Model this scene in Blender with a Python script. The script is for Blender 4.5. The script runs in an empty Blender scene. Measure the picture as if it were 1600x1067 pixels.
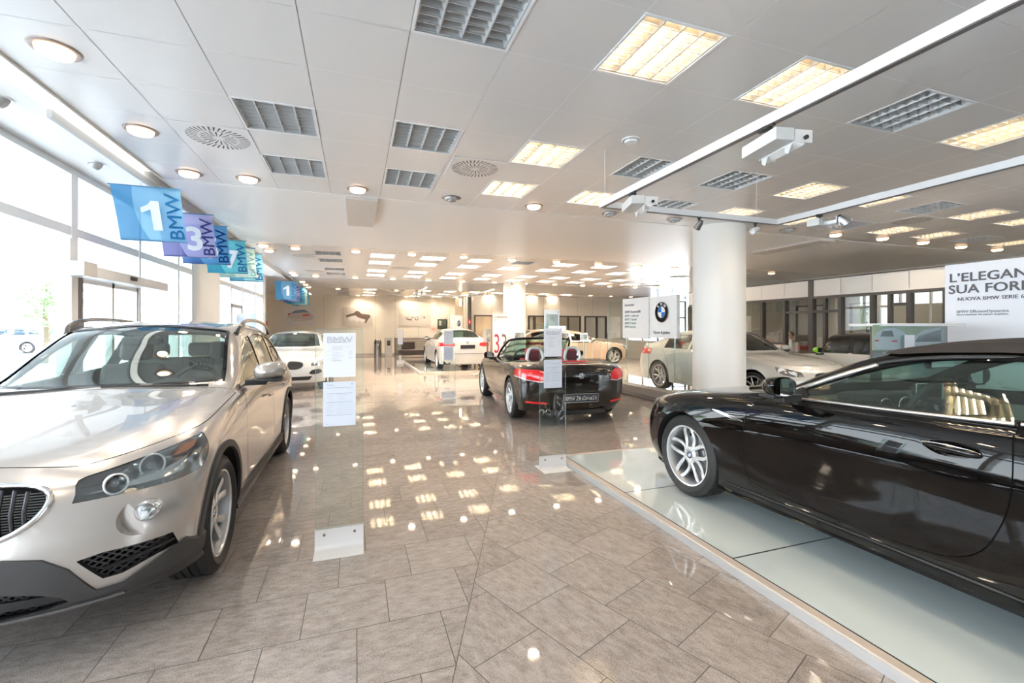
import bpy, bmesh, math, random
import numpy as np
from mathutils import Vector, Matrix

# ---------------------------------------------------------------- camera, world, exposure
S = bpy.context.scene
COL = S.collection
PI = math.pi
YAW = math.radians(19.1)
EYE = 1.48
ZC = 3.245            # ceiling height
cam_d = bpy.data.cameras.new('camera'); cam = bpy.data.objects.new('camera', cam_d); COL.objects.link(cam)
cam.location = (0, 0, EYE); cam.rotation_euler = (PI/2, 0, -YAW)
cam_d.sensor_width = 36.0; cam_d.lens = 36*704/1600; cam_d.shift_y = -20.5/1600
cam_d.clip_start = .05; cam_d.clip_end = 400
S.camera = cam
S.view_settings.view_transform = 'Standard'; S.view_settings.look = 'None'
S.view_settings.gamma = 1; S.view_settings.use_curve_mapping = False
S.view_settings.exposure = 1.62
S.cycles.max_bounces = 10; S.cycles.transparent_max_bounces = 24; S.cycles.diffuse_bounces = 5
S.cycles.glossy_bounces = 5; S.cycles.caustics_reflective = False; S.cycles.caustics_refractive = False
S.cycles.sample_clamp_indirect = 6.0; S.cycles.blur_glossy = 0.5
W = bpy.data.worlds.new('sky'); S.world = W; W.use_nodes = True
nt = W.node_tree; bg = nt.nodes['Background']
tc = nt.nodes.new('ShaderNodeTexCoord'); sp = nt.nodes.new('ShaderNodeSeparateXYZ'); cr = nt.nodes.new('ShaderNodeValToRGB')
nt.links.new(tc.outputs['Generated'], sp.inputs[0]); nt.links.new(sp.outputs['Z'], cr.inputs[0]); nt.links.new(cr.outputs[0], bg.inputs['Color'])
cr.color_ramp.elements[0].position = 0.0; cr.color_ramp.elements[0].color = (.93, .96, 1, 1)
cr.color_ramp.elements[1].position = .7; cr.color_ramp.elements[1].color = (.62, .78, 1, 1)
bg.inputs['Strength'].default_value = 3.2
sd_ = bpy.data.lights.new('sun', 'SUN'); sd_.energy = 5; sd_.angle = .02; sun = bpy.data.objects.new('sun', sd_); COL.objects.link(sun); sun.rotation_euler = (math.radians(-28), math.radians(30), 0)

# ---------------------------------------------------------------- materials
MATS = {}
def mat(name, col=(.8, .8, .8), rough=.5, metal=0.0, emit=None, es=0, coat=0.0, spec=None, trans=0, fn=None):
    if name in MATS: return MATS[name]
    m = bpy.data.materials.new(name); m.use_nodes = True
    b = m.node_tree.nodes['Principled BSDF']
    b.inputs['Base Color'].default_value = (*col, 1); b.inputs['Roughness'].default_value = rough
    b.inputs['Metallic'].default_value = metal
    if coat: b.inputs['Coat Weight'].default_value = coat; b.inputs['Coat Roughness'].default_value = .02
    if spec is not None: b.inputs['Specular IOR Level'].default_value = spec
    if emit: b.inputs['Emission Color'].default_value = (*emit, 1); b.inputs['Emission Strength'].default_value = es
    if trans: b.inputs['Transmission Weight'].default_value = trans
    if fn: fn(m, b)
    MATS[name] = m
    return m
def glassmat(name, tint=(.93, .97, .96), refl=(1, 1, 1), boost=0.0, rough=0.0):
    m = bpy.data.materials.new(name); m.use_nodes = True; n = m.node_tree.nodes; l = m.node_tree.links
    n.clear(); o = n.new('ShaderNodeOutputMaterial'); mx = n.new('ShaderNodeMixShader')
    t = n.new('ShaderNodeBsdfTransparent'); g = n.new('ShaderNodeBsdfGlossy'); f = n.new('ShaderNodeFresnel')
    t.inputs[0].default_value = (*tint, 1); g.inputs[0].default_value = (*refl, 1); g.inputs['Roughness'].default_value = rough
    f.inputs['IOR'].default_value = 1.5; a = n.new('ShaderNodeMath'); a.operation = 'ADD'; a.use_clamp = True; a.inputs[1].default_value = boost
    ge = n.new('ShaderNodeNewGeometry'); io = n.new('ShaderNodeMapRange'); io.inputs['To Min'].default_value = 1.5; io.inputs['To Max'].default_value = 1/1.5   # same reflectance on both faces of a pane
    l.new(ge.outputs['Backfacing'], io.inputs['Value']); l.new(io.outputs[0], f.inputs['IOR'])
    l.new(f.outputs[0], a.inputs[0]); l.new(a.outputs[0], mx.inputs[0]); l.new(t.outputs[0], mx.inputs[1]); l.new(g.outputs[0], mx.inputs[2])
    l.new(mx.outputs[0], o.inputs[0]); MATS[name] = m
    return m
def noise_col(c1, c2, scale=8, detail=4, stretch=(1, 1, 1), bump=0):
    def fn(m, b):
        n = m.node_tree.nodes; l = m.node_tree.links
        tc = n.new('ShaderNodeTexCoord'); mp = n.new('ShaderNodeMapping'); mp.inputs['Scale'].default_value = stretch
        no = n.new('ShaderNodeTexNoise'); no.inputs['Scale'].default_value = scale; no.inputs['Detail'].default_value = detail
        r = n.new('ShaderNodeValToRGB'); r.color_ramp.elements[0].color = (*c1, 1); r.color_ramp.elements[1].color = (*c2, 1)
        r.color_ramp.elements[0].position = .3; r.color_ramp.elements[1].position = .7
        l.new(tc.outputs['Object'], mp.inputs[0]); l.new(mp.outputs[0], no.inputs[0]); l.new(no.outputs['Fac'], r.inputs[0]); l.new(r.outputs[0], b.inputs['Base Color'])
        if bump:
            bp = n.new('ShaderNodeBump'); bp.inputs['Strength'].default_value = bump; bp.inputs['Distance'].default_value = .01
            l.new(no.outputs['Fac'], bp.inputs['Height']); l.new(bp.outputs[0], b.inputs['Normal'])
    return fn
def flake(strength=.15):
    def fn(m, b):
        n = m.node_tree.nodes; l = m.node_tree.links
        tc = n.new('ShaderNodeTexCoord'); no = n.new('ShaderNodeTexNoise'); no.inputs['Scale'].default_value = 900
        bp = n.new('ShaderNodeBump'); bp.inputs['Strength'].default_value = strength; bp.inputs['Distance'].default_value = .001
        l.new(tc.outputs['Object'], no.inputs[0]); l.new(no.outputs['Fac'], bp.inputs['Height']); l.new(bp.outputs[0], b.inputs['Normal'])
        cn = n.new('ShaderNodeNewGeometry'); l.new(cn.outputs['Normal'], b.inputs['Coat Normal'])
    return fn
plaster = mat('white_plaster', (.80, .79, .77), .55, fn=noise_col((.79, .78, .76), (.82, .81, .79), 3))
beam_m = mat('beam_plaster', (.86, .85, .83), .3)
ceil_m = mat('ceiling_metal_panel', (.76, .745, .73), .22, .0, spec=.55)
ceil_gap = mat('ceiling_joint', (.80, .80, .79), .5)
ceil_gap2 = mat('ceiling_joint_shadow', (.34, .33, .32), .6)
alu = mat('aluminium_frame', (.62, .62, .62), .35, .6)
alu_l = mat('light_aluminium', (.80, .80, .79), .35, .2)
darkframe = mat('dark_bronze_frame', (.085, .075, .068), .4, .3)
panel_c = mat('cream_wall_panel', (.84, .79, .70), .4)
panel_w = mat('white_wall_panel', (.80, .78, .75), .3)
white = mat('white_gloss', (.86, .86, .86), .25)
paper_m = mat('paper', (.80, .81, .85), .6)
paper2_m = mat('paper_blueish', (.72, .76, .85), .6)
ink = mat('grey_ink', (.22, .22, .25), .6)
ink_l = mat('pale_grey_ink', (.48, .49, .53), .6)
black = mat('black_plastic', (.02, .02, .021), .45)
blackgl = mat('black_gloss', (.01, .01, .011), .08)
clad = mat('grey_cladding_plastic', (.045, .043, .043), .55, fn=noise_col((.040, .038, .038), (.05, .048, .048), 400))
rubber = mat('tyre_rubber', (.022, .021, .021), .62, fn=noise_col((.018, .018, .018), (.028, .027, .027), 60))
gapm = mat('panel_gap', (.004, .004, .004), .9)
chrome = mat('chrome', (.86, .86, .86), .08, 1)
satin = mat('satin_chrome', (.74, .72, .70), .25, 1)
rim_s = mat('silver_rim', (.78, .78, .78), .26, .6)
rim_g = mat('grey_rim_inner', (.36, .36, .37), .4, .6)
steel = mat('brushed_steel', (.45, .43, .42), .22, 1)
disc_m = mat('brake_steel', (.42, .42, .42), .35, .9)
glass_w = glassmat('window_glass', (.97, .99, .985))
glass_p = glassmat('display_glass', (.95, .98, .97), boost=.015)
glass_e = glassmat('glass_edge', (.55, .80, .74), boost=.12)
glass_o = glassmat('office_glass', (.85, .86, .84), boost=.03)
glass_car = glassmat('car_glass_green', (.62, .74, .69), boost=.02)
glass_dk = glassmat('car_glass_dark', (.38, .45, .43), boost=.02)
glass_lens = glassmat('lamp_lens', (.93, .96, .97), boost=.03)
acryl = glassmat('acrylic', (.90, .95, .95), boost=.03)
red_lens = mat('red_tail_lens', (.55, .012, .015), .1, coat=1, emit=(.6, .01, .01), es=.12)
amber = mat('amber_reflector', (.85, .22, .02), .2, coat=.6)
redsig = mat('sign_red', (.75, .05, .06), .5)
mirror_m = mat('mirror_glass', (.8, .85, .85), .01, 1)
paint_x = mat('beige_silver_paint', (.47, .435, .405), .21, .5, coat=1, fn=flake(.12))
paint_k = mat('black_paint', (.0035, .003, .0028), .02, 0, spec=.5)
paint_z = mat('dark_brown_black_paint', (.010, .0075, .0065), .12, .0, coat=.6)
paint_w = mat('white_paint', (.68, .67, .65), .3, 0, coat=1)
paint_p = mat('pearl_white_paint', (.60, .59, .565), .3, .15, coat=1)
paint_b = mat('beige_paint', (.54, .42, .31), .28, .25, coat=1)
fabric_top = mat('soft_top_fabric', (.036, .029, .027), .9, fn=noise_col((.030, .024, .022), (.043, .035, .032), 500, bump=.2))
int_dk = mat('interior_charcoal', (.035, .035, .035), .6)
int_md = mat('interior_grey', (.16, .155, .145), .65)
seat_bg = mat('cream_leather', (.62, .60, .54), .45)
seat_gr = mat('grey_cloth_seat', (.17, .165, .155), .8)
seat_rd = mat('red_leather', (.42, .03, .045), .45)
shelf_gl = mat('white_platform_glass', (.66, .74, .74), .06, coat=1)
stone_tr = mat('beige_edge_strip', (.55, .47, .40), .35)
grey_pl = mat('grey_plinth', (.40, .37, .35), .35)
grey_pd = mat('dark_grey_plinth', (.14, .125, .12), .35)
lampon = mat('warm_lamp_glow', (1, .9, .75), .5, emit=(1, .80, .52), es=7)
halo = mat('warm_lamp_side', (.9, .7, .5), .5, emit=(1, .62, .34), es=1.1)
troff = mat('troffer_glow', (1, .9, .75), .5, emit=(1, .79, .50), es=.24)
louv_on = mat('louvre_lit_tint', (.50, .47, .41), .35, .1)  # lit twin of the grey louvre, lamp warmth put into the colour
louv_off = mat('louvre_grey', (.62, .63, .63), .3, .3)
cove = mat('cove_tube_glow', (1, 1, 1), .5, emit=(1, .985, .95), es=.9)
lensoff = mat('lamp_lens_off', (.45, .44, .42), .15, .2)
blue_m = mat('roundel_blue', (.03, .19, .60), .2)

def floor_fn(m, b):
    n = m.node_tree.nodes; l = m.node_tree.links
    geo = n.new('ShaderNodeNewGeometry'); sep = n.new('ShaderNodeSeparateXYZ'); l.new(geo.outputs['Position'], sep.inputs[0])
    def M(op, a, c=None, d=None):
        q = n.new('ShaderNodeMath'); q.operation = op
        for i, v in enumerate((a, c, d)):
            if v is None: continue
            if isinstance(v, (int, float)): q.inputs[i].default_value = v
            else: l.new(v, q.inputs[i])
        return q.outputs[0]
    x, y = sep.outputs[0], sep.outputs[1]
    # seam through (.38,1.86)-(1.63,5.05)
    dx, dy = 1.25, 3.19; L = math.hypot(dx, dy)
    sd = M('ADD', M('MULTIPLY', M('SUBTRACT', x, .38), dy/L), M('MULTIPLY', M('SUBTRACT', y, 1.86), -dx/L))  # >0 right side
    side = M('GREATER_THAN', sd, 0)
    seam = M('LESS_THAN', M('ABSOLUTE', sd), .0022)
    c, s = math.cos(math.radians(22)), math.sin(math.radians(22))
    u = M('ADD', M('MULTIPLY', x, c), M('MULTIPLY', y, s)); v = M('ADD', M('MULTIPLY', x, -s), M('MULTIPLY', y, c))
    def mixf(f, a, bb): return M('ADD', M('MULTIPLY', a, M('SUBTRACT', 1, f)), M('MULTIPLY', bb, f))
    bco = mixf(side, M('DIVIDE', M('SUBTRACT', y, 2.352), .4), M('DIVIDE', M('SUBTRACT', u, 1.56), .396))
    row = M('FLOOR', bco)
    aco = mixf(side, M('DIVIDE', M('SUBTRACT', x, .16), .413), M('DIVIDE', M('SUBTRACT', v, 1.744), .413))
    aco = M('SUBTRACT', aco, M('MULTIPLY', row, .378))
    fb, fa = M('FRACT', bco), M('FRACT', aco); col = M('FLOOR', aco)
    ln = M('LESS_THAN', M('MINIMUM', M('MINIMUM', fb, M('SUBTRACT', 1, fb)), M('MINIMUM', fa, M('SUBTRACT', 1, fa))), .0055)
    line = M('MAXIMUM', ln, seam)
    cmb = n.new('ShaderNodeCombineXYZ')
    l.new(M('ADD', M('MULTIPLY', aco, 1.0), M('MULTIPLY', row, 3.7)), cmb.inputs[0]); l.new(M('MULTIPLY', bco, 2.2), cmb.inputs[1]); l.new(M('MULTIPLY', col, 1.3), cmb.inputs[2])
    no = n.new('ShaderNodeTexNoise'); no.inputs['Scale'].default_value = 5.0; no.inputs['Detail'].default_value = 8; no.inputs['Roughness'].default_value = .75; l.new(cmb.outputs[0], no.inputs[0])
    n2 = n.new('ShaderNodeTexNoise'); n2.inputs['Scale'].default_value = 190; n2.inputs['Detail'].default_value = 3; l.new(geo.outputs['Position'], n2.inputs[0])
    wn = n.new('ShaderNodeTexWhiteNoise'); wn.noise_dimensions = '2D'; c2 = n.new('ShaderNodeCombineXYZ'); l.new(row, c2.inputs[0]); l.new(col, c2.inputs[1]); l.new(c2.outputs[0], wn.inputs[0])
    f = M('ADD', M('MULTIPLY', no.outputs['Fac'], 1.0), M('ADD', M('MULTIPLY', M('SUBTRACT', n2.outputs['Fac'], .5), .95), M('MULTIPLY', M('SUBTRACT', wn.outputs['Value'], .5), .10)))
    r = n.new('ShaderNodeValToRGB'); l.new(f, r.inputs[0])
    r.color_ramp.elements[0].position = .25; r.color_ramp.elements[0].color = (.21, .178, .16, 1)
    r.color_ramp.elements[1].position = .72; r.color_ramp.elements[1].color = (.48, .42, .385, 1)
    e = r.color_ramp.elements.new(.5); e.color = (.36, .31, .28, 1)
    mx = n.new('ShaderNodeMix'); mx.data_type = 'RGBA'; l.new(line, mx.inputs[0]); l.new(r.outputs[0], mx.inputs[6]); mx.inputs[7].default_value = (.05, .042, .038, 1)
    l.new(mx.outputs[2], b.inputs['Base Color'])
    l.new(M('ADD', M('MULTIPLY', line, .4), M('ADD', .012, M('MULTIPLY', no.outputs['Fac'], .04))), b.inputs['Roughness'])
floor_m = mat('polished_stone_tiles', rough=.07, spec=.62, fn=floor_fn)

# ---------------------------------------------------------------- mesh helpers
class MB:
    def __init__(s): s.v = []; s.f = []; s.m = []
    def add(s, vs, fs, m=0):
        o = len(s.v); s.v += [tuple(map(float, p)) for p in vs]; s.f += [[i+o for i in f] for f in fs]; s.m += [m]*len(fs)
        return s
    def box(s, x0, x1, y0, y1, z0, z1, m=0, M=None):
        vs = [Vector((x, y, z)) for z in (z0, z1) for y in (y0, y1) for x in (x0, x1)]
        if M is not None: vs = [M @ p for p in vs]
        return s.add(vs, [(0, 2, 3, 1), (4, 5, 7, 6), (0, 1, 5, 4), (2, 6, 7, 3), (0, 4, 6, 2), (1, 3, 7, 5)], m)
    def cyl(s, p0, p1, r0, r1=None, n=16, m=0, cap=True):
        if r1 is None: r1 = r0
        p0 = Vector(p0); p1 = Vector(p1); d = (p1-p0).normalized()
        a = d.orthogonal().normalized(); b = d.cross(a); vs = []
        for p, r in ((p0, r0), (p1, r1)):
            for i in range(n):
                t = 2*PI*i/n; vs.append(p+a*(r*math.cos(t))+b*(r*math.sin(t)))
        fs = [(i, (i+1) % n, n+(i+1) % n, n+i) for i in range(n)]
        if cap: fs += [tuple(range(n))[::-1], tuple(range(n, 2*n))]
        return s.add(vs, fs, m)
    def tube(s, pts, r, n=8, m=0, closed=False):
        pts = [Vector(p) for p in pts]; k = len(pts); vs = []; prev = None
        for i, p in enumerate(pts):
            if closed: d = pts[(i+1) % k]-pts[i-1]
            else: d = pts[min(i+1, k-1)]-pts[max(i-1, 0)]
            d.normalize()
            a = d.orthogonal().normalized() if prev is None else (prev-d*prev.dot(d)).normalized()
            prev = a; b = d.cross(a); rr = r[i] if isinstance(r, (list, tuple)) else r
            vs += [p+a*(rr*math.cos(2*PI*j/n))+b*(rr*math.sin(2*PI*j/n)) for j in range(n)]
        fs = []
        for i in range(k if closed else k-1):
            for j in range(n):
                q = (i+1) % k; fs.append((i*n+j, i*n+(j+1) % n, q*n+(j+1) % n, q*n+j))
        if not closed: fs += [tuple(range(n))[::-1], tuple(range((k-1)*n, k*n))]
        return s.add(vs, fs, m)
    def lathe(s, prof, n=32, M=None, m=0, closed=False, mod=None, cap=False):
        # prof (r, h) about local z
        vs = []; k = len(prof)
        for j, (r, h) in enumerate(prof):
            for i in range(n):
                t = 2*PI*i/n; rr = r if mod is None else mod(i, j, r)
                p = Vector((rr*math.cos(t), rr*math.sin(t), h)); vs.append(M @ p if M is not None else p)
        fs = [(j*n+i, j*n+(i+1) % n, ((j+1) % k)*n+(i+1) % n, ((j+1) % k)*n+i) for j in range(k if closed else k-1) for i in range(n)]
        if not closed and cap:
            if prof[0][0] > 1e-5: fs.append(tuple(range(n))[::-1])
            if prof[-1][0] > 1e-5: fs.append(tuple(range((k-1)*n, k*n)))
        return s.add(vs, fs, m)
    def prism(s, poly, o, a, b, d, t0, t1, m=0):
        o, a, b, d = map(Vector, (o, a, b, d)); k = len(poly)
        vs = [o+a*p[0]+b*p[1]+d*t for t in (t0, t1) for p in poly]
        fs = [tuple(range(k)), tuple(range(k, 2*k))[::-1]]+[(i, i+k, (i+1) % k+k, (i+1) % k) for i in range(k)]
        return s.add(vs, fs, m)
    def mesh(s, name, mats):
        me = bpy.data.meshes.new(name); me.from_pydata(s.v, [], s.f)
        for q in (mats if isinstance(mats, (list, tuple)) else [mats]): me.materials.append(q)
        me.polygons.foreach_set('material_index', s.m)
        bm = bmesh.new(); bm.from_mesh(me); bmesh.ops.remove_doubles(bm, verts=bm.verts, dist=1e-6)
        bmesh.ops.recalc_face_normals(bm, faces=bm.faces); bm.to_mesh(me); bm.free()
        return me
    def build(s, name, mats, parent=None, smooth=None, bevel=0, seg=2):
        return link(name, s.mesh(name, mats), parent, smooth, bevel, seg)
def link(name, me, parent=None, smooth=None, bevel=0, seg=2):
    o = bpy.data.objects.new(name, me); COL.objects.link(o)
    if parent is not None: o.parent = parent
    if smooth is not None or bevel:
        me.polygons.foreach_set('use_smooth', [True]*len(me.polygons)); me.set_sharp_from_angle(angle=math.radians(smooth or 35))
    if bevel:
        bv = o.modifiers.new('bevel', 'BEVEL'); bv.width = bevel; bv.segments = seg; bv.limit_method = 'ANGLE'; bv.angle_limit = math.radians(40); bv.harden_normals = False
    return o
def tag(o, label, cat, group=None):
    o['label'] = label; o['category'] = cat
    if group: o['group'] = group
    return o
def thing(name, label, cat, loc=(0, 0, 0), rz=0, group=None):
    o = bpy.data.objects.new(name, None); COL.objects.link(o); o.empty_display_size = .1
    o.location = loc; o.rotation_euler = (0, 0, rz)
    return tag(o, label, cat, group)
def struct(o):
    o['kind'] = 'structure'; return o
def dup(root, loc=None, rz=None, label=None, group=None, scale=None):
    r = root.copy(); COL.objects.link(r)
    if loc is not None: r.location = loc
    if rz is not None: r.rotation_euler = (0, 0, rz)
    if label: r['label'] = label
    if group: r['group'] = group
    if scale: r.scale = scale
    for ch in list(root.children):
        c = ch.copy(); COL.objects.link(c); c.parent = r
        for g in list(ch.children):
            d = g.copy(); COL.objects.link(d); d.parent = c
    return r
def text_mesh(sx, size, x=0, z=0, align='LEFT', rot=0, ext=.0006, off=0.0, sxs=1.0, y=0.0, vertical='BOTTOM_BASELINE'):
    cu = bpy.data.curves.new('t', 'FONT'); cu.body = sx; cu.size = size; cu.align_x = align; cu.extrude = ext; cu.resolution_u = 3
    o = bpy.data.objects.new('t', cu); COL.objects.link(o)
    dg = bpy.context.evaluated_depsgraph_get(); me = bpy.data.meshes.new_from_object(o.evaluated_get(dg))
    bpy.data.objects.remove(o)
    if off:      # bolder strokes: shifted copies of the same letters
        bm = bmesh.new(); d = off*size*.9
        for k_, (a, b) in enumerate(((0, 0), (d, 0), (-d, 0), (0, d), (0, -d), (d*.7, d*.7), (-d*.7, d*.7), (d*.7, -d*.7), (-d*.7, -d*.7))):
            m2 = me.copy(); m2.transform(Matrix.Translation((a, b, .00025*k_))); bm.from_mesh(m2); bpy.data.meshes.remove(m2)
        bm.to_mesh(me); bm.free()
    me.transform(Matrix.Translation((x, y-ext, z)) @ Matrix.Rotation(rot, 4, 'Y') @ Matrix.Rotation(PI/2, 4, 'X') @ Matrix.Scale(sxs, 4, (1, 0, 0)))
    return me
def lettering(lines, m, parent, name='lettering', M=None):
    # lines: list of kwargs for text_mesh, joined to ONE mesh
    bm = bmesh.new()
    for kw in lines:
        me = text_mesh(**kw); bm.from_mesh(me); bpy.data.meshes.remove(me)
    me = bpy.data.meshes.new(name); bm.to_mesh(me); bm.free()
    if M is not None: me.transform(M)
    me.materials.clear(); me.materials.append(m)
    return link(name, me, parent)
def roundel(parent, r, M, name='roundel', letters=True):
    """blue/white quartered badge with black ring, local XZ plane facing -Y, placed by M"""
    g = MB(); n = 48
    def ring(r0, r1, y, m, a0=0, a1=2*PI, nn=n):
        for i in range(nn):
            t0 = a0+(a1-a0)*i/nn; t1 = a0+(a1-a0)*(i+1)/nn
            pts = [(r0*math.cos(t0), r0*math.sin(t0)), (r1*math.cos(t0), r1*math.sin(t0)), (r1*math.cos(t1), r1*math.sin(t1)), (r0*math.cos(t1), r0*math.sin(t1))]
            g.add([(p[0], y, p[1]) for p in pts], [(0, 1, 2, 3)] if r0 > 1e-6 else [(0, 1, 2)], m)
    t = r*.04
    ring(r*.95, r, -t, 1); ring(r*.56, r*.95, -t, 0); ring(r*.53, r*.56, -t*1.2, 1)
    for q in range(4): ring(0, r*.53, -t, 2 if q in (1, 3) else 3, q*PI/2, (q+1)*PI/2, 8)
    g.lathe([(r, 0), (r, t)], 48, Matrix.Rotation(PI/2, 4, 'X'), 0)
    me = g.mesh(name, [blackgl, satin, blue_m, white]); me.transform(M)
    o = link(name, me, parent)
    if letters:
        L = []
        for ch, a in (('B', 40), ('M', 0), ('W', -40)):
            t_ = math.radians(a); rr = r*.64
            L.append(dict(sx=ch, size=r*.36, x=-math.sin(t_)*rr, z=math.cos(t_)*rr, align='CENTER', rot=-t_, y=-t*1.3, off=.02, ext=r*.004))
        lettering(L, white, o, 'lettering', M)
    return o
# ---------------------------------------------------------------- room shell
XG = -3.01           # glass wall
S1, S2 = 10.42, 20.9   # far edges of the two flush plaster strips
XP = 10.6            # office partition
B1, B2, YB = 6.35, 16.75, 25.6
PX = .6125
g = MB(); g.box(-4.9, 22, -5, 30, -.12, 0); struct(g.build('floor', floor_m))
CX = [ .304+PX*k for k in range(-4, 34)]
def crange(y_end, n): return [y_end-.6*k for k in range(n, -1, -1)]
holes = set()       # (area, i, j)
fix = []            # troffers: (x, y, on, area)
f1 = {2.4: {0: 0, 1: 1, 2: 1, 3: 0, 4: 1, 5: 1, 6: 1, 7: 0, 8: 1}, 4.23: {-1: 0, 0: 0, 1: 1, 2: 0, 3: 0, 4: 1, 5: 1, 6: 0, 7: 1, 8: 1, 9: 1},
      5.43: {-1: 0, 0: 0, 1: 1, 2: 1, 3: 0, 4: 1, 5: 1, 6: 0, 7: 1, 8: 1, 9: 0, 10: 1}, .63: {0: 1, 1: 1, 2: 1}}
def cellof(x, y, ylist):
    i = min(range(len(CX)-1), key=lambda i: abs((CX[i]+CX[i+1])/2-x)); j = min(range(len(ylist)-1), key=lambda j: abs((ylist[j]+ylist[j+1])/2-y))
    return i, j, (CX[i]+CX[i+1])/2, (ylist[j]+ylist[j+1])/2
Y1 = [6.33-.6*k for k in range(18, -1, -1)]
Y2 = [10.5+.6*k for k in range(11)]       # cells centred 8.4 .. ; rows 10.8, 11.4, 12.6, 14.4, 15.6, 16.2
Y3 = [21.09+.613*k for k in range(8)]
areas = [(Y1, -5.0, B1), (Y2, S1, B2), (Y3, S2, YB+.02)]
hole1, hole2, hole3 = set(), set(), set()
for y, cols in f1.items():
    for k, on in cols.items():
        i, j, cx, cy = cellof(.61+1.225*k, y, Y1); hole1.add((i, j)); fix.append((cx, cy, on, 0, k, round(y, 2)))
for y in (11.4, 12.6, 14.4, 15.6):
    for k in range(-1, 10):
        on = 0 if (k == -1 or (k == 3 and y == 11.4) or (k in (8,) and y == 12.6) or (k == 9 and y > 15)) else 1
        i, j, cx, cy = cellof(.61+1.225*k, y, Y2); hole2.add((i, j)); fix.append((cx, cy, on, 1, k, y))
for y in (21.7, 23.1, 24.9):
    for k in range(-1, 9):
        on = 0 if k in (-1, 1) else 1
        i, j, cx, cy = cellof(.61+1.225*k, y, Y3); hole3.add((i, j)); fix.append((cx, cy, on, 2, k, y))
for (ys, y0, y1), hs in zip(areas, (hole1, hole2, hole3)):
    g = MB(); yl = [y0]+[y for y in ys if y0+.02 < y < y1-.02]+[y1]
    off = yl.index(ys[0]) if ys[0] in yl else None
    jo = 0.0034
    for j in range(len(yl)-1):
        # original cell index
        jj = None
        for q in range(len(ys)-1):
            if abs(ys[q]-yl[j]) < .03 and abs(ys[q+1]-yl[j+1]) < .03: jj = q
        for i in range(len(CX)-1):
            if jj is not None and (i, jj) in hs: continue
            a, b, c, d = CX[i]+jo, CX[i+1]-jo, yl[j]+jo*.6, yl[j+1]-jo*.6
            g.add([(a, c, ZC), (b, c, ZC), (b, d, ZC), (a, d, ZC)], [(0, 3, 2, 1)])
    o = g.build('ceiling', ceil_m); struct(o)
    # carrier grid just above the panels: light long joints, darker cross ones
    g = MB()
    xs = CX
    for i, x in enumerate(xs):
        g.add([(x-jo*1.4, yl[0], ZC+.001), (x+jo*1.4, yl[0], ZC+.001), (x+jo*1.4, yl[-1], ZC+.001), (x-jo*1.4, yl[-1], ZC+.001)], [(0, 3, 2, 1)], 0 if i > 4 else 1)
    for y in yl:
        g.add([(xs[0], y-jo*1.2, ZC+.0012), (xs[-1], y-jo*1.2, ZC+.0012), (xs[-1], y+jo*1.2, ZC+.0012), (xs[0], y+jo*1.2, ZC+.0012)], [(0, 3, 2, 1)], 0)
    struct(g.build('ceiling_grid', [ceil_gap, ceil_gap2]))
g = MB(); g.box(-5, 22, -5, 30, ZC+.16, ZC+.3); struct(g.build('ceiling_slab', plaster))
XE = CX[0]
# flush plaster strips between the panelled bays
g = MB(); g.box(XE, 22, B1, S1, ZC-.006, ZC+.15); struct(g.build('ceiling_plaster_strip', beam_m))
g = MB(); g.box(XE, 22, B2, S2, ZC-.006, ZC+.15); struct(g.build('ceiling_plaster_strip', mat('plaster_cool', (.74, .76, .79), .3)))
g = MB()
for a in (-.13, 8.58): g.box(a, a+.41, B1+.004, B1+1.65, ZC-.05, ZC-.004)
struct(g.build('trim_ceiling_ribs', mat('rib_taupe', (.60, .56, .52), .35)))
# window-side soffit with light cove between it and the metal ceiling
g = MB(); g.box(XG-.1, -2.33, -5, 17.3, ZC, ZC+.16); g.box(-4.9, -2.33, 17.3, YB, ZC, ZC+.16); g.box(-2.33, -2.31, -5, YB, ZC-.035, ZC+.15); g.box(XE-.012, XE, -5, YB, ZC-.02, ZC+.15)
struct(g.build('ceiling_window_soffit', plaster))
g = MB(); g.box(-2.305, XE-.015, -5, 6.3, ZC+.055, ZC+.075); o = g.build('light_trough', cove); tag(o, 'white light trough running along the window side of the front ceiling', 'light')
# walls
g = MB(); g.box(-4.9, 5.55, YB, YB+.2, 0, ZC); struct(g.build('wall_back', panel_c))
g = MB()
g.box(5.45, 5.55, 23.2, YB, 0, ZC)
g.box(5.55, 5.92, 23.2, 23.35, 0, ZC); g.box(5.92, 8.9, 23.2, 23.35, 2.19, ZC); g.box(6.95, 8.86, 23.2, 23.35, 0, 2.19)
g.box(8.9, 17, 23.2, 23.35, 2.17, ZC); g.box(8.86, 9.35, 23.2, 23.35, 0, 2.17); g.box(9.35, 12.45, 23.2, 23.35, 0, .95); g.box(12.2, 12.45, 23.2, 23.35, .95, 2.17)
g.box(13.9, 15.1, 23.2, 23.35, 0, .95); g.box(14.95, 15.3, 23.2, 23.35, 0, 2.17)
struct(g.build('wall_rear_offices', panel_c))
g = MB(); g.box(-4.9, 5.4, YB-.03, YB, 0, .12); g.box(6.95, 15.3, 23.17, 23.2, 0, .09); struct(g.build('baseboard_back', grey_pl))
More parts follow.
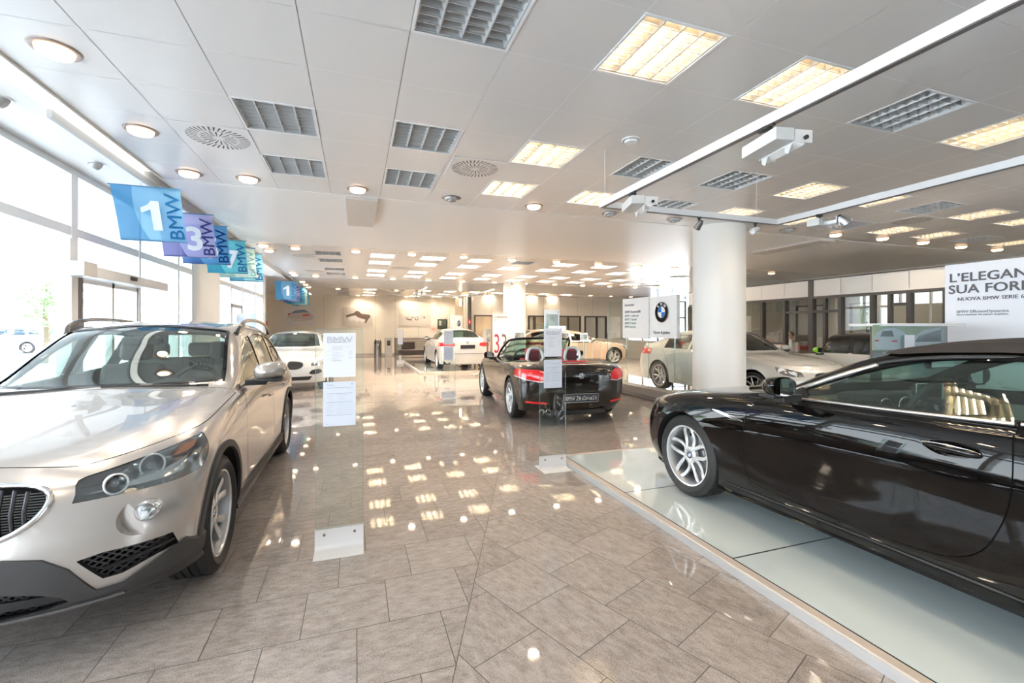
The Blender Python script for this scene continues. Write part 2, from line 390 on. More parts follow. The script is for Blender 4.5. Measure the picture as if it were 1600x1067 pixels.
# seams of the wall panels
g = MB()
for x in (-2.9, -1.6, -.3, 1.0, 2.05, 3.3, 4.6): g.box(x-.005, x+.005, YB-.004, YB, .12, ZC)
for x in (6.9, 7.9, 8.88, 9.9, 10.95, 12.0, 13.0, 14.0, 15.0, 16): g.box(x-.006, x+.006, 23.196, 23.2, 2.17, ZC)
g.box(5.9, 16, 23.196, 23.2, 2.17, 2.18)
struct(g.build('trim_panel_seams', mat('seam_shadow', (.42, .38, .33), .6)))
def frame(g, axis, c, a0, a1, z0, z1, w=.06, d=.06, m=0, bars=()):
    def bx(p0, p1, q0, q1):
        if axis == 'y': g.box(p0, p1, c-d/2, c+d/2, q0, q1, m)
        else: g.box(c-d/2, c+d/2, p0, p1, q0, q1, m)
    bx(a0, a1, z1-w, z1); bx(a0, a0+w, z0, z1-w); bx(a1-w, a1, z0, z1-w)
    if z0 > .02: bx(a0+w, a1-w, z0, z0+w)
    for t in bars: bx(t-w/2, t+w/2, z0+(w if z0 > .02 else 0), z1-w)
def pane(axis, c, a0, a1, z0, z1, name, parent=None, m=None, t=.008):
    g = MB()
    if axis == 'y': g.box(a0, a1, c-t/2, c+t/2, z0, z1)
    else: g.box(c-t/2, c+t/2, a0, a1, z0, z1)
    return g.build(name, m or glass_w, parent)
# rear office openings
k = 1
for (a, b, z0) in ((5.9, 6.97, 0), (8.97, 9.33, .95), (9.33, 12.2, .95), (12.45, 13.9, 0)):
    g = MB(); frame(g, 'y', 23.19, a, b, z0, 2.19, .07, .14, bars=(10.6, 11.4) if a == 9.33 else ((13.25,) if a == 12.45 else ()))
    o = struct(g.build('window_%d' % k, darkframe)); k += 1
    if a != 5.9: pane('y', 23.2, a+.06, b-.06, z0+.05, 2.12, 'pane', o, glass_o)
# rooms behind the rear openings
g = MB(); g.box(5.6, 17, 26.2, 26.3, 0, ZC); g.box(8.75, 8.85, 23.36, 26.2, 0, ZC); g.box(5.4, 5.5, 23.4, 26.2, 0, ZC); struct(g.build('wall_rear_room', mat('rear_room_wall', (.66, .56, .43), .6)))
g = MB(); g.cyl((5.2, 23.05, 0), (5.2, 23.05, .01), .01); 
g = MB(); g.box(5.56, 5.72, 23.0, 23.19, 0, ZC); o = g.build('dark_pillar', darkframe, bevel=.008); struct(o)
# far right daylight glazing beside the rear wall
g = MB(); frame(g, 'y', 23.2, 15.3, 19.6, 0, ZC-.05, .09, .1, bars=(16.4, 17.5, 18.6)); g.box(15.4, 19.5, 23.15, 23.25, 2.1, 2.2)
o = struct(g.build('window_5', darkframe)); pane('y', 23.22, 15.35, 19.55, .02, ZC-.1, 'pane', o)
g = MB(); g.box(20.5, 20.7, -5, 23.2, 0, ZC); struct(g.build('wall_right', panel_w))
# ---- glass wall on the left
def glazed(name, x, y0, y1, mull, thick=(), z1=ZC-.03, tr=(2.5, 2.6)):
    g = MB(); g.box(x-.06, x+.06, y0, y1, z1-.04, z1+.03); g.box(x-.06, x+.06, y0, y1, 0, .08)
    if tr: g.box(x-.06, x+.06, y0, y1, *tr)
    for y in mull:
        w = .06 if y in thick else .032
        g.box(x-.07, x+.07, y-w, y+w, .08, z1-.04)
    o = struct(g.build(name, alu_l, bevel=.004)); pane('x', x, y0, y1, .05, z1-.02, 'pane', o)
    return o
glazed('window_6', XG, -5, 10.15, [-5, -3.2, -1.4, .4, 2.2, 4.0, 6.3, 7.9, 9.4, 10.1], (6.3,))
g = MB(); g.box(XG-.12, XG+.1, 10.17, 11.75, 0, ZC); g.box(XG-.12, XG+.1, 17.1, 17.3, 0, ZC); g.box(-4.9, XG-.1, 17.15, 17.3, 0, ZC); g.box(-4.9, -4.78, 17.3, YB, 0, ZC)
struct(g.build('wall_left', plaster))
glazed('window_7', XG, 11.77, 17.08, [11.9, 12.9, 14.1, 15.0, 15.7, 17.0], (), tr=(2.5, 2.6))
g = MB(); g.box(-3.0, 20.5, -5.1, -5, 0, .1); g.box(-3.0, 20.5, -5.1, -5, 3.1, ZC); g.box(-3.0, 6.0, -5.1, -5, .1, 3.1); struct(g.build('wall_front', plaster))  # unseen; solid part placed to keep bright reflections off the stand glass
g = MB()
for x in np.arange(6.0, 21, 1.8): g.box(x-.04, x+.04, -5.1, -5, .1, 3.1)
g.box(6, 20.5, -5.1, -5, 2.1, 2.2); o = struct(g.build('window_8', alu_l)); pane('y', -5.05, 6, 20.5, .1, 3.1, 'pane', o)
# sliding entrance doors with operator box
g = MB()
g.box(XG-.02, XG+.06, 6.36, 6.48, 0, 2.06, 1)
for a in (7.15, 7.84): g.box(XG-.02, XG+.05, a, a+.06, 0, 2.06)
g.box(XG-.02, XG+.05, 6.36, 7.9, 2.0, 2.06); o = struct(g.build('door_1', [alu, mat('door_edge_dark', (.12, .11, .11), .5)]))
t = thing('door_operator', 'grey sliding door operator box above the glass entrance on the left', 'door closer', (XG+.07, 6.1, 2.05))
g = MB(); g.box(0, .19, .16, 2.25, 0, .125); g.build('housing', alu_l, t, bevel=.01)
g = MB(); g.box(-.01, .22, -.1, .16, -.01, .15); g.build('end_box', alu, t, bevel=.008)
g = MB(); g.box(.19, .21, 1.0, 1.16, .05, .1); g.build('sensor', black, t, bevel=.006)
g = MB(); g.box(.02, .05, .0, .06, .15, .40); g.build('cable_cover', alu_l, t)
g = MB(); g.box(XG-.02, XG+.06, 13.0, 14.05, 2.02, 2.1); g.box(XG-.02, XG+.06, 13.0, 13.06, 0, 2.1); g.box(XG-.02, XG+.06, 14.0, 14.06, 0, 2.1); struct(g.build('door_2', alu))
# columns
def column(x, y, lab, r=.43):
    g = MB(); g.lathe([(r, 0), (r, .06), (r, ZC-.05), (r, ZC+.05)], 64); o = g.build('column', mat('column_white', (.80, .79, .76), .4), smooth=30); o.location = (x, y, 0); struct(o); o['label'] = lab
column(6.03, 6.30, 'thick round white column behind the bonnet of the black car')
column(5.78, 16.4, 'round white column further back behind the dark roadster')
# ---- office partition on the right
g = MB()
ys = [-3, -2.3, -1.6, -.9, -.2, .5, 1.2, 1.9, 2.6, 3.3, 4.0, 4.7, 5.4, 6.0, 6.69, 7.37, 8.08, 8.81, 9.5, 10.2, 10.95, 11.7, 12.4]
for i in range(0, len(ys)-1): g.box(XP, XP+.08, ys[i]+.006, ys[i+1]-.006, 2.30, 2.66)
g.box(XP, XP+.08, -3, 12.4, 2.25, 2.30); g.box(XP, XP+.08, 8.85, 12.4, 0, 1.05)
g.box(XP+.02, XP+.07, -3, 12.4, 2.28, 2.655)
struct(g.build('wall_office_front', panel_w))
g = MB(); g.box(XP-.02, XP+.1, -3, 12.4, 2.655, 2.68); struct(g.build('trim_office_top', mat('seam_dark', (.12, .10, .09), .6)))
g = MB(); g.box(XP-.02, XP+.1, -3, 12.4, 2.2, 2.26)
for y in ys: 
    w = .06 if abs(y-8.08) < .01 else .036
    g.box(XP-.03, XP+.1, y-w, y+w, 0, 2.66 if w == .06 else 2.2)
for a, b, z in ((8.12, 8.8, 1.86), (7.4, 8.03, 1.86), (6.04, 6.3, 1.95)): g.box(XP-.01, XP+.09, a, b, z, z+.06)
for y in (6.36, 7.75, 5.1): g.box(XP-.01, XP+.09, y-.03, y+.03, 0, 2.2)
g.box(XP-.01, XP+.1, 8.82, 12.4, 1.05, 1.11)
o = struct(g.build('window_9', darkframe)); pane('x', XP+.045, -3, 12.4, 0.02, 2.24, 'pane', o, glass_o)
# offices interior: rear wall with bright openings
g = MB(); XO = 15.2
g.box(XO, XO+.1, -3, 12.4, 0, .75); g.box(XO, XO+.1, -3, 12.4, 2.3, ZC)
for y in np.arange(-2.6, 12.4, 1.9): g.box(XO, XO+.1, y-.42, y+.42, .75, 2.3)
g.box(XP+.1, XO, 12.4, 12.5, 0, ZC); g.box(XP+.6, XO, 7.05, 7.12, 0, 2.6); g.box(XP+1.2, XO, 3.8, 3.88, 0, 2.6)
struct(g.build('wall_office_rear', mat('office_wall', (.62, .60, .55), .6)))
g = MB()
for y in np.arange(-1.65, 12.4, 1.9): frame(g, 'x', XO+.03, y-.53, y+.53, .75, 2.3, .05, .06, bars=(y,))
o = struct(g.build('window_10', darkframe)); pane('x', XO+.05, -3, 12.4, .76, 2.29, 'pane', o)
g = MB(); g.box(13.1, 13.2, 12.5, 23.2, 0, .9); struct(g.build('wall_counter_low', panel_w))
g = MB(); g.box(14.2, 16.6, 14.5, 14.7, 0, ZC-.3); struct(g.build('wall_stair_block', mat('tan_panel', (.55, .44, .33), .5)))
# exterior
ext = mat('pale_paving', (.62, .62, .60), .8, fn=noise_col((.56, .56, .55), (.68, .67, .65), .4))
g = MB(); g.box(-120, XG-.12, -60, 120, -.25, -.13); g.box(XG-.12, 22, -60, -5.12, -.25, -.13); g.box(15.4, 90, -60, 120, -.25, -.13); g.box(15.0, 25, 30.1, 120, -.25, -.13)
struct(g.build('ground', ext))
# ---------------------------------------------------------------- ceiling fittings
ORD = ['first', 'second', 'third', 'fourth', 'fifth', 'sixth', 'seventh', 'eighth', 'ninth', 'tenth', 'eleventh', 'twelfth', 'thirteenth', 'fourteenth', 'fifteenth']
def troffer(on, near):
    t = thing('louvre_ceiling_light', '', 'ceiling light')
    w = PX/2-.004; wy = .296; fl = .018
    g = MB()
    g.box(-w, w, -wy, -wy+fl, -.004, .004); g.box(-w, w, wy-fl, wy, -.004, .004); g.box(-w, -w+fl, -wy+fl, wy-fl, -.004, .004); g.box(w-fl, w, -wy+fl, wy-fl, -.004, .004)
    g.build('frame', white, t)
    g = MB(); a, b = w-fl, wy-fl
    g.add([(-a, -b, .13), (a, -b, .13), (a, b, .13), (-a, b, .13), (-a, -b, 0), (a, -b, 0), (a, b, 0), (-a, b, 0)], [(0, 1, 5, 4), (1, 2, 6, 5), (2, 3, 7, 6), (3, 0, 4, 7), (0, 3, 2, 1)])
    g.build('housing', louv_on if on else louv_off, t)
    # parabolic louvre: wedge blades, wide at top, thin below
    g = MB(); nx, ny = 4, (8 if near else 6)
    def wedge_x(x, y0, y1, wt, wb, z0, z1): g.add([(x-wb, y0, z0), (x+wb, y0, z0), (x+wt, y0, z1), (x-wt, y0, z1), (x-wb, y1, z0), (x+wb, y1, z0), (x+wt, y1, z1), (x-wt, y1, z1)], [(0, 1, 2, 3), (7, 6, 5, 4), (0, 4, 5, 1), (1, 5, 6, 2), (2, 6, 7, 3), (3, 7, 4, 0)])
    def wedge_y(y, x0, x1, wt, wb, z0, z1): g.add([(x0, y-wb, z0), (x1, y-wb, z0), (x1, y+wt, z1), (x0, y+wt, z1)], [(0, 1, 2, 3)]); g.add([(x0, y+wb, z0), (x1, y+wb, z0), (x1, y-wt, z1), (x0, y-wt, z1)], [(3, 2, 1, 0)]); g.add([(x0, y-wb, z0), (x1, y-wb, z0), (x1, y+wb, z0), (x0, y+wb, z0)], [(0, 1, 2, 3)])
    for i in range(nx+1):
        x = -a+2*a*i/nx; wedge_x(x if 0 < i < nx else x*(1-.015), -b, b, .030, .004, .006, .075)
    for j in range(ny+1):
        y = -b+2*b*j/ny; wedge_y(y, -a, a, .014, .0025, .01, .072)
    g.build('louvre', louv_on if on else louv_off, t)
    g = MB()
    for i in range(nx):
        x = -a+2*a*(i+.5)/nx; g.cyl((x, -b+.02, .098), (x, b-.02, .098), .013, n=8)
    g.build('tubes', lampon if on else lensoff, t)
    if on:
        g = MB(); g.add([(-a+.005, -b+.005, .126), (a-.005, -b+.005, .126), (a-.005, b-.005, .126), (-a+.005, b-.005, .126)], [(0, 3, 2, 1)]); g.build('reflector', troff, t)
        ld = bpy.data.lights.new('louvre_lamp', 'AREA'); ld.shape = 'RECTANGLE'; ld.size = .5; ld.size_y = .5; ld.energy = 8.0 if near else 40; ld.color = (1, .88, .73); ld.spread = math.radians(140)
        lo = bpy.data.objects.new('louvre_lamp', ld); COL.objects.link(lo); lo.parent = t; lo.location = (0, 0, .118)
    return t
AREA = ['front hall', 'middle hall', 'far hall']
protos = {}
def rown(area, y):
    ys = sorted({f[5] for f in fix if f[3] == area}); return ys.index(y), len(ys)
for (x, y, on, area, k, yy) in sorted(fix, key=lambda f: (f[3], f[5], f[4])):
    key = (on, area == 0)
    rowl = sorted([f[4] for f in fix if f[3] == area and f[5] == yy]); i = rowl.index(k); r, nr = rown(area, yy)
    lab = '%s louvre light, %s from the left in the %s row of the %s' % ('glowing' if on else 'unlit', ORD[i], ORD[r], AREA[area])
    if key not in protos: o = protos[key] = troffer(on, area == 0); o.location = (x, y, ZC)
    else: o = dup(protos[key], (x, y, ZC))
    o['label'] = lab; o['group'] = 'louvre lights in the %s ceiling' % AREA[area]
# downlights
def downlight(on):
    t = thing('downlight', '', 'ceiling light')
    g = MB(); g.lathe([(.132, .0), (.130, -.006), (.118, -.010), (.100, -.006), (.096, .0)], 40); g.build('trim_ring', mat('bronze_ring', (.30, .24, .21), .35, .6), t, smooth=40)
    g = MB(); g.lathe([(.097, -.002), (.095, -.022), (.088, -.034), (.075, -.038)], 40); g.build('glass_ring', halo if on else lensoff, t, smooth=60)
    g = MB(); g.lathe([(.075, -.038), (.05, -.040), (.0, -.041)], 32); g.build('lens', lampon if on else lensoff, t, smooth=60)
    if on:
        ld = bpy.data.lights.new('downlight_lamp', 'AREA'); ld.shape = 'DISK'; ld.size = .14; ld.energy = 2.6; ld.color = (1, .84, .66); ld.spread = math.radians(150)
        lo = bpy.data.objects.new('downlight_lamp', ld); COL.objects.link(lo); lo.parent = t; lo.location = (0, 0, -.045)
    if not on:
        g = MB(); g.lathe([(.06, -.02), (.055, -.05), (.0, -.07)], 24); g.build('swivel_eye', mat('eye_grey', (.35, .34, .33), .3, .5), t, smooth=60)
    return t
dl = [(-1.80, 3.64, 1), (-1.81, 4.87, 1), (-1.79, 6.03, 1), (-1.2, 6.03, 1), (.02, 6.03, 1), (1.22, 6.03, 0), (2.42, 6.03, 1), (3.67, 6.03, 0), (4.87, 6.03, 0), (7.29, 6.0, 0), (8.5, 6.0, 1), (9.72, 5.95, 1), (10.95, 5.95, 1), (12.3, 6.0, 1), (13.5, 5.95, 1), (-1.8, 2.42, 1), (-1.8, 1.2, 1)]
d2 = [(-1.85, 10.72, 1), (-1.85, 11.4, 1)]+[(-1.25+1.25*k, 10.85, 1) for k in range(0, 12)]
d3 = [(-1.9, 15.74, 1), (-1.9, 16.35, 1)]+[(-1.27+1.25*k, 16.4, 1) for k in range(0, 13)]
d4 = [(-1.9, y, 1) for y in (18.5, 19.7, 20.9)]+[(-.75+1.26*k, 21.4, 1) for k in range(0, 14)]
d5 = [(.1+2.5*k, 25.2, 1) for k in range(0, 2)]
dp = {}
for nm, lst in (('front hall ceiling', dl), ('middle ceiling by front strip', d2), ('middle ceiling by rear strip', d3), ('far hall ceiling', d4), ('far hall by the poster wall', d5)):
    cnt = {}
    lst = sorted(lst, key=lambda p: (p[0], p[1]))
    for n_, (x, y, on) in enumerate(lst):
        if on not in dp: o = dp[on] = downlight(on); o.location = (x, y, ZC)
        else: o = dup(dp[on], (x, y, ZC))
        o['label'] = '%s round downlight, %s from the windows, %s' % ('glowing' if on else 'unlit', (ORD+['sixteenth', 'seventeenth', 'eighteenth', 'nineteenth'])[n_], nm)
        o['group'] = 'round downlights in the '+nm
# soffit spotlights
for n_, (x, y) in enumerate([(-2.58, 4.55), (-2.62, 6.0), (-2.6, 13.0)]):
    t = thing('soffit_spotlight', '%s grey half-sunk spotlight in the white soffit above the glass wall' % ('nearest', 'second', 'farthest')[n_] if True else '', 'spotlight', (x, y, ZC), group='soffit spotlights')
    g = MB(); g.lathe([(.075, 0), (.073, -.008), (.055, -.01), (.05, 0)], 32); g.build('trim_ring', alu, t, smooth=40)
    M_ = Matrix.Rotation(.6, 4, 'Y'); g = MB(); g.lathe([(.055, .02), (.058, -.02), (.05, -.055), (.042, -.06), (.03, -.05), (0, -.048)], 28, M_); g.build('lamp_head', mat('spot_grey', (.48, .48, .47), .3, .4), t, smooth=50)
# swirl diffusers
def diffuser():
    t = thing('swirl_air_diffuser', '', 'air vent')
    g = MB(); g.box(-.29, .29, -.285, .285, -.004, .002); g.build('face_plate', ceil_m, t)
    g = MB()
    for rr0, rr1, n_, ph in ((.165, .255, 36, 0), (.05, .15, 18, .1)):
        for i in range(n_):
            a = 2*PI*i/n_+ph; a2 = a+.10*(1 if rr0 > .1 else 1.6)
            c0, c1 = Vector((rr0*math.cos(a), rr0*math.sin(a), -.0045)), Vector((rr1*math.cos(a2), rr1*math.sin(a2), -.0045))
            nrm = Vector((-(c1-c0).y, (c1-c0).x, 0)).normalized(); w0, w1 = .004, .0085
            if rr0 < .1: w0, w1 = .003, .0075
            g.add([c0-nrm*w0, c0+nrm*w0, c1+nrm*w1, c1-nrm*w1], [(0, 1, 2, 3)])
    g.build('slots', mat('slot_shadow', (.10, .09, .085), .7), t)
    return t
sw = [(-1.2, 4.83, 0), (1.24, 4.83, 0), (1.24, 1.53, 0), (8.6, 4.83, 0), (-1.2, 12.0, 1), (-1.2, 15.0, 1), (1.24, 13.5, 1), (3.7, 13.5, 1), (6.1, 13.5, 1), (8.6, 13.5, 1)]
labs = ['white square swirl air vent nearest the glass wall in the front ceiling', 'white swirl air vent between the unlit and the glowing lights of the front ceiling', 'white swirl air vent cut by the top edge of the picture', 'white swirl air vent beyond the suspended rail on the right', 'swirl air vent by the windows at the start of the middle ceiling', 'swirl air vent by the windows at the end of the middle ceiling', 'swirl air vent in the middle ceiling, second of its row', 'swirl air vent in the middle ceiling, third of its row', 'swirl air vent in the middle ceiling, fourth of its row', 'swirl air vent in the middle ceiling, last of its row']
p = None
for (x, y, a), lb in zip(sw, labs):
    if p is None: p = diffuser(); o = p
    else: o = dup(p)
    o.location = (x, y, ZC-.003); o['label'] = lb; o['group'] = 'swirl air diffusers'
t = thing('smoke_detector', 'small round ceiling speaker between the lights above the showroom', 'smoke detector', (2.43, 3.62, ZC))
g = MB(); g.lathe([(.085, 0), (.083, -.010), (.07, -.014)], 32); g.build('rim', ceil_m, t, smooth=40)
g = MB(); g.lathe([(.062, -.014), (.055, -.03), (0, -.034)], 32); g.build('sensor_dome', white, t, smooth=40)
# flag rail
g = MB(); g.box(-2.30, -2.27, 4.55, 12.2, ZC-.1, ZC-.035); o = g.build('flag_rail', mat('rail_grey', (.42, .43, .44), .5)); tag(o, 'long grey rail under the soffit that carries the coloured flags nearest', 'rail')
g = MB(); g.box(-2.30, -2.27, 16.6, 22.6, ZC-.1, ZC-.035); o = g.build('flag_rail', mat('rail_grey')); tag(o, 'far grey rail carrying the second cluster of blue flags', 'rail')
# hanging flags
def alpha_cloth(name, c, tr):
    m = bpy.data.materials.new(name); m.use_nodes = True; n = m.node_tree.nodes; l = m.node_tree.links; n.clear()
    o = n.new('ShaderNodeOutputMaterial'); d = n.new('ShaderNodeBsdfDiffuse'); t = n.new('ShaderNodeBsdfTranslucent'); p = n.new('ShaderNodeBsdfTransparent')
    d.inputs[0].default_value = (*c, 1); t.inputs[0].default_value = (*c, 1); p.inputs[0].default_value = (*[min(1, .35+.8*q) for q in c], 1)
    a = n.new('ShaderNodeMixShader'); a.inputs[0].default_value = .45; l.new(d.outputs[0], a.inputs[1]); l.new(t.outputs[0], a.inputs[2])
    b = n.new('ShaderNodeMixShader'); b.inputs[0].default_value = tr; l.new(a.outputs[0], b.inputs[1]); l.new(p.outputs[0], b.inputs[2]); l.new(b.outputs[0], o.inputs[0])
    return m
flagcols = [((.10, .36, .66), (.24, .53, .80), (.04, .24, .52), 'sky blue', '1'), ((.23, .24, .55), (.48, .48, .80), (.10, .10, .33), 'violet', '3'), ((.05, .19, .52), (.14, .38, .72), (.02, .10, .34), 'deep blue', '5'),
            ((.05, .42, .65), (.16, .65, .78), (.03, .20, .48), 'turquoise', '7'), ((.40, .66, .66), (.62, .80, .76), (.45, .75, .74), 'pale aqua', 'X'), ((.07, .40, .70), (.25, .65, .82), (.06, .24, .58), 'bright cyan', 'Z')]
def flag(i, loc, tilt, clus):
    cb, cl, ct, nm, num = flagcols[i]; fw, fh = .66, .62
    where = 'in the near row over the silver car' if clus == 0 else 'in the far row by the posters'
    t = thing('hanging_flag', '%s hanging flag %s, %s from the camera' % (nm, where, ORD[i]), 'flag', loc, group='coloured flags hanging from the near rail' if clus == 0 else 'coloured flags hanging from the far rail')
    t.rotation_euler = (tilt, 0, 0)
    mb_, ml_ = alpha_cloth('flag_dark_'+nm, tuple(.8*q for q in cb), .16), alpha_cloth('flag_light_'+nm, tuple(.85*q for q in cl), .16)
    if clus: pass
    # cloth: grid with soft waves, lighter disc area by face
    g = MB(); NU, NV = 44, 26
    def pt(u, v): return (-fw/2+fw*u, .012*math.sin(u*5+i)*v+.01*math.sin(v*4+u*2), -.015-fh*v)
    vs = [pt(a/NU, b/NV) for b in range(NV+1) for a in range(NU+1)]
    fs = []; ms = []
    # disc boundary followed exactly by moving grid columns: build rows split at disc edge
    g2 = MB(); g3 = MB()
    for b in range(NV):
        v0, v1 = b/NV, (b+1)/NV
        def edge(v):
            yy = (v-.3)*fh; r = .85; q = r*r-yy*yy
            return max(0, min(1, (.27*fw+r-math.sqrt(q))/fw))
        e0, e1 = edge(v0), edge(v1); n1 = 12; n2 = 20
        for a in range(n1): g2.add([pt(e0*a/n1, v0), pt(e0*(a+1)/n1, v0), pt(e1*(a+1)/n1, v1), pt(e1*a/n1, v1)], [(0, 1, 2, 3)], 0)
        for a in range(n2): g2.add([pt(e0+(1-e0)*a/n2, v0), pt(e0+(1-e0)*(a+1)/n2, v0), pt(e1+(1-e1)*(a+1)/n2, v1), pt(e1+(1-e1)*a/n2, v1)], [(0, 1, 2, 3)], 1)
    o = g2.build('cloth', [mb_, ml_], t, smooth=60)
    lettering([dict(sx='BMW', size=.205, x=fw/2-.015, z=-fh*.985, rot=-PI/2, y=-.026, off=.012, sxs=1.12)], alpha_cloth('flag_text_'+nm, ct, .10), t, 'lettering')
    nw = alpha_cloth('flag_white', (.90, .93, .97), .10)
    if num == '1':
        g = MB(); g.prism([(.02, -.50), (.11, -.50), (.11, -.16), (.035, -.16), (.0, -.205), (-.075, -.245), (-.075, -.305), (.02, -.26)], (0, 0, 0), (1, 0, 0), (0, 0, 1), (0, 1, 0), -.0275, -.0262); g.build('number', nw, t)
    else: lettering([dict(sx=num, size=.47, x=fw*.13, z=-fh*.84, align='CENTER', y=-.028, off=.03)], nw, t, 'number')
    g = MB(); g.cyl((-fw/2-.02, 0, -.01), (fw/2+.02, 0, -.01), .007, n=8); g.build('top_rod', mat('blue_rod', tuple(.5*q for q in cb), .4), t)
    g = MB(); g.cyl((-fw/2, .0, -.015-fh), (fw/2, 0, -.015-fh), .010, n=8); g.build('bottom_rod', mat('blue_rod2'+nm, tuple(.5*q for q in cb), .4), t)
    g = MB(); g.tube([(-.04, 0, -.006), (-.04, -.004, .03), (.02, -.004, .03), (.02, 0, -.006)], .0018, n=5); g.build('wire_hook', steel, t)
    return t
for i, y in enumerate([6.22, 7.47, 8.23, 9.5, 10.3, 11.04]): flag(i, (-2.27, y, ZC-.14), .42, 0)
for i, y in enumerate([17.1, 18.0, 18.9, 19.8, 20.7, 21.5]): flag(i, (-2.27, y, ZC-.14), .1, 1)
# ---------------------------------------------------------------- suspended lighting rails
def rail_frame(loc, rz, wx, ly, lab, hang, wires):
    t = thing('suspended_lighting_rail', lab, 'lighting rail', loc, rz)
    g = MB(); h, w = .058, .04
    for (x0, x1, y0, y1) in ((0, w, -ly, 0), (wx-w, wx, -ly, 0), (w, wx-w, -w, 0)):
        g.box(x0, x1, y0, y1, -h/2, h/2); g.box(x0+.004, x1-.004, y0+.004, y1-.004, -h/2-.006, -h/2, 1)
    g.build('rail', [white, grey_pd], t)
    for (x, y) in wires:
        g = MB(); g.cyl((x, y, h/2), (x, y, hang), .0022, n=6); g.build('hanging_wire', white, t)
    return t
rail_frame((2.27, 3.92, 2.70), 0, 2.33, 7.5, 'white three-sided suspended lighting rail hanging above the black car', ZC-2.70, [(.05, -.02), (2.0, -.02), (.02, -5.2), (2.31, -5.2)])
rail_frame((2.25, 18.9, 2.86), 0, 2.4, 3.6, 'small distant suspended rail above the white saloon on its platform', ZC-2.86, [(.02, -.1), (2.38, -.1), (2.38, -3.2), (.02, -3.2)])
def box_projector(loc, rz, lab, disc=False, s=1):
    t = thing('rail_floodlight', lab, 'spotlight', loc, rz, 'floodlights on the near rail')
    g = MB(); g.cyl((0, 0, -.02), (0, 0, 0), .035, n=16); g.box(-.012, .012, -.07, .07, -.012, 0); g.cyl((0, 0, -.07), (0, 0, -.02), .011); g.build('rail_adapter', black, t)
    g = MB(); g.box(-.065, .065, -.17, .17, -.15, -.07); g.build('gear_box', mat('pale_grey_metal', (.66, .67, .66), .35, .1), t, bevel=.003)
    if not disc:
        g = MB(); g.prism([(-.03, 0), (.05, 0), (.05, -.09), (.02, -.11), (-.03, -.03)], (.075, -.12, -.10), (0, 1, 0), (0, 0, 1), (1, 0, 0), 0, .004); g.prism([(-.03, 0), (.05, 0), (.05, -.09), (.02, -.11), (-.03, -.03)], (.075, .10, -.10), (0, 1, 0), (0, 0, 1), (1, 0, 0), 0, .004)
        g.box(.068, .19, -.17, -.162, -.16, -.08); g.box(.068, .19, .162, .17, -.16, -.08)
        g.build('bracket', alu_l, t)
        g = MB(); g.prism([(0, 0), (.07, -.012), (.085, -.05), (.05, -.085), (-.01, -.06)], (.08, 0, -.095), (1, 0, 0), (0, 0, 1), (0, 1, 0), -.158, .158); g.build('reflector_head', white, t, bevel=.004)
        g = MB(); g.cyl((.14, -.185, -.13), (.14, -.16, -.13), .014, n=12); g.build('knob', black, t)
    else:
        g = MB(); g.box(-.20, -.19, -.06, .06, -.14, -.06); g.box(-.2, -.06, -.065, -.058, -.14, -.1); g.box(-.2, -.06, .058, .065, -.14, -.1); g.build('bracket', alu_l, t)
        M_ = Matrix.Translation((-.24, -.02, -.12)) @ Matrix.Rotation(2.3, 4, (.9, -.35, 0)); g = MB(); g.lathe([(.02, -.09), (.05, -.06), (.085, .0), (.088, .01), (.08, .008), (.05, -.04), (0, -.05)], 32, M_); g.build('reflector_head', mat('reflector_silver', (.6, .62, .63), .12, .9), t, smooth=45)
        g = MB(); g.cyl((-.225, -.01, -.06), (-.235, -.02, -.10), .035, .03); g.build('knob', black, t)
    t.scale = (.88, .88, .88)
    return t
box_projector((2.29, 2.02, 2.664), -.2, 'large pale box floodlight under the left arm of the rail, nearer one')
box_projector((2.29, 3.38, 2.664), -.3, 'smaller looking pale box floodlight near the left corner of the rail')
box_projector((4.58, 3.40, 2.664), PI/2+.25, 'box floodlight with a round silver reflector on the right arm of the rail', True)
def small_spot(loc, rz, lab, tilt=.8, grp='small spots on the rails', m=None):
    t = thing('rail_spotlight', lab, 'spotlight', loc, rz, grp)
    g = MB(); g.cyl((0, 0, -.05), (0, 0, 0), .010, n=8); g.cyl((0, 0, -.012), (0, 0, 0), .02, n=12); g.build('rail_adapter', black, t)
    M_ = Matrix.Translation((0, 0, -.075)) @ Matrix.Rotation(tilt, 4, 'X'); g = MB(); g.lathe([(.0, .05), (.022, .048), (.03, .02), (.035, -.05), (.03, -.052), (.02, -.02), (0, -.02)], 20, M_); g.build('lamp_head', m or mat('spot_dark', (.20, .19, .18), .35, .4), t, smooth=45)
    return t
small_spot((3.47, 3.90, 2.664), 0, 'small dark spotlight on the rail in front of the thick column')
small_spot((4.25, 3.90, 2.664), PI/2, 'small white spotlight on the rail just right of the thick column', 1.1, m=white)
for i, (x, y) in enumerate([(2.27, 18.2), (2.27, 17.3), (2.27, 16.5), (4.63, 17.4), (4.63, 16.2), (4.63, 15.5)]):
    small_spot((x, y, 2.822), .5*i, 'tiny spotlight on the distant rail, %s of the %s arm' % (('farthest', 'middle', 'nearest')[i % 3], 'left' if i < 3 else 'right'), 1.0, 'tiny spots on the distant rail', white if i % 2 else None)
small_spot((5.5, 15.85, ZC), 0, 'dark ceiling spotlight just left of the distant round column', .9, 'ceiling spots')
t = thing('pendant_light', 'slim glowing tube pendant hanging in front of the poster wall', 'pendant light', (5.0, 22.4, 2.62))
g = MB(); g.lathe([(.05, 0), (.055, .02), (.055, .34), (.04, .36)], 20); g.build('glass_shade', mat('pendant_glow', (1, .9, .7), .5, emit=(1, .84, .62), es=5), t, smooth=50)
g = MB(); g.cyl((0, 0, .36), (0, 0, ZC-2.62), .004, n=6); g.build('cable', white, t)
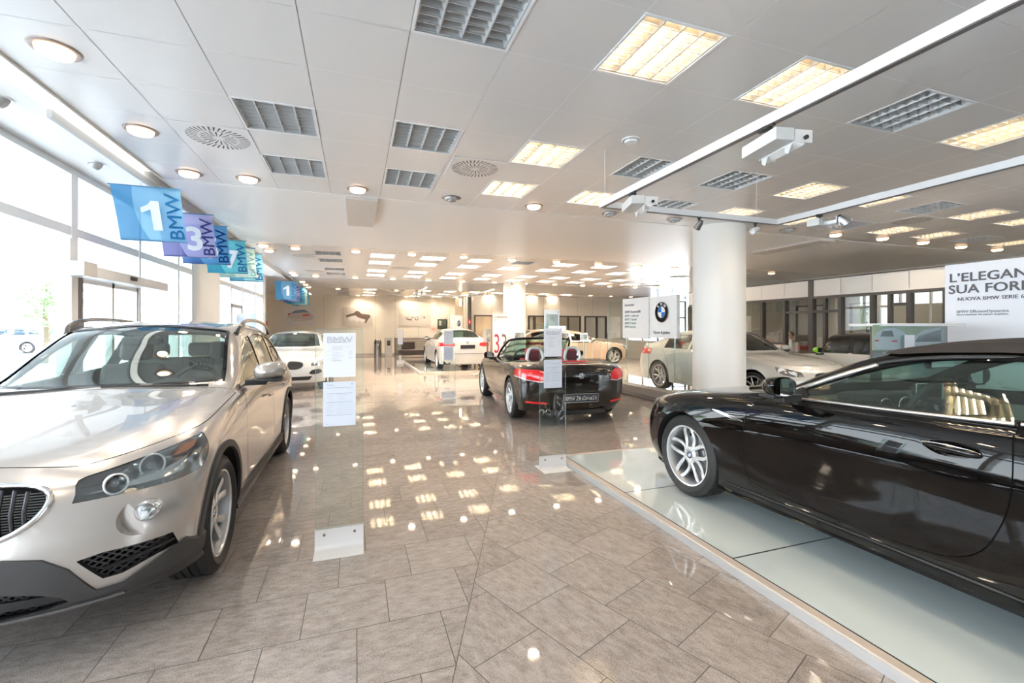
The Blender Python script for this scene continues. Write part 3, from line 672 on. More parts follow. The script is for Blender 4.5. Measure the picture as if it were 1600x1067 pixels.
# ---------------------------------------------------------------- car builder
def pch(pts):
    xs = np.array([p[0] for p in pts], float); ys = np.array([p[1] for p in pts], float)
    if len(xs) == 1: return lambda x: np.full_like(np.asarray(x, float), ys[0])
    h = np.diff(xs); d = np.diff(ys)/h; m = np.zeros_like(ys)
    if len(xs) > 2:
        for i in range(1, len(xs)-1):
            if d[i-1]*d[i] > 0:
                w1, w2 = 2*h[i]+h[i-1], h[i]+2*h[i-1]; m[i] = (w1+w2)/(w1/d[i-1]+w2/d[i])
    m[0], m[-1] = d[0], d[-1]
    def f(x):
        x = np.clip(np.asarray(x, float), xs[0], xs[-1]); i = np.clip(np.searchsorted(xs, x)-1, 0, len(h)-1); t = (x-xs[i])/h[i]
        return (2*t**3-3*t**2+1)*ys[i]+(t**3-2*t**2+t)*h[i]*m[i]+(-2*t**3+3*t**2)*ys[i+1]+(t**3-t**2)*h[i]*m[i+1]
    return f
class Hull:
    """rows from underside centre up to the roof centre: (xf, xr, y-table, z-table[, cf, cr])"""
    def __init__(s, rows, nu=110, sub=5, cf=.5, cr=.45, n=2.7, caps=(22, 16)):
        R = []
        kf, kr = caps; km = nu-kf-kr
        ph = np.linspace(0, PI/2, kf+1)
        for r in rows:
            xf, xr, yt, zt = r[:4]; c0 = r[4] if len(r) > 4 else cf; c1 = r[5] if len(r) > 5 else cr; nn = r[6] if len(r) > 6 else n
            e = 2/nn
            xa = xf+c0*(1-np.cos(ph)**e); ya = np.sin(ph)**e
            ph2 = np.linspace(PI/2, 0, kr+1); xb = xr-c1*(1-np.cos(ph2)**e); yb = np.sin(ph2)**e
            xm = np.linspace(xf+c0, xr-c1, km+1)[1:-1]
            x = np.concatenate([xa, xm, xb]); cap = np.concatenate([ya, np.ones(len(xm)), yb])
            y = (pch(yt)(x) if yt else 0*x)*cap; z = pch(zt)(x)
            R.append(np.stack([x, y, z], -1))
        P = np.stack(R, 1)      # nu x rows x 3
        out = []; K = P.shape[1]
        for j in range(K-1):
            p0, p1, p2, p3 = P[:, max(j-1, 0)], P[:, j], P[:, j+1], P[:, min(j+2, K-1)]
            if j == 0: p0 = 2*p1-p2
            if j == K-2: p3 = p1*np.array([1, -1, 1])   # mirror across the centre line
            for q in range(sub):
                t = q/sub; t2, t3 = t*t, t**3
                c = .5*((2*p1)+(-p0+p2)*t+(2*p0-5*p1+4*p2-p3)*t2+(-p0+3*p1-3*p2+p3)*t3); out.append(c)
        out.append(P[:, -1]); s.G = np.stack(out, 1); s.G[:, :, 1] = np.maximum(s.G[:, :, 1], 0); s.sub = sub; s.K = K
        s.G[:, 0, 1] = 0; s.G[:, -1, 1] = 0; s.G[0, :, 1] = 0; s.G[-1, :, 1] = 0
        du = np.gradient(s.G, axis=0); dv = np.gradient(s.G, axis=1); nrm = np.cross(dv, du)
        L = np.linalg.norm(nrm, axis=-1, keepdims=True); nrm = nrm/np.maximum(L, 1e-9)
        # outward: compare with the direction from the body's axis
        c = np.array([2.2, 0, .7]); 
        sgn = np.sign(np.sum(nrm[len(nrm)//2, (K*sub)//2]*np.array([0, 1, 0]))); s.N = nrm*(sgn if sgn else 1)
        s.N[:, 0] = (0, 0, -1); s.N[0, :, 1] = 0; s.N[-1, :, 1] = 0; s.N[:, -1, 1] = 0
    def pts(s, off=0):
        g = s.G+s.N*off; k = s.G[:, :, 1] < 1e-7; g[:, :, 1] = np.where(k, 0, np.maximum(g[:, :, 1], 1e-4)); return g
    def _half2full(s, g, close=False):
        nu, nv = g.shape[:2]; idx = {}; vs = []
        def vid(i, j, sg):
            y = g[i, j, 1]
            k = (i, j, 1 if y < 1e-6 else sg)
            if k not in idx: idx[k] = len(vs); vs.append((g[i, j, 0], 0 if y < 1e-6 else y*sg, g[i, j, 2]))
            return idx[k]
        fs = []
        for sg in (1, -1):
            for i in range(nu-1):
                for j in range(nv-1):
                    q = [vid(i, j, sg), vid(i+1, j, sg), vid(i+1, j+1, sg), vid(i, j+1, sg)]
                    if sg < 0: q = q[::-1]
                    q2 = []
                    for a in q:
                        if a not in q2: q2.append(a)
                    if len(q2) > 2: fs.append(q2)
        return vs, fs
    def solid(s, mats, off=0):
        vs, fs = s._half2full(s.pts(off)); return mk(vs, fs, mats, weld=True)
    def shell(s, o0, o1, mats, rows=None, cols=None, mi=0):
        """thin solid between two offsets of the surface (mirrored, both sides)"""
        r0, r1 = rows or (0, s.K-1); j0, j1 = r0*s.sub, r1*s.sub+1; c0, c1 = cols or (0, s.G.shape[0])
        A, B = s.pts(o1)[c0:c1, j0:j1], s.pts(o0)[c0:c1, j0:j1]
        va, fa = s._half2full(A); vb, fb = s._half2full(B); o = len(va)
        fs = [list(f) for f in fa]+[[q+o for q in f][::-1] for f in fb]
        ed = {}
        for f in fa:
            for a, b in zip(f, f[1:]+f[:1]): ed[(a, b)] = ed.get((a, b), 0)+1
        for (a, b) in list(ed):
            if (b, a) not in ed: fs.append([b, a, a+o, b+o])
        return mk(va+vb, fs, mats, mi=mi)
def mk(vs, fs, mats, mi=0, weld=False):
    me = bpy.data.meshes.new('tmp'); me.from_pydata([tuple(v) for v in vs], [], fs)
    for m in mats: me.materials.append(m)
    bm = bmesh.new(); bm.from_mesh(me)
    if weld: bmesh.ops.remove_doubles(bm, verts=bm.verts, dist=2e-5)
    bmesh.ops.dissolve_degenerate(bm, edges=bm.edges, dist=1e-6)
    bmesh.ops.recalc_face_normals(bm, faces=bm.faces)
    for f in bm.faces: f.material_index = mi
    bm.to_mesh(me); bm.free()
    return me
def bool_op(me, cut, op='DIFFERENCE', solver='EXACT'):
    a = bpy.data.objects.new('ba', me); b = bpy.data.objects.new('bb', cut); COL.objects.link(a); COL.objects.link(b)
    m = a.modifiers.new('b', 'BOOLEAN'); m.operation = op; m.object = b; m.solver = solver
    try: m.material_mode = 'INDEX'
    except Exception: pass
    dg = bpy.context.evaluated_depsgraph_get(); r = bpy.data.meshes.new_from_object(a.evaluated_get(dg))
    bpy.data.objects.remove(a); bpy.data.objects.remove(b)
    return r
def prism_y(polys, y0, y1, mats, mi):      # polygons in (x, z), extruded along y on both sides
    g = MB()
    for poly in polys:
        for s_ in (1, -1): g.prism(poly, (0, 0, 0), (1, 0, 0), (0, 0, 1), (0, 1, 0), s_*y0, s_*y1, mi)
    return g.mesh('c', mats)
def prism_x(polys, x0, x1, mats, mi):      # polygons in (y, z)
    g = MB()
    for poly in polys: g.prism(poly, (0, 0, 0), (0, 1, 0), (0, 0, 1), (1, 0, 0), x0, x1, mi)
    return g.mesh('c', mats)
def prism_z(polys, z0, z1, mats, mi):      # polygons in (x, y)
    g = MB()
    for poly in polys: g.prism(poly, (0, 0, 0), (1, 0, 0), (0, 1, 0), (0, 0, 1), z0, z1, mi)
    return g.mesh('c', mats)
def mir(poly, ax=0):   # mirror a polygon in its first (y) or second coordinate
    return [((-p[0], p[1]) if ax == 0 else (p[0], -p[1])) for p in poly][::-1]
def ribbon(pts, w=.0055):
    """closed thin polygon following a polyline"""
    pts = [Vector((p[0], p[1])) for p in pts]; L = []; R_ = []
    for i, p in enumerate(pts):
        d = (pts[min(i+1, len(pts)-1)]-pts[max(i-1, 0)]).normalized(); n = Vector((-d.y, d.x))*w/2
        L.append(tuple(p+n)); R_.append(tuple(p-n))
    return L+R_[::-1]
def smoothline(pts, k=4):
    out = []; n = len(pts)
    for i in range(n-1):
        p0, p1, p2, p3 = [np.array(pts[max(0, min(n-1, q))], float) for q in (i-1, i, i+1, i+2)]
        for q in range(k):
            t = q/k; out.append(tuple(.5*((2*p1)+(-p0+p2)*t+(2*p0-5*p1+4*p2-p3)*t*t+(-p0+3*p1-3*p2+p3)*t**3)))
    out.append(tuple(pts[-1])); return out
def smoothpoly(pts, k=3):
    n = len(pts); out = []
    for i in range(n):
        p0, p1, p2, p3 = [np.array(pts[(q) % n], float) for q in (i-1, i, i+1, i+2)]
        for q in range(k):
            t = q/k; out.append(tuple(.5*((2*p1)+(-p0+p2)*t+(2*p0-5*p1+4*p2-p3)*t*t+(-p0+3*p1-3*p2+p3)*t**3)))
    return out
def circ(x, z, r, n=48): return [(x+r*math.cos(2*PI*i/n), z+r*math.sin(2*PI*i/n)) for i in range(n)]
def split_panels(me, seeds, mats, minf=6):
    """paint faces (index 0) not separated by cut faces flood into panels; returns {name: [meshes]}, rest"""
    bm = bmesh.new(); bm.from_mesh(me); bm.faces.ensure_lookup_table()
    lab = [-1]*len(bm.faces); isl = 0
    for f in bm.faces:
        if lab[f.index] >= 0 or f.material_index != 0: continue
        st = [f]; lab[f.index] = isl
        while st:
            q = st.pop()
            for e in q.edges:
                for h in e.link_faces:
                    if lab[h.index] < 0 and h.material_index == 0: lab[h.index] = isl; st.append(h)
        isl += 1
    size = [0]*isl
    for v in lab:
        if v >= 0: size[v] += 1
    cen = np.array([f.calc_center_median()[:] for f in bm.faces]) ; labs = np.array(lab)
    big = int(np.argmax(size)); got = {}
    for name, p in seeds:
        d = np.linalg.norm(cen-np.array(p), axis=1); d[labs < 0] = 9; k = int(labs[int(np.argmin(d))])
        if k == big or k in [x for l in got.values() for x in l]: continue
        got.setdefault(name, []).append(k)
    bm.free()
    used = {k for l in got.values() for k in l}
    def extract(keep):
        b = bmesh.new(); b.from_mesh(me); b.faces.ensure_lookup_table()
        dl_ = [f for f in b.faces if not keep(lab[f.index])]
        bmesh.ops.delete(b, geom=dl_, context='FACES'); m2 = bpy.data.meshes.new('p'); b.to_mesh(m2); b.free()
        for m in mats: m2.materials.append(m)
        return m2
    parts = {n: [extract(lambda v, k=k: v == k) for k in l] for n, l in got.items()}
    return parts, extract(lambda v: v not in used)
def rounded(name, x0, x1, y0, y1, z0, z1, m, parent, bev=.05, M=None, seg=3):
    g = MB(); g.box(x0, x1, y0, y1, z0, z1, 0, M); return g.build(name, m, parent, smooth=60, bevel=bev, seg=seg)
def wheel(car, x, y, side, R=.34, rimr=.235, wid=.235, style=None, mats=(None, None), near=True, z=None):
    """side -1: outer face towards -y. axis = y"""
    st = dict(n=5, a0=.10, a1=.24, w0=.016, w1=.024, dish=.03); st.update(style or {})
    M0 = Matrix.Translation((x, y, R if z is None else z)) @ Matrix.Rotation(PI/2*(1 if side < 0 else -1), 4, 'X')
    n = 96 if near else 40; o = wid/2
    # local: +z = outward
    rm, ri = mats
    g = MB()
    prof = [(rimr+.006, -o+.01), (rimr-.012, -o+.012), (rimr-.03, -.02), (rimr-.028, o-.05), (rimr-.012, o-.022), (rimr-.006, o-.012), (rimr+.010, o-.010), (rimr+.012, o-.016), (rimr+.002, o-.02), (rimr-.002, -o+.02)]
    g.lathe(prof, n, M0, 1, closed=True)
    # bright lip
    g.lathe([(rimr-.010, o-.018), (rimr-.006, o-.008), (rimr+.010, o-.006), (rimr+.0125, o-.013)], n, M0, 0)
    zf = o-.032
    g.lathe([(.068, zf-.05), (.070, zf-.016), (.055, zf-.006), (.036, zf-.010), (.034, zf-.018), (0, zf-.018)], 40 if near else 20, M0, 0)
    def arm(aa0, aa1):
        K = 9; L = []; 
        for k in range(K):
            t = k/(K-1); r = .05+(rimr-.012-.05)*t; a = aa0+(aa1-aa0)*(t**1.25)
            w = st['w0']+(st['w1']-st['w0'])*(t**1.6); zc = zf-.012+st['dish']*(-math.sin(PI*min(t*1.15, 1))*.35+.1*t)
            c = Vector((r*math.cos(a), r*math.sin(a), zc)); ddir = Vector((math.cos(a), math.sin(a), 0)); nn = Vector((-ddir.y, ddir.x, 0))
            L.append([c+nn*w, c+nn*w*.55+Vector((0, 0, .007)), c-nn*w*.55+Vector((0, 0, .007)), c-nn*w, c-nn*w*.8-Vector((0, 0, .035)), c+nn*w*.8-Vector((0, 0, .035))])
        vs = [M0 @ p for l in L for p in l]; q = 6
        for k in range(K-1):
            for j in range(q):
                f = (k*q+j, k*q+(j+1) % q, (k+1)*q+(j+1) % q, (k+1)*q+j); 
                if k == 0 and j == 0: base = len(g.v); g.add(vs, [], 0)
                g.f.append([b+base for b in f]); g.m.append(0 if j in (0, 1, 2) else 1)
    for i in range(st['n']):
        c = 2*PI*i/st['n']+PI/2+st.get('rot', 0)
        arm(c-st['a0'], c-st['a1']); arm(c+st['a0'], c+st['a1'])
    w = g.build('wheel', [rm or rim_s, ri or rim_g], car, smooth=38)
    g = MB(); rr = rimr; T = R
    # tread and sidewalls
    prof = [(rr-.004, -o+.02), (rr+.004, -o), (rr+.012, -o-.004), ((rr+T)/2, -o-.014), (T-.03, -o-.004), (T-.008, -o+.014)]
    gr = []
    for k in range(1, 5):
        yy = -o+.014+(wid-.028)*k/5; gr += [(T, yy-.006), (T-.008, yy-.0045), (T-.008, yy+.0045), (T, yy+.006)]
    prof += [(T-.001, -o+.026)]+gr+[(T-.001, o-.026), (T-.008, o-.014), (T-.026, o-.003), (T-.034, o+.003), ((rr+T)/2, o+.013), (rr+.026, o+.008), (rr+.022, o+.003), (rr+.012, o+.0), (rr+.006, o-.006)]
    kk = len(prof)
    def mod(i, j, r):
        if not near: return r
        h = prof[j][1]
        return r-.006 if (r > T-.004 and abs(h) > o*.42 and (i % 3 == 0)) else r
    if not near: prof = [(rr-.004, -o+.02), (rr+.01, -o), ((rr+T)/2, -o-.01), (T-.012, -o+.005), (T, -o+.03), (T, o-.03), (T-.012, o-.005), ((rr+T)/2, o+.01), (rr+.012, o), (rr+.006, o-.006)]
    g.lathe(prof, n*2 if near else n, M0, 0, mod=mod, cap=False); g.build('tyre', rubber, w, smooth=40)
    g = MB(); g.lathe([(.06, zf-.085), (.155, zf-.085), (.155, zf-.105), (.06, zf-.105)], 40, M0, 0, closed=True); g.lathe([(.0, zf-.06), (.075, zf-.06), (.08, zf-.09), (0, zf-.09)], 30, M0, 0); g.build('brake_disc', disc_m, w, smooth=40)
    if near:
        g = MB(); g.prism([(.10+.0*i, 0) for i in range(0)] or [(.11*math.cos(a), .11*math.sin(a)) for a in np.linspace(-.5, .5, 8)]+[(.17*math.cos(a), .17*math.sin(a)) for a in np.linspace(.5, -.5, 8)], (0, 0, 0), (1, 0, 0), (0, 1, 0), (0, 0, 1), zf-.12, zf-.07)
        me = g.mesh('brake_caliper', mat('caliper_grey', (.3, .3, .3), .4, .5)); me.transform(M0); link('brake_caliper', me, w, smooth=35, bevel=.004)
        for i in range(5):
            a = 2*PI*(i+.5)/5+PI/2; g = MB(); g.cyl((.048*math.cos(a), .048*math.sin(a), zf-.03), (.048*math.cos(a), .048*math.sin(a), zf-.008), .0085, n=10)
            me = g.mesh('wheel_bolt', black); me.transform(M0); link('wheel_bolt', me, w)
        roundel(w, .031, M0 @ Matrix.Translation((0, 0, zf-.013)) @ Matrix.Rotation(-PI/2, 4, 'X'), 'centre_cap', letters=False)
    else:
        g = MB(); g.lathe([(.0, zf-.008), (.028, zf-.008), (.03, zf-.014)], 16, M0); g.build('centre_cap', black, w)
    return w
def seat(car, x, y, z, m, w=.25, back=.62, rake=.30, head=True, bench=False):
    M_ = Matrix.Translation((x, y, z)) @ Matrix.Rotation(rake, 4, 'Y')
    s_ = rounded('seat', 0, .14, -w, w, 0, back, m, car, .055, M_)
    rounded('seat_cushion', x-.50, x+.05, y-w, y+w, z-.08, z+.10, m, s_ if False else car, .05) if not bench else None
    if head: rounded('headrest', .02, .12, -.13, .13, back+.035, back+.215, m, s_, .045, M_)
    return s_
def steering(car, x, y, z, r=.185, m=None, hub=True):
    M_ = Matrix.Translation((x, y, z)) @ Matrix.Rotation(-PI/2+.42, 4, 'Y')
    g = MB(); g.tube([M_ @ Vector((r*math.cos(t), r*math.sin(t), 0)) for t in np.linspace(0, 2*PI, 37)[:-1]], .017, 10, closed=True)
    o = g.build('steering_wheel', m or int_dk, car, smooth=60)
    g = MB(); 
    for a in (0, PI/2, -PI/2): g.box(.03, r, -.022, .022, -.012, .012, 0, M_ @ Matrix.Rotation(a+PI, 4, 'Z'))
    g.box(-.06, .06, -.07, .07, -.02, .022, 0, M_); g.build('steering_hub', m or int_dk, o, bevel=.012, smooth=50)
    return o
def door_mirror(car, x, y, z, s_, m, w=.23, h=.135, d=.13, low=None, glassdir=1):
    """housing bulges forward (-x); s_=+-1 side"""
    vs = []; K = 7; N = 16
    for i in range(K):
        t = i/(K-1); sc = math.sqrt(max(0, 1-(1-t)**2.2)) if i else .18
        for j in range(N):
            a = 2*PI*j/N; ca, sa = math.cos(a), math.sin(a)
            yy = w/2*np.sign(ca)*abs(ca)**.7*sc; zz = h/2*np.sign(sa)*abs(sa)**.75*sc
            vs.append((x-d*(1-t)+.035*(yy/w), y+s_*(w/2+yy), z+zz+.012*(yy/w)))
    fs = [(i*N+j, i*N+(j+1) % N, (i+1)*N+(j+1) % N, (i+1)*N+j) for i in range(K-1) for j in range(N)]+[tuple(range(N))[::-1], tuple(range((K-1)*N, K*N))]
    g = MB(); g.add(vs, fs); o = g.build('door_mirror', m, car, smooth=50)
    g = MB(); g.prism([(y+s_*(w/2+p[0]*.9), z+p[1]*.86) for p in [(w/2*np.sign(math.cos(a))*abs(math.cos(a))**.7, h/2*np.sign(math.sin(a))*abs(math.sin(a))**.75) for a in np.linspace(0, 2*PI, 17)[:-1]]], (0, 0, 0), (0, 1, 0), (0, 0, 1), (1, 0, 0), x, x+.006); g.build('mirror_glass', mirror_m, o)
    g = MB(); g.prism([(x-.10, y-s_*.05), (x+.0, y-s_*.05), (x-.01, y+s_*.10), (x-.075, y+s_*.10)], (0, 0, 0), (1, 0, 0), (0, 1, 0), (0, 0, 1), z-h/2-.035, z-h/2+.012); g.build('mirror_foot', low or black, o, bevel=.008)
    if low:
        g = MB(); g.box(x-d*.8, x+.002, y+s_*.03 if s_ > 0 else y-w+.02, y+w-.02 if s_ > 0 else y-.03, z-h/2-.006, z-h/2+.022); g.build('mirror_underside', low, o, bevel=.01)
    return o
def plate(car, M_, txt, w=.52, h=.11, bg_=None, fg=None, name='number_plate', size=.085, sxs=.8):
    g = MB(); g.box(-w/2, w/2, -.008, .004, -h/2, h/2); me = g.mesh(name, bg_ or black); me.transform(M_); o = link(name, me, car, bevel=.003)
    g = MB(); e = .006
    for b in ((-w/2, w/2, h/2-e, h/2), (-w/2, w/2, -h/2, -h/2+e), (-w/2, -w/2+e, -h/2, h/2), (w/2-e, w/2, -h/2, h/2)): g.box(b[0], b[1], -.0105, -.006, b[2], b[3])
    me = g.mesh('plate_rim', fg or satin); me.transform(M_); link('plate_rim', me, o)
    if txt: lettering([dict(sx=txt, size=size, x=0, z=-size*.36, align='CENTER', y=-.010, sxs=sxs, off=.012)], fg or white, o, 'lettering', M_)
    return o
def body_of(car, hull, mats, wheels, ra, cav, side_wins, front_win, rear_win, grooves_side=(), grooves_top=(), grooves_x=(), extra=(), yarch=.52, glassm=None, seeds=(), goff=-.007, quad=False, wsplit=.35):
    """cuts the hull and returns (body object, panels dict)"""
    me = hull.solid(mats)
    g = MB()
    for (x, z) in wheels:
        for s_ in (1, -1): g.cyl((x, s_*yarch, z), (x, s_*1.2, z), ra, n=64, m=1)
    me = bool_op(me, g.mesh('c', mats))
    if cav: me = bool_op(me, cav(mats))
    if side_wins: me = bool_op(me, prism_y(side_wins, wsplit, 1.2, mats, 1))
    if front_win: me = bool_op(me, prism_z([front_win[0]], front_win[1], 2, mats, 1))
    if rear_win:
        k, poly, a, b = rear_win
        me = bool_op(me, prism_z([poly], a, b, mats, 1) if k == 'z' else prism_x([poly], a, b, mats, 1))
    for gx in grooves_side: me = bool_op(me, prism_y([ribbon(gx)], .60, 1.2, mats, 1))
    for gx, z0, z1 in grooves_top: me = bool_op(me, prism_z([ribbon(gx)], z0, z1, mats, 1))
    for gx, x0, x1 in grooves_x: me = bool_op(me, prism_x([ribbon(gx)], x0, x1, mats, 1))
    for ex in extra: me = bool_op(me, ex(mats))
    parts, rest = split_panels(me, seeds, mats) if seeds else ({}, me)
    def fin(name, m_):
        return link(name, m_, car, smooth=30)
    body = fin('body', rest)
    for n_, l in parts.items():
        for m_ in l: fin(n_, m_)
    gm = glassm or glass_car; gl = []
    def gl_(nm, prm, rows):
        m_ = bool_op(hull.shell(goff-.004, goff, [gm], rows=rows), prm.copy(), 'INTERSECT')
        for r0, of in ((4, 0), (6, 0), (3, -.0007), (5, -.0015), (2, -.002)):
            if len(m_.polygons) > 3: break
            m_ = bool_op(hull.shell(goff-.004+of, goff+of, [gm], rows=(r0, hull.K-1)), prm.copy(), 'INTERSECT')
        if len(m_.polygons) < 4: m_ = bool_op(hull.shell(goff-.004, goff, [gm], rows=rows), prm.copy(), 'INTERSECT', 'FAST')
        if len(m_.polygons) < 4: print('EMPTY glass', nm, car.name); return None

        m_.materials.clear(); m_.materials.append(gm); return link(nm, m_, car, smooth=30)
    if front_win: gl_('windscreen', prism_z([front_win[0]], front_win[1], 2, [gm], 0), (5, hull.K-1))
    if side_wins:
        for w_ in side_wins:
            for s_ in (1, -1):
                g = MB(); g.prism(w_, (0, 0, 0), (1, 0, 0), (0, 0, 1), (0, 1, 0), s_*wsplit, s_*1.2); gl_('side_window', g.mesh('c', [gm]), (4, hull.K-1))
    if rear_win:
        k, poly, a, b = rear_win; gl_('rear_window', prism_z([poly], a, b, [gm], 0) if k == 'z' else prism_x([poly], a, b, [gm], 0), (5, hull.K-1))
    return body
def overlay(car, hull, name, cut, o0, o1, m, rows=None, parent=None, smooth=30, cols=None):
    cc = cut.copy(); me = bool_op(hull.shell(o0, o1, [m], rows=rows, cols=cols), cut, 'INTERSECT')
    for alt, dl_ in (((0, hull.K-1), 0), (((rows or (0, 9))[0]+1, (rows or (0, 9))[1]), 0), ((1, 9), .0006), ((2, 8), .0009), ((1, 6), -.0007)):
        if len(me.polygons) < 4: me = bool_op(hull.shell(o0-dl_, o1+dl_, [m], rows=alt, cols=cols), cc.copy(), 'INTERSECT')
    if len(me.polygons) < 4: print('EMPTY overlay', name, car.name)
    me.materials.clear(); me.materials.append(m)
    me.polygons.foreach_set('material_index', [0]*len(me.polygons))
    return link(name, me, parent or car, smooth=smooth)
def cavity(hull, x0, x1, zb, ins=.05, zin=.05, mi=2, wmin=0):
    """cabin hollow: inset copy of the hull sections between x0 and x1"""
    def f(mats):
        xs = np.linspace(x0, x1, 26); rows = []
        K = hull.G.shape[1]
        for x in xs:
            sec = []
            for j in range(4*hull.sub, K, 2):
                gx = hull.G[:, j, 0]; y = np.interp(x, gx, hull.G[:, j, 1]); z = np.interp(x, gx, hull.G[:, j, 2]); sec.append((max(y-ins, 0), z-zin))
            y = np.interp(x, hull.G[:, K-1, 0], hull.G[:, K-1, 2]); sec.append((0, y-zin))
            # tidy: monotone inward
            for k in range(1, len(sec)): sec[k] = (min(sec[k][0], sec[k-1][0]), sec[k][1])
            full = [(0, zb), (sec[0][0], zb)]+sec
            full = [(p[0], max(p[1], zb+.004*k) if 0 < k else p[1]) for k, p in enumerate(full)]; full[1] = (full[1][0], zb)
            rows.append([(x, p[0], p[1]) for p in full])
        A = np.array(rows); n, m_ = A.shape[:2]
        vs = []; ids = {}
        L = 2*m_-2
        loop = lambda i: [tuple(A[i, k]) for k in range(m_)]+[(A[i, k, 0], -A[i, k, 1], A[i, k, 2]) for k in range(m_-2, 0, -1)]
        for i in range(n): vs += loop(i)
        fs = [(i*L+k, i*L+(k+1) % L, (i+1)*L+(k+1) % L, (i+1)*L+k) for i in range(n-1) for k in range(L)]+[tuple(range(L))[::-1], tuple(range((n-1)*L, n*L))]
        return mk(vs, fs, mats, mi=mi, weld=True)
    return f
# ---------------------------------------------------------------- silver crossover (left foreground)
def build_crossover():
    car = thing('crossover_car', 'large beige-silver crossover parked facing the camera at the left', 'car', (-1.66, 2.39, 0), PI/2)
    rows = [
     (.12, 4.30, [], [(0, .21), (4.5, .21)]),
     (.10, 4.35, [(0, .74), (1, .80), (4.4, .78)], [(0, .25), (.4, .24), (.9, .21), (4.5, .22)]),
     (.02, 4.42, [(0, .84), (1, .865), (3.6, .87), (4.4, .84)], [(0, .29), (.4, .28), (.8, .27), (4.4, .29)]),
     (.00, 4.45, [(0, .855), (.8, .885), (3.6, .888), (4.4, .86)], [(0, .40), (1, .42), (4.4, .43)]),
     (.012, 4.454, [(0, .855), (.8, .897), (2.2, .88), (3.6, .899), (4.4, .865)], [(0, .56), (.5, .60), (4.4, .62)]),
     (.05, 4.44, [(0, .83), (.8, .888), (2.2, .872), (3.6, .893), (4.4, .85)], [(0, .66), (.5, .74), (1.0, .79), (3.6, .85), (4.4, .86)]),
     (.10, 4.42, [(0, .78), (.7, .838), (1.5, .845), (3.0, .85), (4.3, .80)], [(0, .735), (.35, .80), (.8, .885), (1.5, .955), (3.0, 1.0), (4.4, 1.03)]),
     (.15, 4.40, [(0, .66), (.5, .72), (1.0, .755), (1.6, .79), (3.0, .795), (4.2, .75)], [(0, .765), (.35, .845), (.8, .925), (1.3, .985), (1.7, 1.01), (3.0, 1.05), (4.4, 1.09)]),
     (.20, 4.30, [(0, .46), (.5, .52), (1.1, .60), (1.6, .72), (1.9, .685), (2.4, .625), (3.0, .61), (4.2, .58)], [(0, .79), (.35, .875), (.8, .955), (1.2, 1.005), (1.55, 1.045), (1.7, 1.09), (2.0, 1.255), (2.3, 1.40), (2.45, 1.44), (2.9, 1.475), (3.5, 1.46), (4.05, 1.40), (4.4, 1.36)], .42, .3),
     (.22, 4.24, [(0, .24), (.5, .27), (1.1, .32), (1.6, .40), (2.2, .36), (4.2, .34)], [(0, .805), (.35, .89), (.8, .965), (1.2, 1.015), (1.48, 1.055), (1.6, 1.10), (1.95, 1.315), (2.2, 1.455), (2.35, 1.495), (2.9, 1.54), (3.5, 1.53), (4.1, 1.46), (4.4, 1.43)], .42, .3),
     (.22, 4.22, [], [(0, .81), (.35, .90), (.8, .975), (1.2, 1.02), (1.43, 1.06), (1.52, 1.09), (1.93, 1.35), (2.15, 1.475), (2.3, 1.512), (2.9, 1.557), (3.5, 1.547), (4.1, 1.475), (4.4, 1.44)], .42, .3)]
    h = Hull(rows, nu=130, sub=6, n=2.6)
    mats = [paint_x, gapm, int_md, black, mat('lamp_pocket', (.30, .31, .32), .25, .85)]
    wheels = [(.84, .345), (3.60, .345)]
    w1 = [(1.80, 1.045), (2.02, 1.19), (2.22, 1.305), (2.40, 1.375), (2.60, 1.405), (2.66, 1.41), (2.62, 1.06)]
    w2 = [(2.72, 1.062), (2.76, 1.415), (3.10, 1.42), (3.42, 1.40), (3.40, 1.30), (3.34, 1.085)]
    w3 = [(3.43, 1.09), (3.52, 1.39), (3.74, 1.365), (3.90, 1.30), (3.99, 1.17), (3.90, 1.115)]
    fw = ([(1.50, 0), (1.515, .25), (1.56, .48), (1.645, .685), (1.80, .66), (2.10, .60), (2.32, .565), (2.28, .3), (2.265, 0)]); fw = fw+[(x, -y) for x, y in fw[::-1] if y > 0]
    rw = [(-.56, 1.12), (.56, 1.12), (.50, 1.40), (-.50, 1.40)]
    # kidney, fog lamp, intakes, headlamp pockets
    kid = smoothpoly([(.05, .665), (.07, .775), (.13, .802), (.31, .798), (.40, .755), (.385, .68), (.28, .61), (.12, .60)], 3)
    hl = smoothline([(.135, .74), (.16, .79), (.25, .815), (.40, .845), (.60, .875)], 3)+smoothline([(.65, .873), (.635, .805), (.575, .745), (.46, .722), (.29, .715), (.12, .708)], 3)
    def hl_prism(mats_, mi, t0, t1):
        g = MB()
        for s_ in (1, -1):
            # axis pointing inwards from the corner; polygon in a plane (a = back along the side, b = up)
            a = Vector((.80, s_*.60, 0)); d = Vector((.60, -s_*.80, 0)); o = Vector((.10, s_*.46, 0))
            pol = [((p[0]-.10)*1.22, p[1]) for p in hl]
            g.prism(pol, o, a, (0, 0, 1), d, t0, t1, mi)
        return g.mesh('c', mats_)
    fog = circ(.725, .625, .052, 40)
    fog_r = circ(.715, .605, .082, 48)
    inl = [(.52, .475), (.60, .488), (.81, .48), (.825, .415), (.76, .405), (.66, .372), (.60, .372)]
    inc = smoothpoly([(-.50, .31), (-.40, .375), (-.2, .405), (.2, .405), (.40, .375), (.50, .31), (.3, .285), (0, .28), (-.3, .285)], 2)
    ex = [lambda m: prism_x([kid, mir(kid)], -.2, .19, m, 1), lambda m: hl_prism(m, 4, -.45, .30),
          lambda m: prism_x([fog_r, mir(fog_r)], -.2, .165, m, 0), lambda m: prism_x([inl, mir(inl)], -.3, .30, m, 3), lambda m: prism_x([inc], -.2, .14, m, 3)]
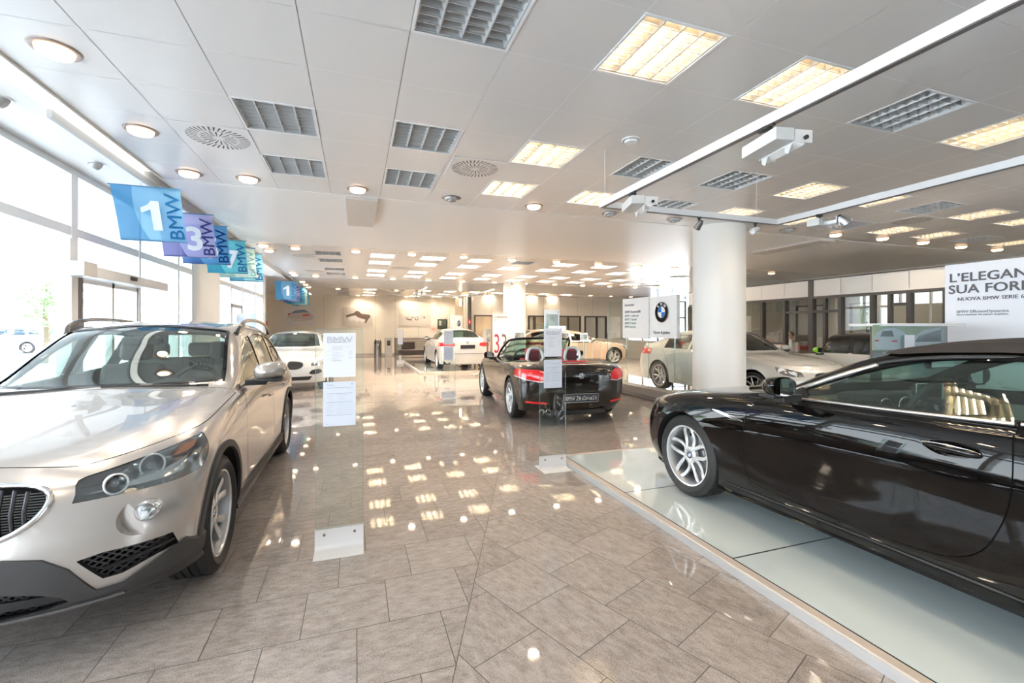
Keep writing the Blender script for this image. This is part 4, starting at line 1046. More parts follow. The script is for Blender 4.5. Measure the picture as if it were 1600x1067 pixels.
    gs = [smoothline([(1.50, .34), (1.47, .55), (1.50, .80), (1.64, .99), (1.86, 1.058)], 3), [(2.64, .30), (2.66, .6), (2.66, 1.08)], [(2.59, 1.078), (2.78, 1.078)], [(1.50, .345), (2.64, .345), (3.30, .345)], smoothline([(3.30, .34), (3.26, .60), (3.34, .90), (3.365, 1.06), (3.32, 1.12)], 3)]
    hood = smoothline([(.245, 0), (.245, .35), (.29, .50), (.46, .66), (.75, .785), (1.15, .805), (1.52, .80)], 4)
    hood = [(x, -y) for x, y in hood[::-1] if y > 0]+hood
    gt = [(hood, .70, 1.02)]
    gx = []
    seeds = [('bonnet', (.8, 0, .97)), ('front_door', (2.1, -.88, .7)), ('front_door', (2.1, .88, .7)), ('rear_door', (3.0, -.88, .7)), ('rear_door', (3.0, .88, .7))]
    hood_back = [(1.52, -.80), (1.47, -.55), (1.44, 0), (1.47, .55), (1.52, .80)]
    gt.append((hood_back, .96, 1.045+.05))
    body_of(car, h, mats, wheels, .395, cavity(h, 1.55, 4.1, .60), [w1, w2, w3], (fw, .98), ('x', rw, 3.7, 5), gs, gt, gx, ex, glassm=glassmat('x_glass', (.80, .86, .83), boost=.03), seeds=seeds, goff=-.006)
    fr = [q for q in fw]; fr = fr+[fr[0]]
    g = MB()
    for q0, q1 in zip(fr[:-1], fr[1:]): g.prism(ribbon([q0, q1], .026), (0, 0, 0), (1, 0, 0), (0, 1, 0), (0, 0, 1), .99, 2)
    sh = h.shell(-.005, .0025, [black], rows=(5, h.K-1)); out = bmesh.new()
    for q0, q1 in zip(fr[:-1], fr[1:]):
        gg = MB(); dx_, dy_ = (q1[0]-q0[0])*.04, (q1[1]-q0[1])*.04; gg.prism(ribbon([(q0[0]-dx_, q0[1]-dy_), (q1[0]+dx_, q1[1]+dy_)], .026), (0, 0, 0), (1, 0, 0), (0, 1, 0), (0, 0, 1), .99, 2); m_ = bool_op(sh.copy(), gg.mesh('c', [black]), 'INTERSECT'); out.from_mesh(m_)
    ms = bpy.data.meshes.new('windscreen_seal'); out.to_mesh(ms); out.free(); ms.materials.append(blackgl); ms.polygons.foreach_set('material_index', [0]*len(ms.polygons)); link('windscreen_seal', ms, car)
    # cladding
    arch = lambda x: [(x+.435*math.cos(a), .345+.435*math.sin(a)) for a in np.linspace(-.25, PI+.25, 40)]+[(x+.393*math.cos(a), .345+.393*math.sin(a)) for a in np.linspace(PI+.25, -.25, 40)]
    for s_ in (1, -1):
        for x in (.84, 3.60):
            g = MB(); g.prism(arch(x), (0, 0, 0), (1, 0, 0), (0, 0, 1), (0, 1, 0), s_*.55, s_*1.2); overlay(car, h, 'wheel_arch_cladding', g.mesh('c', [clad]), -.01, .010, clad, (2, 7))
        g = MB(); g.prism([(1.21, .243), (3.235, .243), (3.20, .33), (2.0, .335), (1.24, .34)], (0, 0, 0), (1, 0, 0), (0, 0, 1), (0, 1, 0), s_*.62, s_*1.2); overlay(car, h, 'sill_cladding', g.mesh('c', [clad]), -.012, .012, clad, (1, 6))
    low = [(-.9, .34), (-.845, .425), (-.78, .395), (-.66, .33), (-.58, .33), (-.50, .45), (-.42, .51), (-.30, .535), (.30, .535), (.42, .51), (.50, .45), (.58, .33), (.66, .33), (.78, .395), (.845, .425), (.9, .34), (.9, .1), (-.9, .1)]
    g = MB(); g.prism(low, (0, 0, 0), (0, 1, 0), (0, 0, 1), (1, 0, 0), -.3, .50)
    lowm = h.shell(-.012, .011, [clad], rows=(0, 5))
    lowm = bool_op(lowm, g.mesh('c', [clad]), 'INTERSECT'); lowm = bool_op(lowm, prism_x([inc], -.4, .25, [clad], 0)); lowm.polygons.foreach_set('material_index', [0]*len(lowm.polygons)); 
    lb = link('bumper_cladding', lowm, car, smooth=30)
    ra = [(4.46, .62), (3.9, .62), (3.9, .1), (4.6, .1)]
    overlay(car, h, 'rear_bumper_cladding', prism_y([[(4.02, .15), (4.6, .15), (4.6, .55), (4.05, .5)]], .0, 1.2, [clad], 0), -.01, .01, clad, (1, 5))
    # intake meshes: lattice strips cut out of a thin sheet that follows the bumper
    def lattice(poly, pitch, off, name, rows_):
        sheet = bool_op(h.shell(off-.008, off, [black], rows=rows_, cols=(0, 34)), prism_x([poly], -.4, .7, [black], 0), 'INTERSECT')
        ys = [q[0] for q in poly]; zs = [q[1] for q in poly]; hgt = max(zs)-min(zs)+.04; out = bmesh.new()
        for sl in (1, -1):
            g = MB(); c = min(ys)-hgt*1.6-.02
            while c < max(ys)+hgt*1.6:
                g.prism(ribbon([(c, min(zs)-.02), (c+sl*hgt*1.5, max(zs)+.02)], .007), (0, 0, 0), (0, 1, 0), (0, 0, 1), (1, 0, 0), -.5, .8); c += pitch
            m_ = bool_op(sheet.copy(), g.mesh('c', [black]), 'INTERSECT'); out.from_mesh(m_)
        me = bpy.data.meshes.new(name); out.to_mesh(me); out.free(); me.materials.append(black)
        return link(name, me, car)
    for pl in (inl, mir(inl)):
        o_ = lattice(pl, .038, -.022, 'side_intake_mesh', (1, 6)); s_ = 1 if pl[0][0] > 0 else -1
        overlay(car, h, 'side_intake_bar', prism_x([[(s_*q[0], q[1]) for q in ((.60, .42), (.825, .452), (.825, .44), (.61, .406))]], -.4, .7, [blackgl], 0), -.02, -.004, blackgl, (1, 6), parent=o_)
    lattice(inc, .036, -.02, 'lower_intake_mesh', (1, 5))
    overlay(car, h, 'lower_intake_bar', prism_x([[(-.47, .35), (0, .375), (.47, .35), (.49, .315), (0, .33), (-.49, .315)]], -.4, .5, [black], 0), -.03, -.004, black, (1, 5))
    overlay(car, h, 'skid_strip', prism_x([[(-.66, .268), (0, .262), (.66, .268), (.66, .286), (0, .280), (-.66, .286)]], -.4, .55, [clad], 0), .006, .018, mat('satin_dark_strip', (.30, .31, .33), .25, .7), (0, 5))
    g = MB(); g.cyl((.02, -.58, .47), (-.02, -.58, .47), .016); g.cyl((.02, .58, .47), (-.02, .58, .47), .016)
    # kidneys
    for pl in (kid, mir(kid)):
        s_ = 1 if sum(p[0] for p in pl) > 0 else -1
        def xo(y, z): # surface x at (y, z) on the nose
            G = h.G; m_ = (abs(G[:, :, 1]-abs(y))+abs(G[:, :, 2]-z)*1.0); m_ = np.where(G[:, :, 0] < .6, m_, 9); i, j = np.unravel_index(np.argmin(m_), m_.shape); return G[i, j, 0]
        ring = [(xo(p[0], p[1])-.006, p[0], p[1]) for p in pl]
        # smooth the sampled depth
        xs = np.array([r[0] for r in ring]); 
        for _ in range(6): xs = (np.roll(xs, 1)+xs+np.roll(xs, -1))/3
        g = MB(); g.tube([(xs[i], pl[i][0], pl[i][1]) for i in range(len(pl))], .0125, 10, closed=True); k_ = g.build('kidney_surround', chrome, car, smooth=60)
        g = MB()
        for i in range(7):
            y = s_*(.095+.042*i); zz = [p[1] for p in pl if abs(p[0]-y) < .03] or [.6, .72]
            lo, hi = min(zz), max(zz); g.tube([(.075, y-s_*.004, lo+.0), (.058, y, (lo+hi)/2), (.085, y, hi)], .0085, 8)
        g.build('kidney_slats', mat('slat_black', (.03, .03, .035), .25), k_, smooth=60)
        g = MB()
        for z in np.arange(.54, .76, .012): g.box(.15, .155, s_*.06 if s_ > 0 else -.38, s_*.06 if s_ < 0 else .38, z, z+.004)
        g.build('radiator_fins', int_md, k_)
    # headlamps
    for s_ in (1, -1):
        a = Vector((.80, s_*.60, 0)); d = Vector((.60, -s_*.80, 0)); o = Vector((.10, s_*.46, 0)); pol = [((p[0]-.10)*1.22, p[1]) for p in hl]
        g = MB(); g.prism(pol, o, a, (0, 0, 1), d, -.45, .30); 
        lens = bool_op(h.shell(-.006, -.002, [glass_lens], rows=(3, 9)), g.mesh('c', [glass_lens]), 'INTERSECT'); lens.materials.clear(); lens.materials.append(glass_lens)
        hd = link('headlamp', lens, car, smooth=30)
        g = MB(); g.prism(pol, o, a, (0, 0, 1), d, -.45, .30); rf_ = bool_op(h.shell(-.088, -.082, [glass_lens], rows=(3, 9)), g.mesh('c', [glass_lens]), 'INTERSECT'); rf_.materials.clear(); rf_.materials.append(mat('lamp_silver', (.62, .63, .64), .18, .85)); rf_.polygons.foreach_set('material_index', [0]*len(rf_.polygons)); link('reflector_bowl', rf_, hd, smooth=30)
        B = Matrix((( -d.x, a.x, 0, 0), (-d.y, a.y, 0, 0), (0, 0, 1, 0), (0, 0, 0, 1)))   # local x outwards, y along, z up
        def at(u, v, w): return o+a*u+Vector((0, 0, 1))*v+d*w
        for (u, v, w, r) in ((.165, .757, -.045, .046), (.36, .785, .01, .055)):
            out = (-d+Vector((-.35, 0, .02))).normalized(); M_ = Matrix.Translation(at(u, v, w)) @ out.to_track_quat('Z', 'Y').to_matrix().to_4x4()
            g = MB(); g.lathe([(r*1.0, .0), (r*1.05, .012), (r*.92, .022), (r*.86, .012), (r*.82, -.03), (r*.62, -.05)], 40, M_); g.build('halo_ring', chrome, hd, smooth=50)
            g = MB(); g.lathe([(r*.64, -.052), (r*.60, -.02), (r*.40, .0), (0, .012)], 32, M_); g.build('projector_lens', mat('projector', (.22, .25, .27), .02, .85), hd, smooth=60)
            g = MB(); g.tube([M_ @ Vector((r*.98*math.cos(t), r*.98*math.sin(t), .02)) for t in np.linspace(0, 2*PI, 33)[:-1]], .0045, 8, closed=True); g.build('light_ring', white, hd, smooth=60)
        g = MB(); g.prism([(.03, .655), (.17, .69), (.17, .735), (.30, .80), (.46, .85), (.66, .885), (.69, .862), (.52, .82), (.50, .76), (.62, .80), (.58, .755), (.46, .715), (.28, .68), (.05, .635)], o, a, (0, 0, 1), d, .045, .06); g.build('reflector_base', mat('lamp_chrome_grey', (.55, .56, .57), .15, .9), hd)
        g = MB(); g.prism([(.49, .795), (.55, .845), (.615, .852), (.60, .82), (.56, .80)], o, a, (0, 0, 1), d, .028, .05); g.build('amber_reflector', amber, hd)
        g = MB(); g.prism([(p[0], p[1]-.012) for p in [(.08, .64), (.30, .69), (.50, .735), (.62, .80)]]+[(.62, .815), (.5, .745), (.3, .70), (.08, .652)], o, a, (0, 0, 1), d, .0, .02); g.build('lower_bezel', chrome, hd)
    for s_ in (1, -1):
        g = MB(); M_ = Matrix.Translation((.195, s_*.728, .622)) @ Matrix.Rotation(-PI/2, 4, 'Y') @ Matrix.Rotation(s_*.0, 4, 'X')
        g.lathe([(.047, -.04), (.047, .028), (.042, .034), (.038, .024), (.03, -.01), (0, -.02)], 36, M_); f_ = g.build('fog_lamp', chrome, car, smooth=45)
        g = MB(); g.lathe([(.040, .026), (.03, .034), (0, .038)], 32, M_); g.build('fog_lens', glass_lens, f_, smooth=60)
        g = MB(); g.box(-.006, .006, -.012, .012, -.03, .04, 0, M_); g.box(-.014, .014, .016, .022, -.03, .03, 0, M_); g.build('lamp_bracket', mat('lamp_chrome_grey'), f_)
    # roof rails
    for s_ in (1, -1):
        pts = [(2.36, s_*.615, 1.435), (2.44, s_*.635, 1.50), (2.62, s_*.632, 1.545), (2.9, s_*.628, 1.562), (3.4, s_*.618, 1.553), (3.8, s_*.61, 1.515), (3.98, s_*.605, 1.455), (4.03, s_*.60, 1.41)]
        g = MB(); g.tube(smoothline(pts, 4), .019, 10); g.build('roof_rail', mat('rail_gloss_dark', (.05, .043, .038), .15, .2, coat=1), car, smooth=60)
        g = MB(); g.prism([(2.36, 1.42), (2.42, 1.495), (2.62, 1.545), (2.62, 1.47)], (0, s_*.625, 0), (1, 0, 0), (0, 0, 1), (0, 1, 0), -.012, .012); g.build('rail_foot', mat('rail_gloss_dark'), car)
        door_mirror(car, 1.86, s_*.86, 1.125, s_, paint_x, .245, .15, .15, black)
        # window surround and pillars
        g = MB(); g.tube(smoothline([(1.66, s_*.80, 1.02), (2.2, s_*.803, 1.035), (3.0, s_*.80, 1.05), (3.9, s_*.755, 1.105)], 3), .006, 6); g.build('belt_trim', black, car)
        for x in (2.32, 3.22):
            g = MB(); g.box(x, x+.17, s_*.885 if s_ > 0 else -.915, s_*.885+.03*(s_ > 0) if s_ > 0 else -.885, .845, .872); g.build('door_handle', paint_x, car, bevel=.012)
            
    st = dict(n=5, a0=.12, a1=.27, w0=.018, w1=.027, dish=.04, rot=.15)
    for x in (.84, 3.60):
        for s_ in (1, -1): wheel(car, x, s_*.765, s_, .345, .248, .225, st, near=(s_ < 0))
    # wheel-well liners
    # cabin
    rounded('dashboard', 1.52, 2.02, -.72, .72, .80, 1.03, int_md, car, .06)
    rounded('instrument_hood', 1.75, 2.02, -.56, -.18, 1.0, 1.075, int_dk, car, .03)
    steering(car, 2.12, -.37, .98, .18)
    for s_ in (1, -1): seat(car, 2.72, s_*.37, .58, seat_gr, .25, .60, .28)
    b = rounded('rear_bench', 3.42, 3.62, -.64, .64, .60, 1.16, seat_gr, car, .06)
    for y in (-.42, 0, .42): rounded('headrest', 3.55, 3.64, y-.12, y+.12, 1.17, 1.32, seat_gr, b, .035)
    rounded('inner_mirror', 2.07, 2.11, -.13, .13, 1.34, 1.41, black, car, .018)
    g = MB(); g.lathe([(.085, 0), (.08, -.02), (.05, -.035), (0, -.04)], 24, Matrix.Translation((2.20, 0, 1.43)) @ Matrix.Rotation(-.45, 4, 'Y')); g.build('sensor_housing', int_dk, car, smooth=50)
    g = MB(); g.tube([(1.48, .55, 1.055), (1.475, .2, 1.068), (1.49, -.25, 1.068)], .008, 6); g.tube([(1.47, .0, 1.072), (1.49, -.35, 1.07), (1.53, -.62, 1.06)], .008, 6); g.build('wiper', black, car)
    plate(car, Matrix.Translation((-.012, 0, .47)) @ Matrix.Rotation(-PI/2, 4, 'Z'), None, .52, .12, black, black)
    roundel(car, .04, Matrix.Translation((.215, 0, .835)) @ Matrix.Rotation(-PI/2, 4, 'Z') @ Matrix.Rotation(-.7, 4, 'X'), 'bonnet_badge')
    return car
build_crossover()
# ---------------------------------------------------------------- glass-topped display platforms
def platform(loc, lx, ly, z, lab, nj, rz=0):
    t = thing('display_platform', lab, 'display platform', loc, rz)
    g = MB(); e = .055
    g.box(0, e, -ly, 0, 0, z-.002); g.box(lx-e, lx, -ly, 0, 0, z-.002); g.box(e, lx-e, -e, 0, 0, z-.002); g.box(e, lx-e, -ly, -ly+e, 0, z-.002)
    g.build('edge_strip', stone_tr, t, bevel=.003)
    g = MB(); g.box(-.008, 0, -ly, .008, 0, z-.012); g.box(0, lx, 0, .008, 0, z-.012); g.build('metal_edge', alu, t)
    n = max(1, int(round((ly-2*e)/nj))); w = (ly-2*e)/n
    g = MB()
    for k in range(n):
        g.box(e+.006, lx-e-.006, -e-(k+1)*w+.005, -e-k*w-.005, .01, z)
    g.build('glass_top', shelf_gl, t)
    g = MB()
    for k in range(1, n): g.box(e+.006, lx-e-.006, -e-k*w-.0052, -e-k*w+.0052, .01, z+.0006)
    g.box(e, e+.006, -ly+e, -e, .01, z+.0006); g.build('joint_seal', black, t)
    g = MB(); g.box(e, lx-e, -ly+e, -e, 0, z-.02); g.build('base', black, t)
    return t
PZ = .06
platform((2.14, 4.60, 0), 2.42, 7.2, PZ, 'low platform of pale glass panels with a beige edge under the black convertible', 1.18)
platform((1.96, 20.5, 0), 2.6, 5.8, PZ, 'far low glass-topped platform under the white saloon', 1.5)
# ---------------------------------------------------------------- black convertible (right foreground)
def build_convertible():
    car = thing('convertible_car', 'large glossy black convertible with dark fabric roof on the pale glass platform', 'car', (3.55, 4.04, PZ), -PI/2)
    rows = [
     (.16, 4.75, [], [(0, .18), (4.9, .18)]),
     (.14, 4.78, [(0, .76), (1, .82), (4.7, .78)], [(0, .17), (4.9, .2)]),
     (.06, 4.84, [(0, .83), (1, .875), (2.4, .885), (3.8, .88), (4.8, .84)], [(0, .22), (1, .215), (4.8, .26)]),
     (.0, 4.88, [(0, .86), (.9, .915), (2.4, .905), (3.8, .925), (4.8, .87)], [(0, .36), (1.2, .36), (4.8, .40)]),
     (.005, 4.894, [(0, .865), (.9, .935), (2.3, .915), (3.8, .947), (4.8, .88)], [(0, .50), (.9, .56), (2.3, .54), (4.8, .60)]),
     (.03, 4.88, [(0, .85), (.9, .930), (2.3, .925), (3.8, .942), (4.8, .87)], [(0, .58), (.5, .655), (.9, .70), (2.3, .745), (3.6, .80), (4.8, .80)]),
     (.07, 4.86, [(0, .80), (.8, .875), (1.6, .885), (2.9, .885), (3.9, .90), (4.7, .82)], [(0, .63), (.4, .745), (.9, .825), (1.6, .885), (2.4, .925), (3.2, .955), (4.0, .98), (4.9, .96)]),
     (.12, 4.85, [(0, .66), (.5, .74), (1.0, .79), (1.6, .815), (2.9, .825), (4.0, .79), (4.8, .70)], [(0, .66), (.4, .785), (.9, .87), (1.5, .925), (1.9, .955), (2.5, .98), (3.2, .995), (4.0, 1.0), (4.9, .97)]),
     (.15, 4.85, [(0, .44), (.5, .53), (1.0, .60), (1.55, .73), (1.8, .715), (2.0, .665), (2.25, .60), (2.5, .575), (3.1, .57), (3.6, .60), (4.2, .62), (4.8, .52)], [(0, .675), (.4, .81), (.9, .888), (1.4, .94), (1.65, .985), (1.9, 1.10), (2.15, 1.215), (2.35, 1.27), (2.7, 1.30), (3.1, 1.275), (3.5, 1.17), (3.9, 1.06), (4.3, 1.01), (4.9, .98)]),
     (.16, 4.85, [(0, .22), (.5, .27), (1.0, .32), (1.6, .42), (2.2, .36), (3.2, .34), (4.2, .36), (4.8, .28)], [(0, .68), (.4, .818), (.9, .896), (1.4, .945), (1.6, .985), (1.95, 1.175), (2.2, 1.28), (2.45, 1.325), (2.75, 1.345), (3.15, 1.32), (3.6, 1.20), (4.0, 1.07), (4.3, 1.02), (4.9, .985)]),
     (.16, 4.85, [], [(0, .682), (.4, .82), (.9, .90), (1.4, .95), (1.56, .985), (1.93, 1.195), (2.15, 1.295), (2.4, 1.34), (2.7, 1.362), (3.15, 1.335), (3.6, 1.215), (4.0, 1.075), (4.3, 1.022), (4.9, .988)])]
    h = Hull(rows, nu=150, sub=6, n=2.5, cf=.6)
    mats = [paint_k, gapm, mat('cabin_black', (.016, .016, .016), .5), black]
    wheels = [(.90, .34), (3.755, .34)]
    w1 = smoothline([(1.80, .968), (1.93, 1.045), (2.10, 1.125), (2.30, 1.20), (2.5, 1.243), (2.75, 1.262), (3.0, 1.258), (3.04, 1.25)], 2)+[(2.92, 1.02), (2.90, 1.007), (2.4, .988)]
    w2 = [(3.10, 1.245), (3.25, 1.215), (3.42, 1.15), (3.55, 1.07), (3.58, 1.03), (3.3, 1.022), (2.975, 1.012)]
    fw = [(1.60, 0), (1.615, .28), (1.66, .50), (1.76, .695), (1.95, .645), (2.13, .595), (2.25, .565), (2.235, .3), (2.23, 0)]; fw = fw+[(x, -y) for x, y in fw[::-1] if y > 0]
    rw = [(3.55, -.36), (3.55, .36), (3.90, .42), (3.90, -.42)]
    front_seam = [(1.84, .992)]+smoothline([(1.735, .965), (1.60, .90), (1.545, .80), (1.53, .62), (1.545, .40), (1.58, .315)], 4)
    rear_seam = smoothline([(2.902, 1.035), (2.93, .85), (2.93, .72), (2.90, .58), (2.82, .42), (2.68, .335), (2.45, .31)], 4)
    bottom = [(1.562, .318), (2.47, .3085)]
    hood = smoothline([(.20, 0), (.21, .35), (.27, .60), (.48, .75), (.9, .82), (1.3, .835), (1.66, .80)], 4); hood = [(x, -y) for x, y in hood[::-1] if y > 0]+hood
    hb = [(1.66, -.82), (1.60, -.6), (1.53, 0), (1.60, .6), (1.66, .82)]
    seeds = [('front_door', (2.3, -.9, .6)), ('front_door', (2.3, .9, .6)), ('bonnet', (.9, 0, .9))]
    handle = smoothpoly([(2.60, .855), (2.66, .882), (2.76, .885), (2.83, .86), (2.77, .825), (2.67, .82)], 3)
    vent = [(1.30, .765), (1.44, .79), (1.47, .775), (1.34, .745)]
    ex = [lambda m: (lambda g: (g.prism(handle, (0, 0, 0), (1, 0, 0), (0, 0, 1), (0, 1, 0), -1.2, -.895, 0), g.prism(handle, (0, 0, 0), (1, 0, 0), (0, 0, 1), (0, 1, 0), .895, 1.2, 0), g.mesh('c', m))[-1])(MB())]
    sillc = smoothline([(1.30, .235), (1.6, .245), (2.4, .255), (3.3, .262)], 3)
    body_of(car, h, mats, wheels, .372, cavity(h, 1.70, 3.75, .50), [w1, w2], (fw, .93), ('z', rw, 1.0, 1.6), [front_seam, rear_seam, bottom, sillc], [(hood, .58, .965), (hb, .90, 1.0)], [], ex, glassm=glassmat('k_glass', (.78, .89, .85), boost=.02), seeds=seeds)
    # soft top: fabric shell over the roof
    top = [(2.235, 1.272), (2.32, 1.272), (2.5, 1.290), (2.75, 1.303), (3.0, 1.300), (3.12, 1.285), (3.28, 1.252), (3.46, 1.18), (3.60, 1.10), (3.64, 1.035), (3.75, 1.02), (4.12, 1.02), (4.2, 1.5), (2.235, 1.5)]
    me = bool_op(h.shell(-.012, .010, [fabric_top], rows=(5, h.K-1)), prism_y([top], -.02, 1.2, [fabric_top], 0), 'INTERSECT')
    g = MB(); g.prism(top, (0, 0, 0), (1, 0, 0), (0, 0, 1), (0, 1, 0), -1.2, 1.2)
    me = bool_op(h.shell(-.012, .010, [fabric_top], rows=(5, h.K-1)), g.mesh('c', [fabric_top]), 'INTERSECT')
    me = bool_op(me, prism_z([rw], .9, 1.6, [fabric_top], 0)); me.polygons.foreach_set('material_index', [0]*len(me.polygons)); link('soft_top', me, car, smooth=35)
    def surf_y(x, z):
        G = h.G; d = (G[:, :, 0]-x)**2+(G[:, :, 2]-z)**2; i, j = np.unravel_index(np.argmin(d), d.shape); return G[i, j, 1]
    def line3(pts, off=.004):
        P = [(x, surf_y(x, z), z) for x, z in pts]; ys = np.array([p[1] for p in P])
        for _ in range(2): ys[1:-1] = (ys[:-2]+ys[1:-1]*2+ys[2:])/4
        return [(p[0], ys[i]+off, p[2]) for i, p in enumerate(P)]
    for s_ in (1, -1):
        fl = lambda P: [(p[0], s_*p[1], p[2]) for p in P]
        g = MB(); P = fl(line3(smoothline([(1.80, .958), (2.1, .970), (2.5, .983), (2.9, 1.001)], 4))); g.tube(P, .0095, 8); o = g.build('belt_trim', satin, car, smooth=60)
        g = MB(); P = fl(line3(smoothline([(2.92, 1.004), (3.2, 1.015), (3.6, 1.023)], 4))); g.tube(P, .0095, 8); g.build('belt_trim', satin, car, smooth=60)
        g = MB(); P = fl(line3(smoothline([(1.80, .995), (1.93, 1.062), (2.10, 1.145), (2.235, 1.205)], 4), .002)); g.tube(P, .015, 8); g.build('pillar_trim', satin, car, smooth=60)
        g = MB(); P = fl(line3(smoothline([(2.24, 1.212), (2.33, 1.235), (2.5, 1.262), (2.75, 1.28), (3.0, 1.276)], 4), .001)); g.tube(P, .011, 8); g.build('window_seal', black, car, smooth=60)
        g = MB(); g.prism([(2.915, 1.015), (3.05, 1.255), (3.095, 1.25), (2.965, 1.018)], (0, 0, 0), (1, 0, 0), (0, 0, 1), (0, 1, 0), s_*.585, s_*.60);
        # quarter mirror triangle
        g.build('window_divider', black, car)
        g = MB(); yy = surf_y(1.84, .98); g.prism([(1.74, .955), (1.88, 1.035), (1.91, .965)], (0, 0, 0), (1, 0, 0), (0, 0, 1), (0, 1, 0), s_*(yy-.03), s_*(yy+.006)); g.build('mirror_sail', black, car)
        # door handle bar in its bowl
        g = MB(); yb = .921
        g.tube(smoothline([(2.605, s_*(yb-.012), .853), (2.65, s_*(yb+.012), .857), (2.72, s_*(yb+.018), .858), (2.79, s_*(yb+.012), .854), (2.83, s_*(yb-.01), .848)], 4), [.006, .010, .013, .014, .015, .015, .016, .017, .018, .018, .018, .018, .018, .016, .014, .010, .006][:17], 10)
        o = g.build('door_handle', paint_k, car, smooth=60); g = MB(); g.tube(smoothline([(2.61, s_*(yb-.0), .866), (2.66, s_*(yb+.016), .874), (2.72, s_*(yb+.022), .8755), (2.79, s_*(yb+.015), .870), (2.825, s_*(yb-.002), .858)], 3), .0028, 6); g.build('handle_chrome_strip', chrome, o, smooth=60)
        # character crease highlights (raised swage)
        g = MB(); P = fl(line3(smoothline([(.55, .735), (.9, .79), (1.25, .80), (1.55, .80)], 4), .0)); 
        # side gill / repeater
        g = MB(); yv = surf_y(1.38, .77); g.prism(smoothpoly([(1.22, .787), (1.30, .792), (1.505, .758), (1.51, .745), (1.40, .752)], 2), (0, 0, 0), (1, 0, 0), (0, 0, 1), (0, 1, 0), s_*(yv-.02), s_*(yv+.006)); g.build('side_gill', chrome, car, bevel=.002)
        door_mirror(car, 1.925, s_*.90, 1.05, s_, paint_k, .22, .13, .14, black)
        # sill strip
        g = MB(); P = fl(line3(smoothline([(1.34, .252), (1.8, .26), (2.6, .27), (3.28, .275)], 3), .004)); g.tube(P, .006, 6); g.build('sill_strip', mat('dark_sill', (.03, .03, .03), .3), car, smooth=60)
    st = dict(n=5, a0=.50, a1=.135, w0=.015, w1=.019, dish=.05, rot=.05)
    for x in (.90, 3.755):
        for s_ in (1, -1): wheel(car, x, s_*.785, s_, .34, .245, .235, st, near=(s_ < 0))
    # head and tail lamps
    def skew(pol, t0, t1, mm, s_):
        g = MB(); a = Vector((.70, s_*.71, 0)); d = Vector((.71, -s_*.70, 0)); g.prism(pol, Vector((.0, s_*.40, 0)), a, (0, 0, 1), d, t0, t1); return g.mesh('c', [mm])
    for s_ in (1, -1):
        pol = [(.16, .60), (.20, .655), (.40, .72), (.60, .765), (.66, .76), (.60, .70), (.42, .64), (.24, .60)]
        o = overlay(car, h, 'headlamp', skew(pol, -.6, .25, white, s_), -.004, .006, mat('headlamp_silver', (.62, .64, .66), .12, .7), (3, 9))
        overlay(car, h, 'lamp_lens', skew(pol, -.6, .25, glass_lens, s_), .007, .010, glass_lens, (3, 9), parent=o)
        pol = [(.9, .7), (.9, .84), (.3, .86), (.3, .72)]
        g = MB(); g.box(4.6, 4.9, s_*.35 if s_ > 0 else -1, 1 if s_ > 0 else s_*.35, .74, .86); overlay(car, h, 'tail_lamp', g.mesh('c', [red_lens]), -.004, .006, red_lens, (3, 9))
    # cabin
    blk = mats[2]
    rounded('dashboard', 1.72, 2.18, -.76, .76, .74, .955, mat('dash_black', (.028, .028, .028), .45), car, .07)
    rounded('instrument_hood', 1.92, 2.16, -.56, -.18, .93, 1.005, int_dk, car, .035)
    g = MB()
    for y in (-.46, -.28): g.tube([(2.168, y+.062*math.cos(t), .925+.062*math.sin(t)) for t in np.linspace(0, 2*PI, 25)[:-1]], .0045, 6, closed=True)
    g.build('instrument_rings', satin, car, smooth=60)
    rounded('display_screen', 2.10, 2.125, -.10, .17, .95, 1.055, black, car, .008)
    g = MB(); g.tube([(2.128, -.10, .95), (2.128, -.10, 1.058), (2.128, .17, 1.058), (2.128, .17, .95)], .004, 6, closed=True); g.build('screen_frame', satin, car)
    steering(car, 2.34, -.37, .955, .185, int_dk)
    roundel(car, .022, Matrix.Translation((2.375, -.37, .965)) @ Matrix.Rotation(PI/2, 4, 'Z') @ Matrix.Rotation(-.42, 4, 'X'), 'wheel_badge', letters=False)
    for s_ in (1, -1): seat(car, 2.98, s_*.37, .50, seat_bg, .25, .62, .24)
    rounded('centre_console', 2.2, 3.1, -.11, .11, .55, .80, seat_bg, car, .03)
    rounded('rear_bench', 3.45, 3.62, -.55, .55, .55, .95, seat_bg, car, .05)
    rounded('door_card', 1.95, 2.9, .82, .86, .70, .93, seat_bg, car, .015)
    rounded('inner_mirror', 2.20, 2.235, -.17, .09, 1.165, 1.235, black, car, .022)
    g = MB(); g.prism([(2.236, -.15), (2.236, .07), (2.238, .07), (2.238, -.15)], (0, 0, 0), (1, 0, 0), (0, 1, 0), (0, 0, 1), 1.175, 1.225); g.build('mirror_glass', mirror_m, car)
    g = MB(); g.cyl((2.2, -.04, 1.23), (2.10, -.04, 1.28), .012); g.build('mirror_stem', black, car)
    return car
build_convertible()
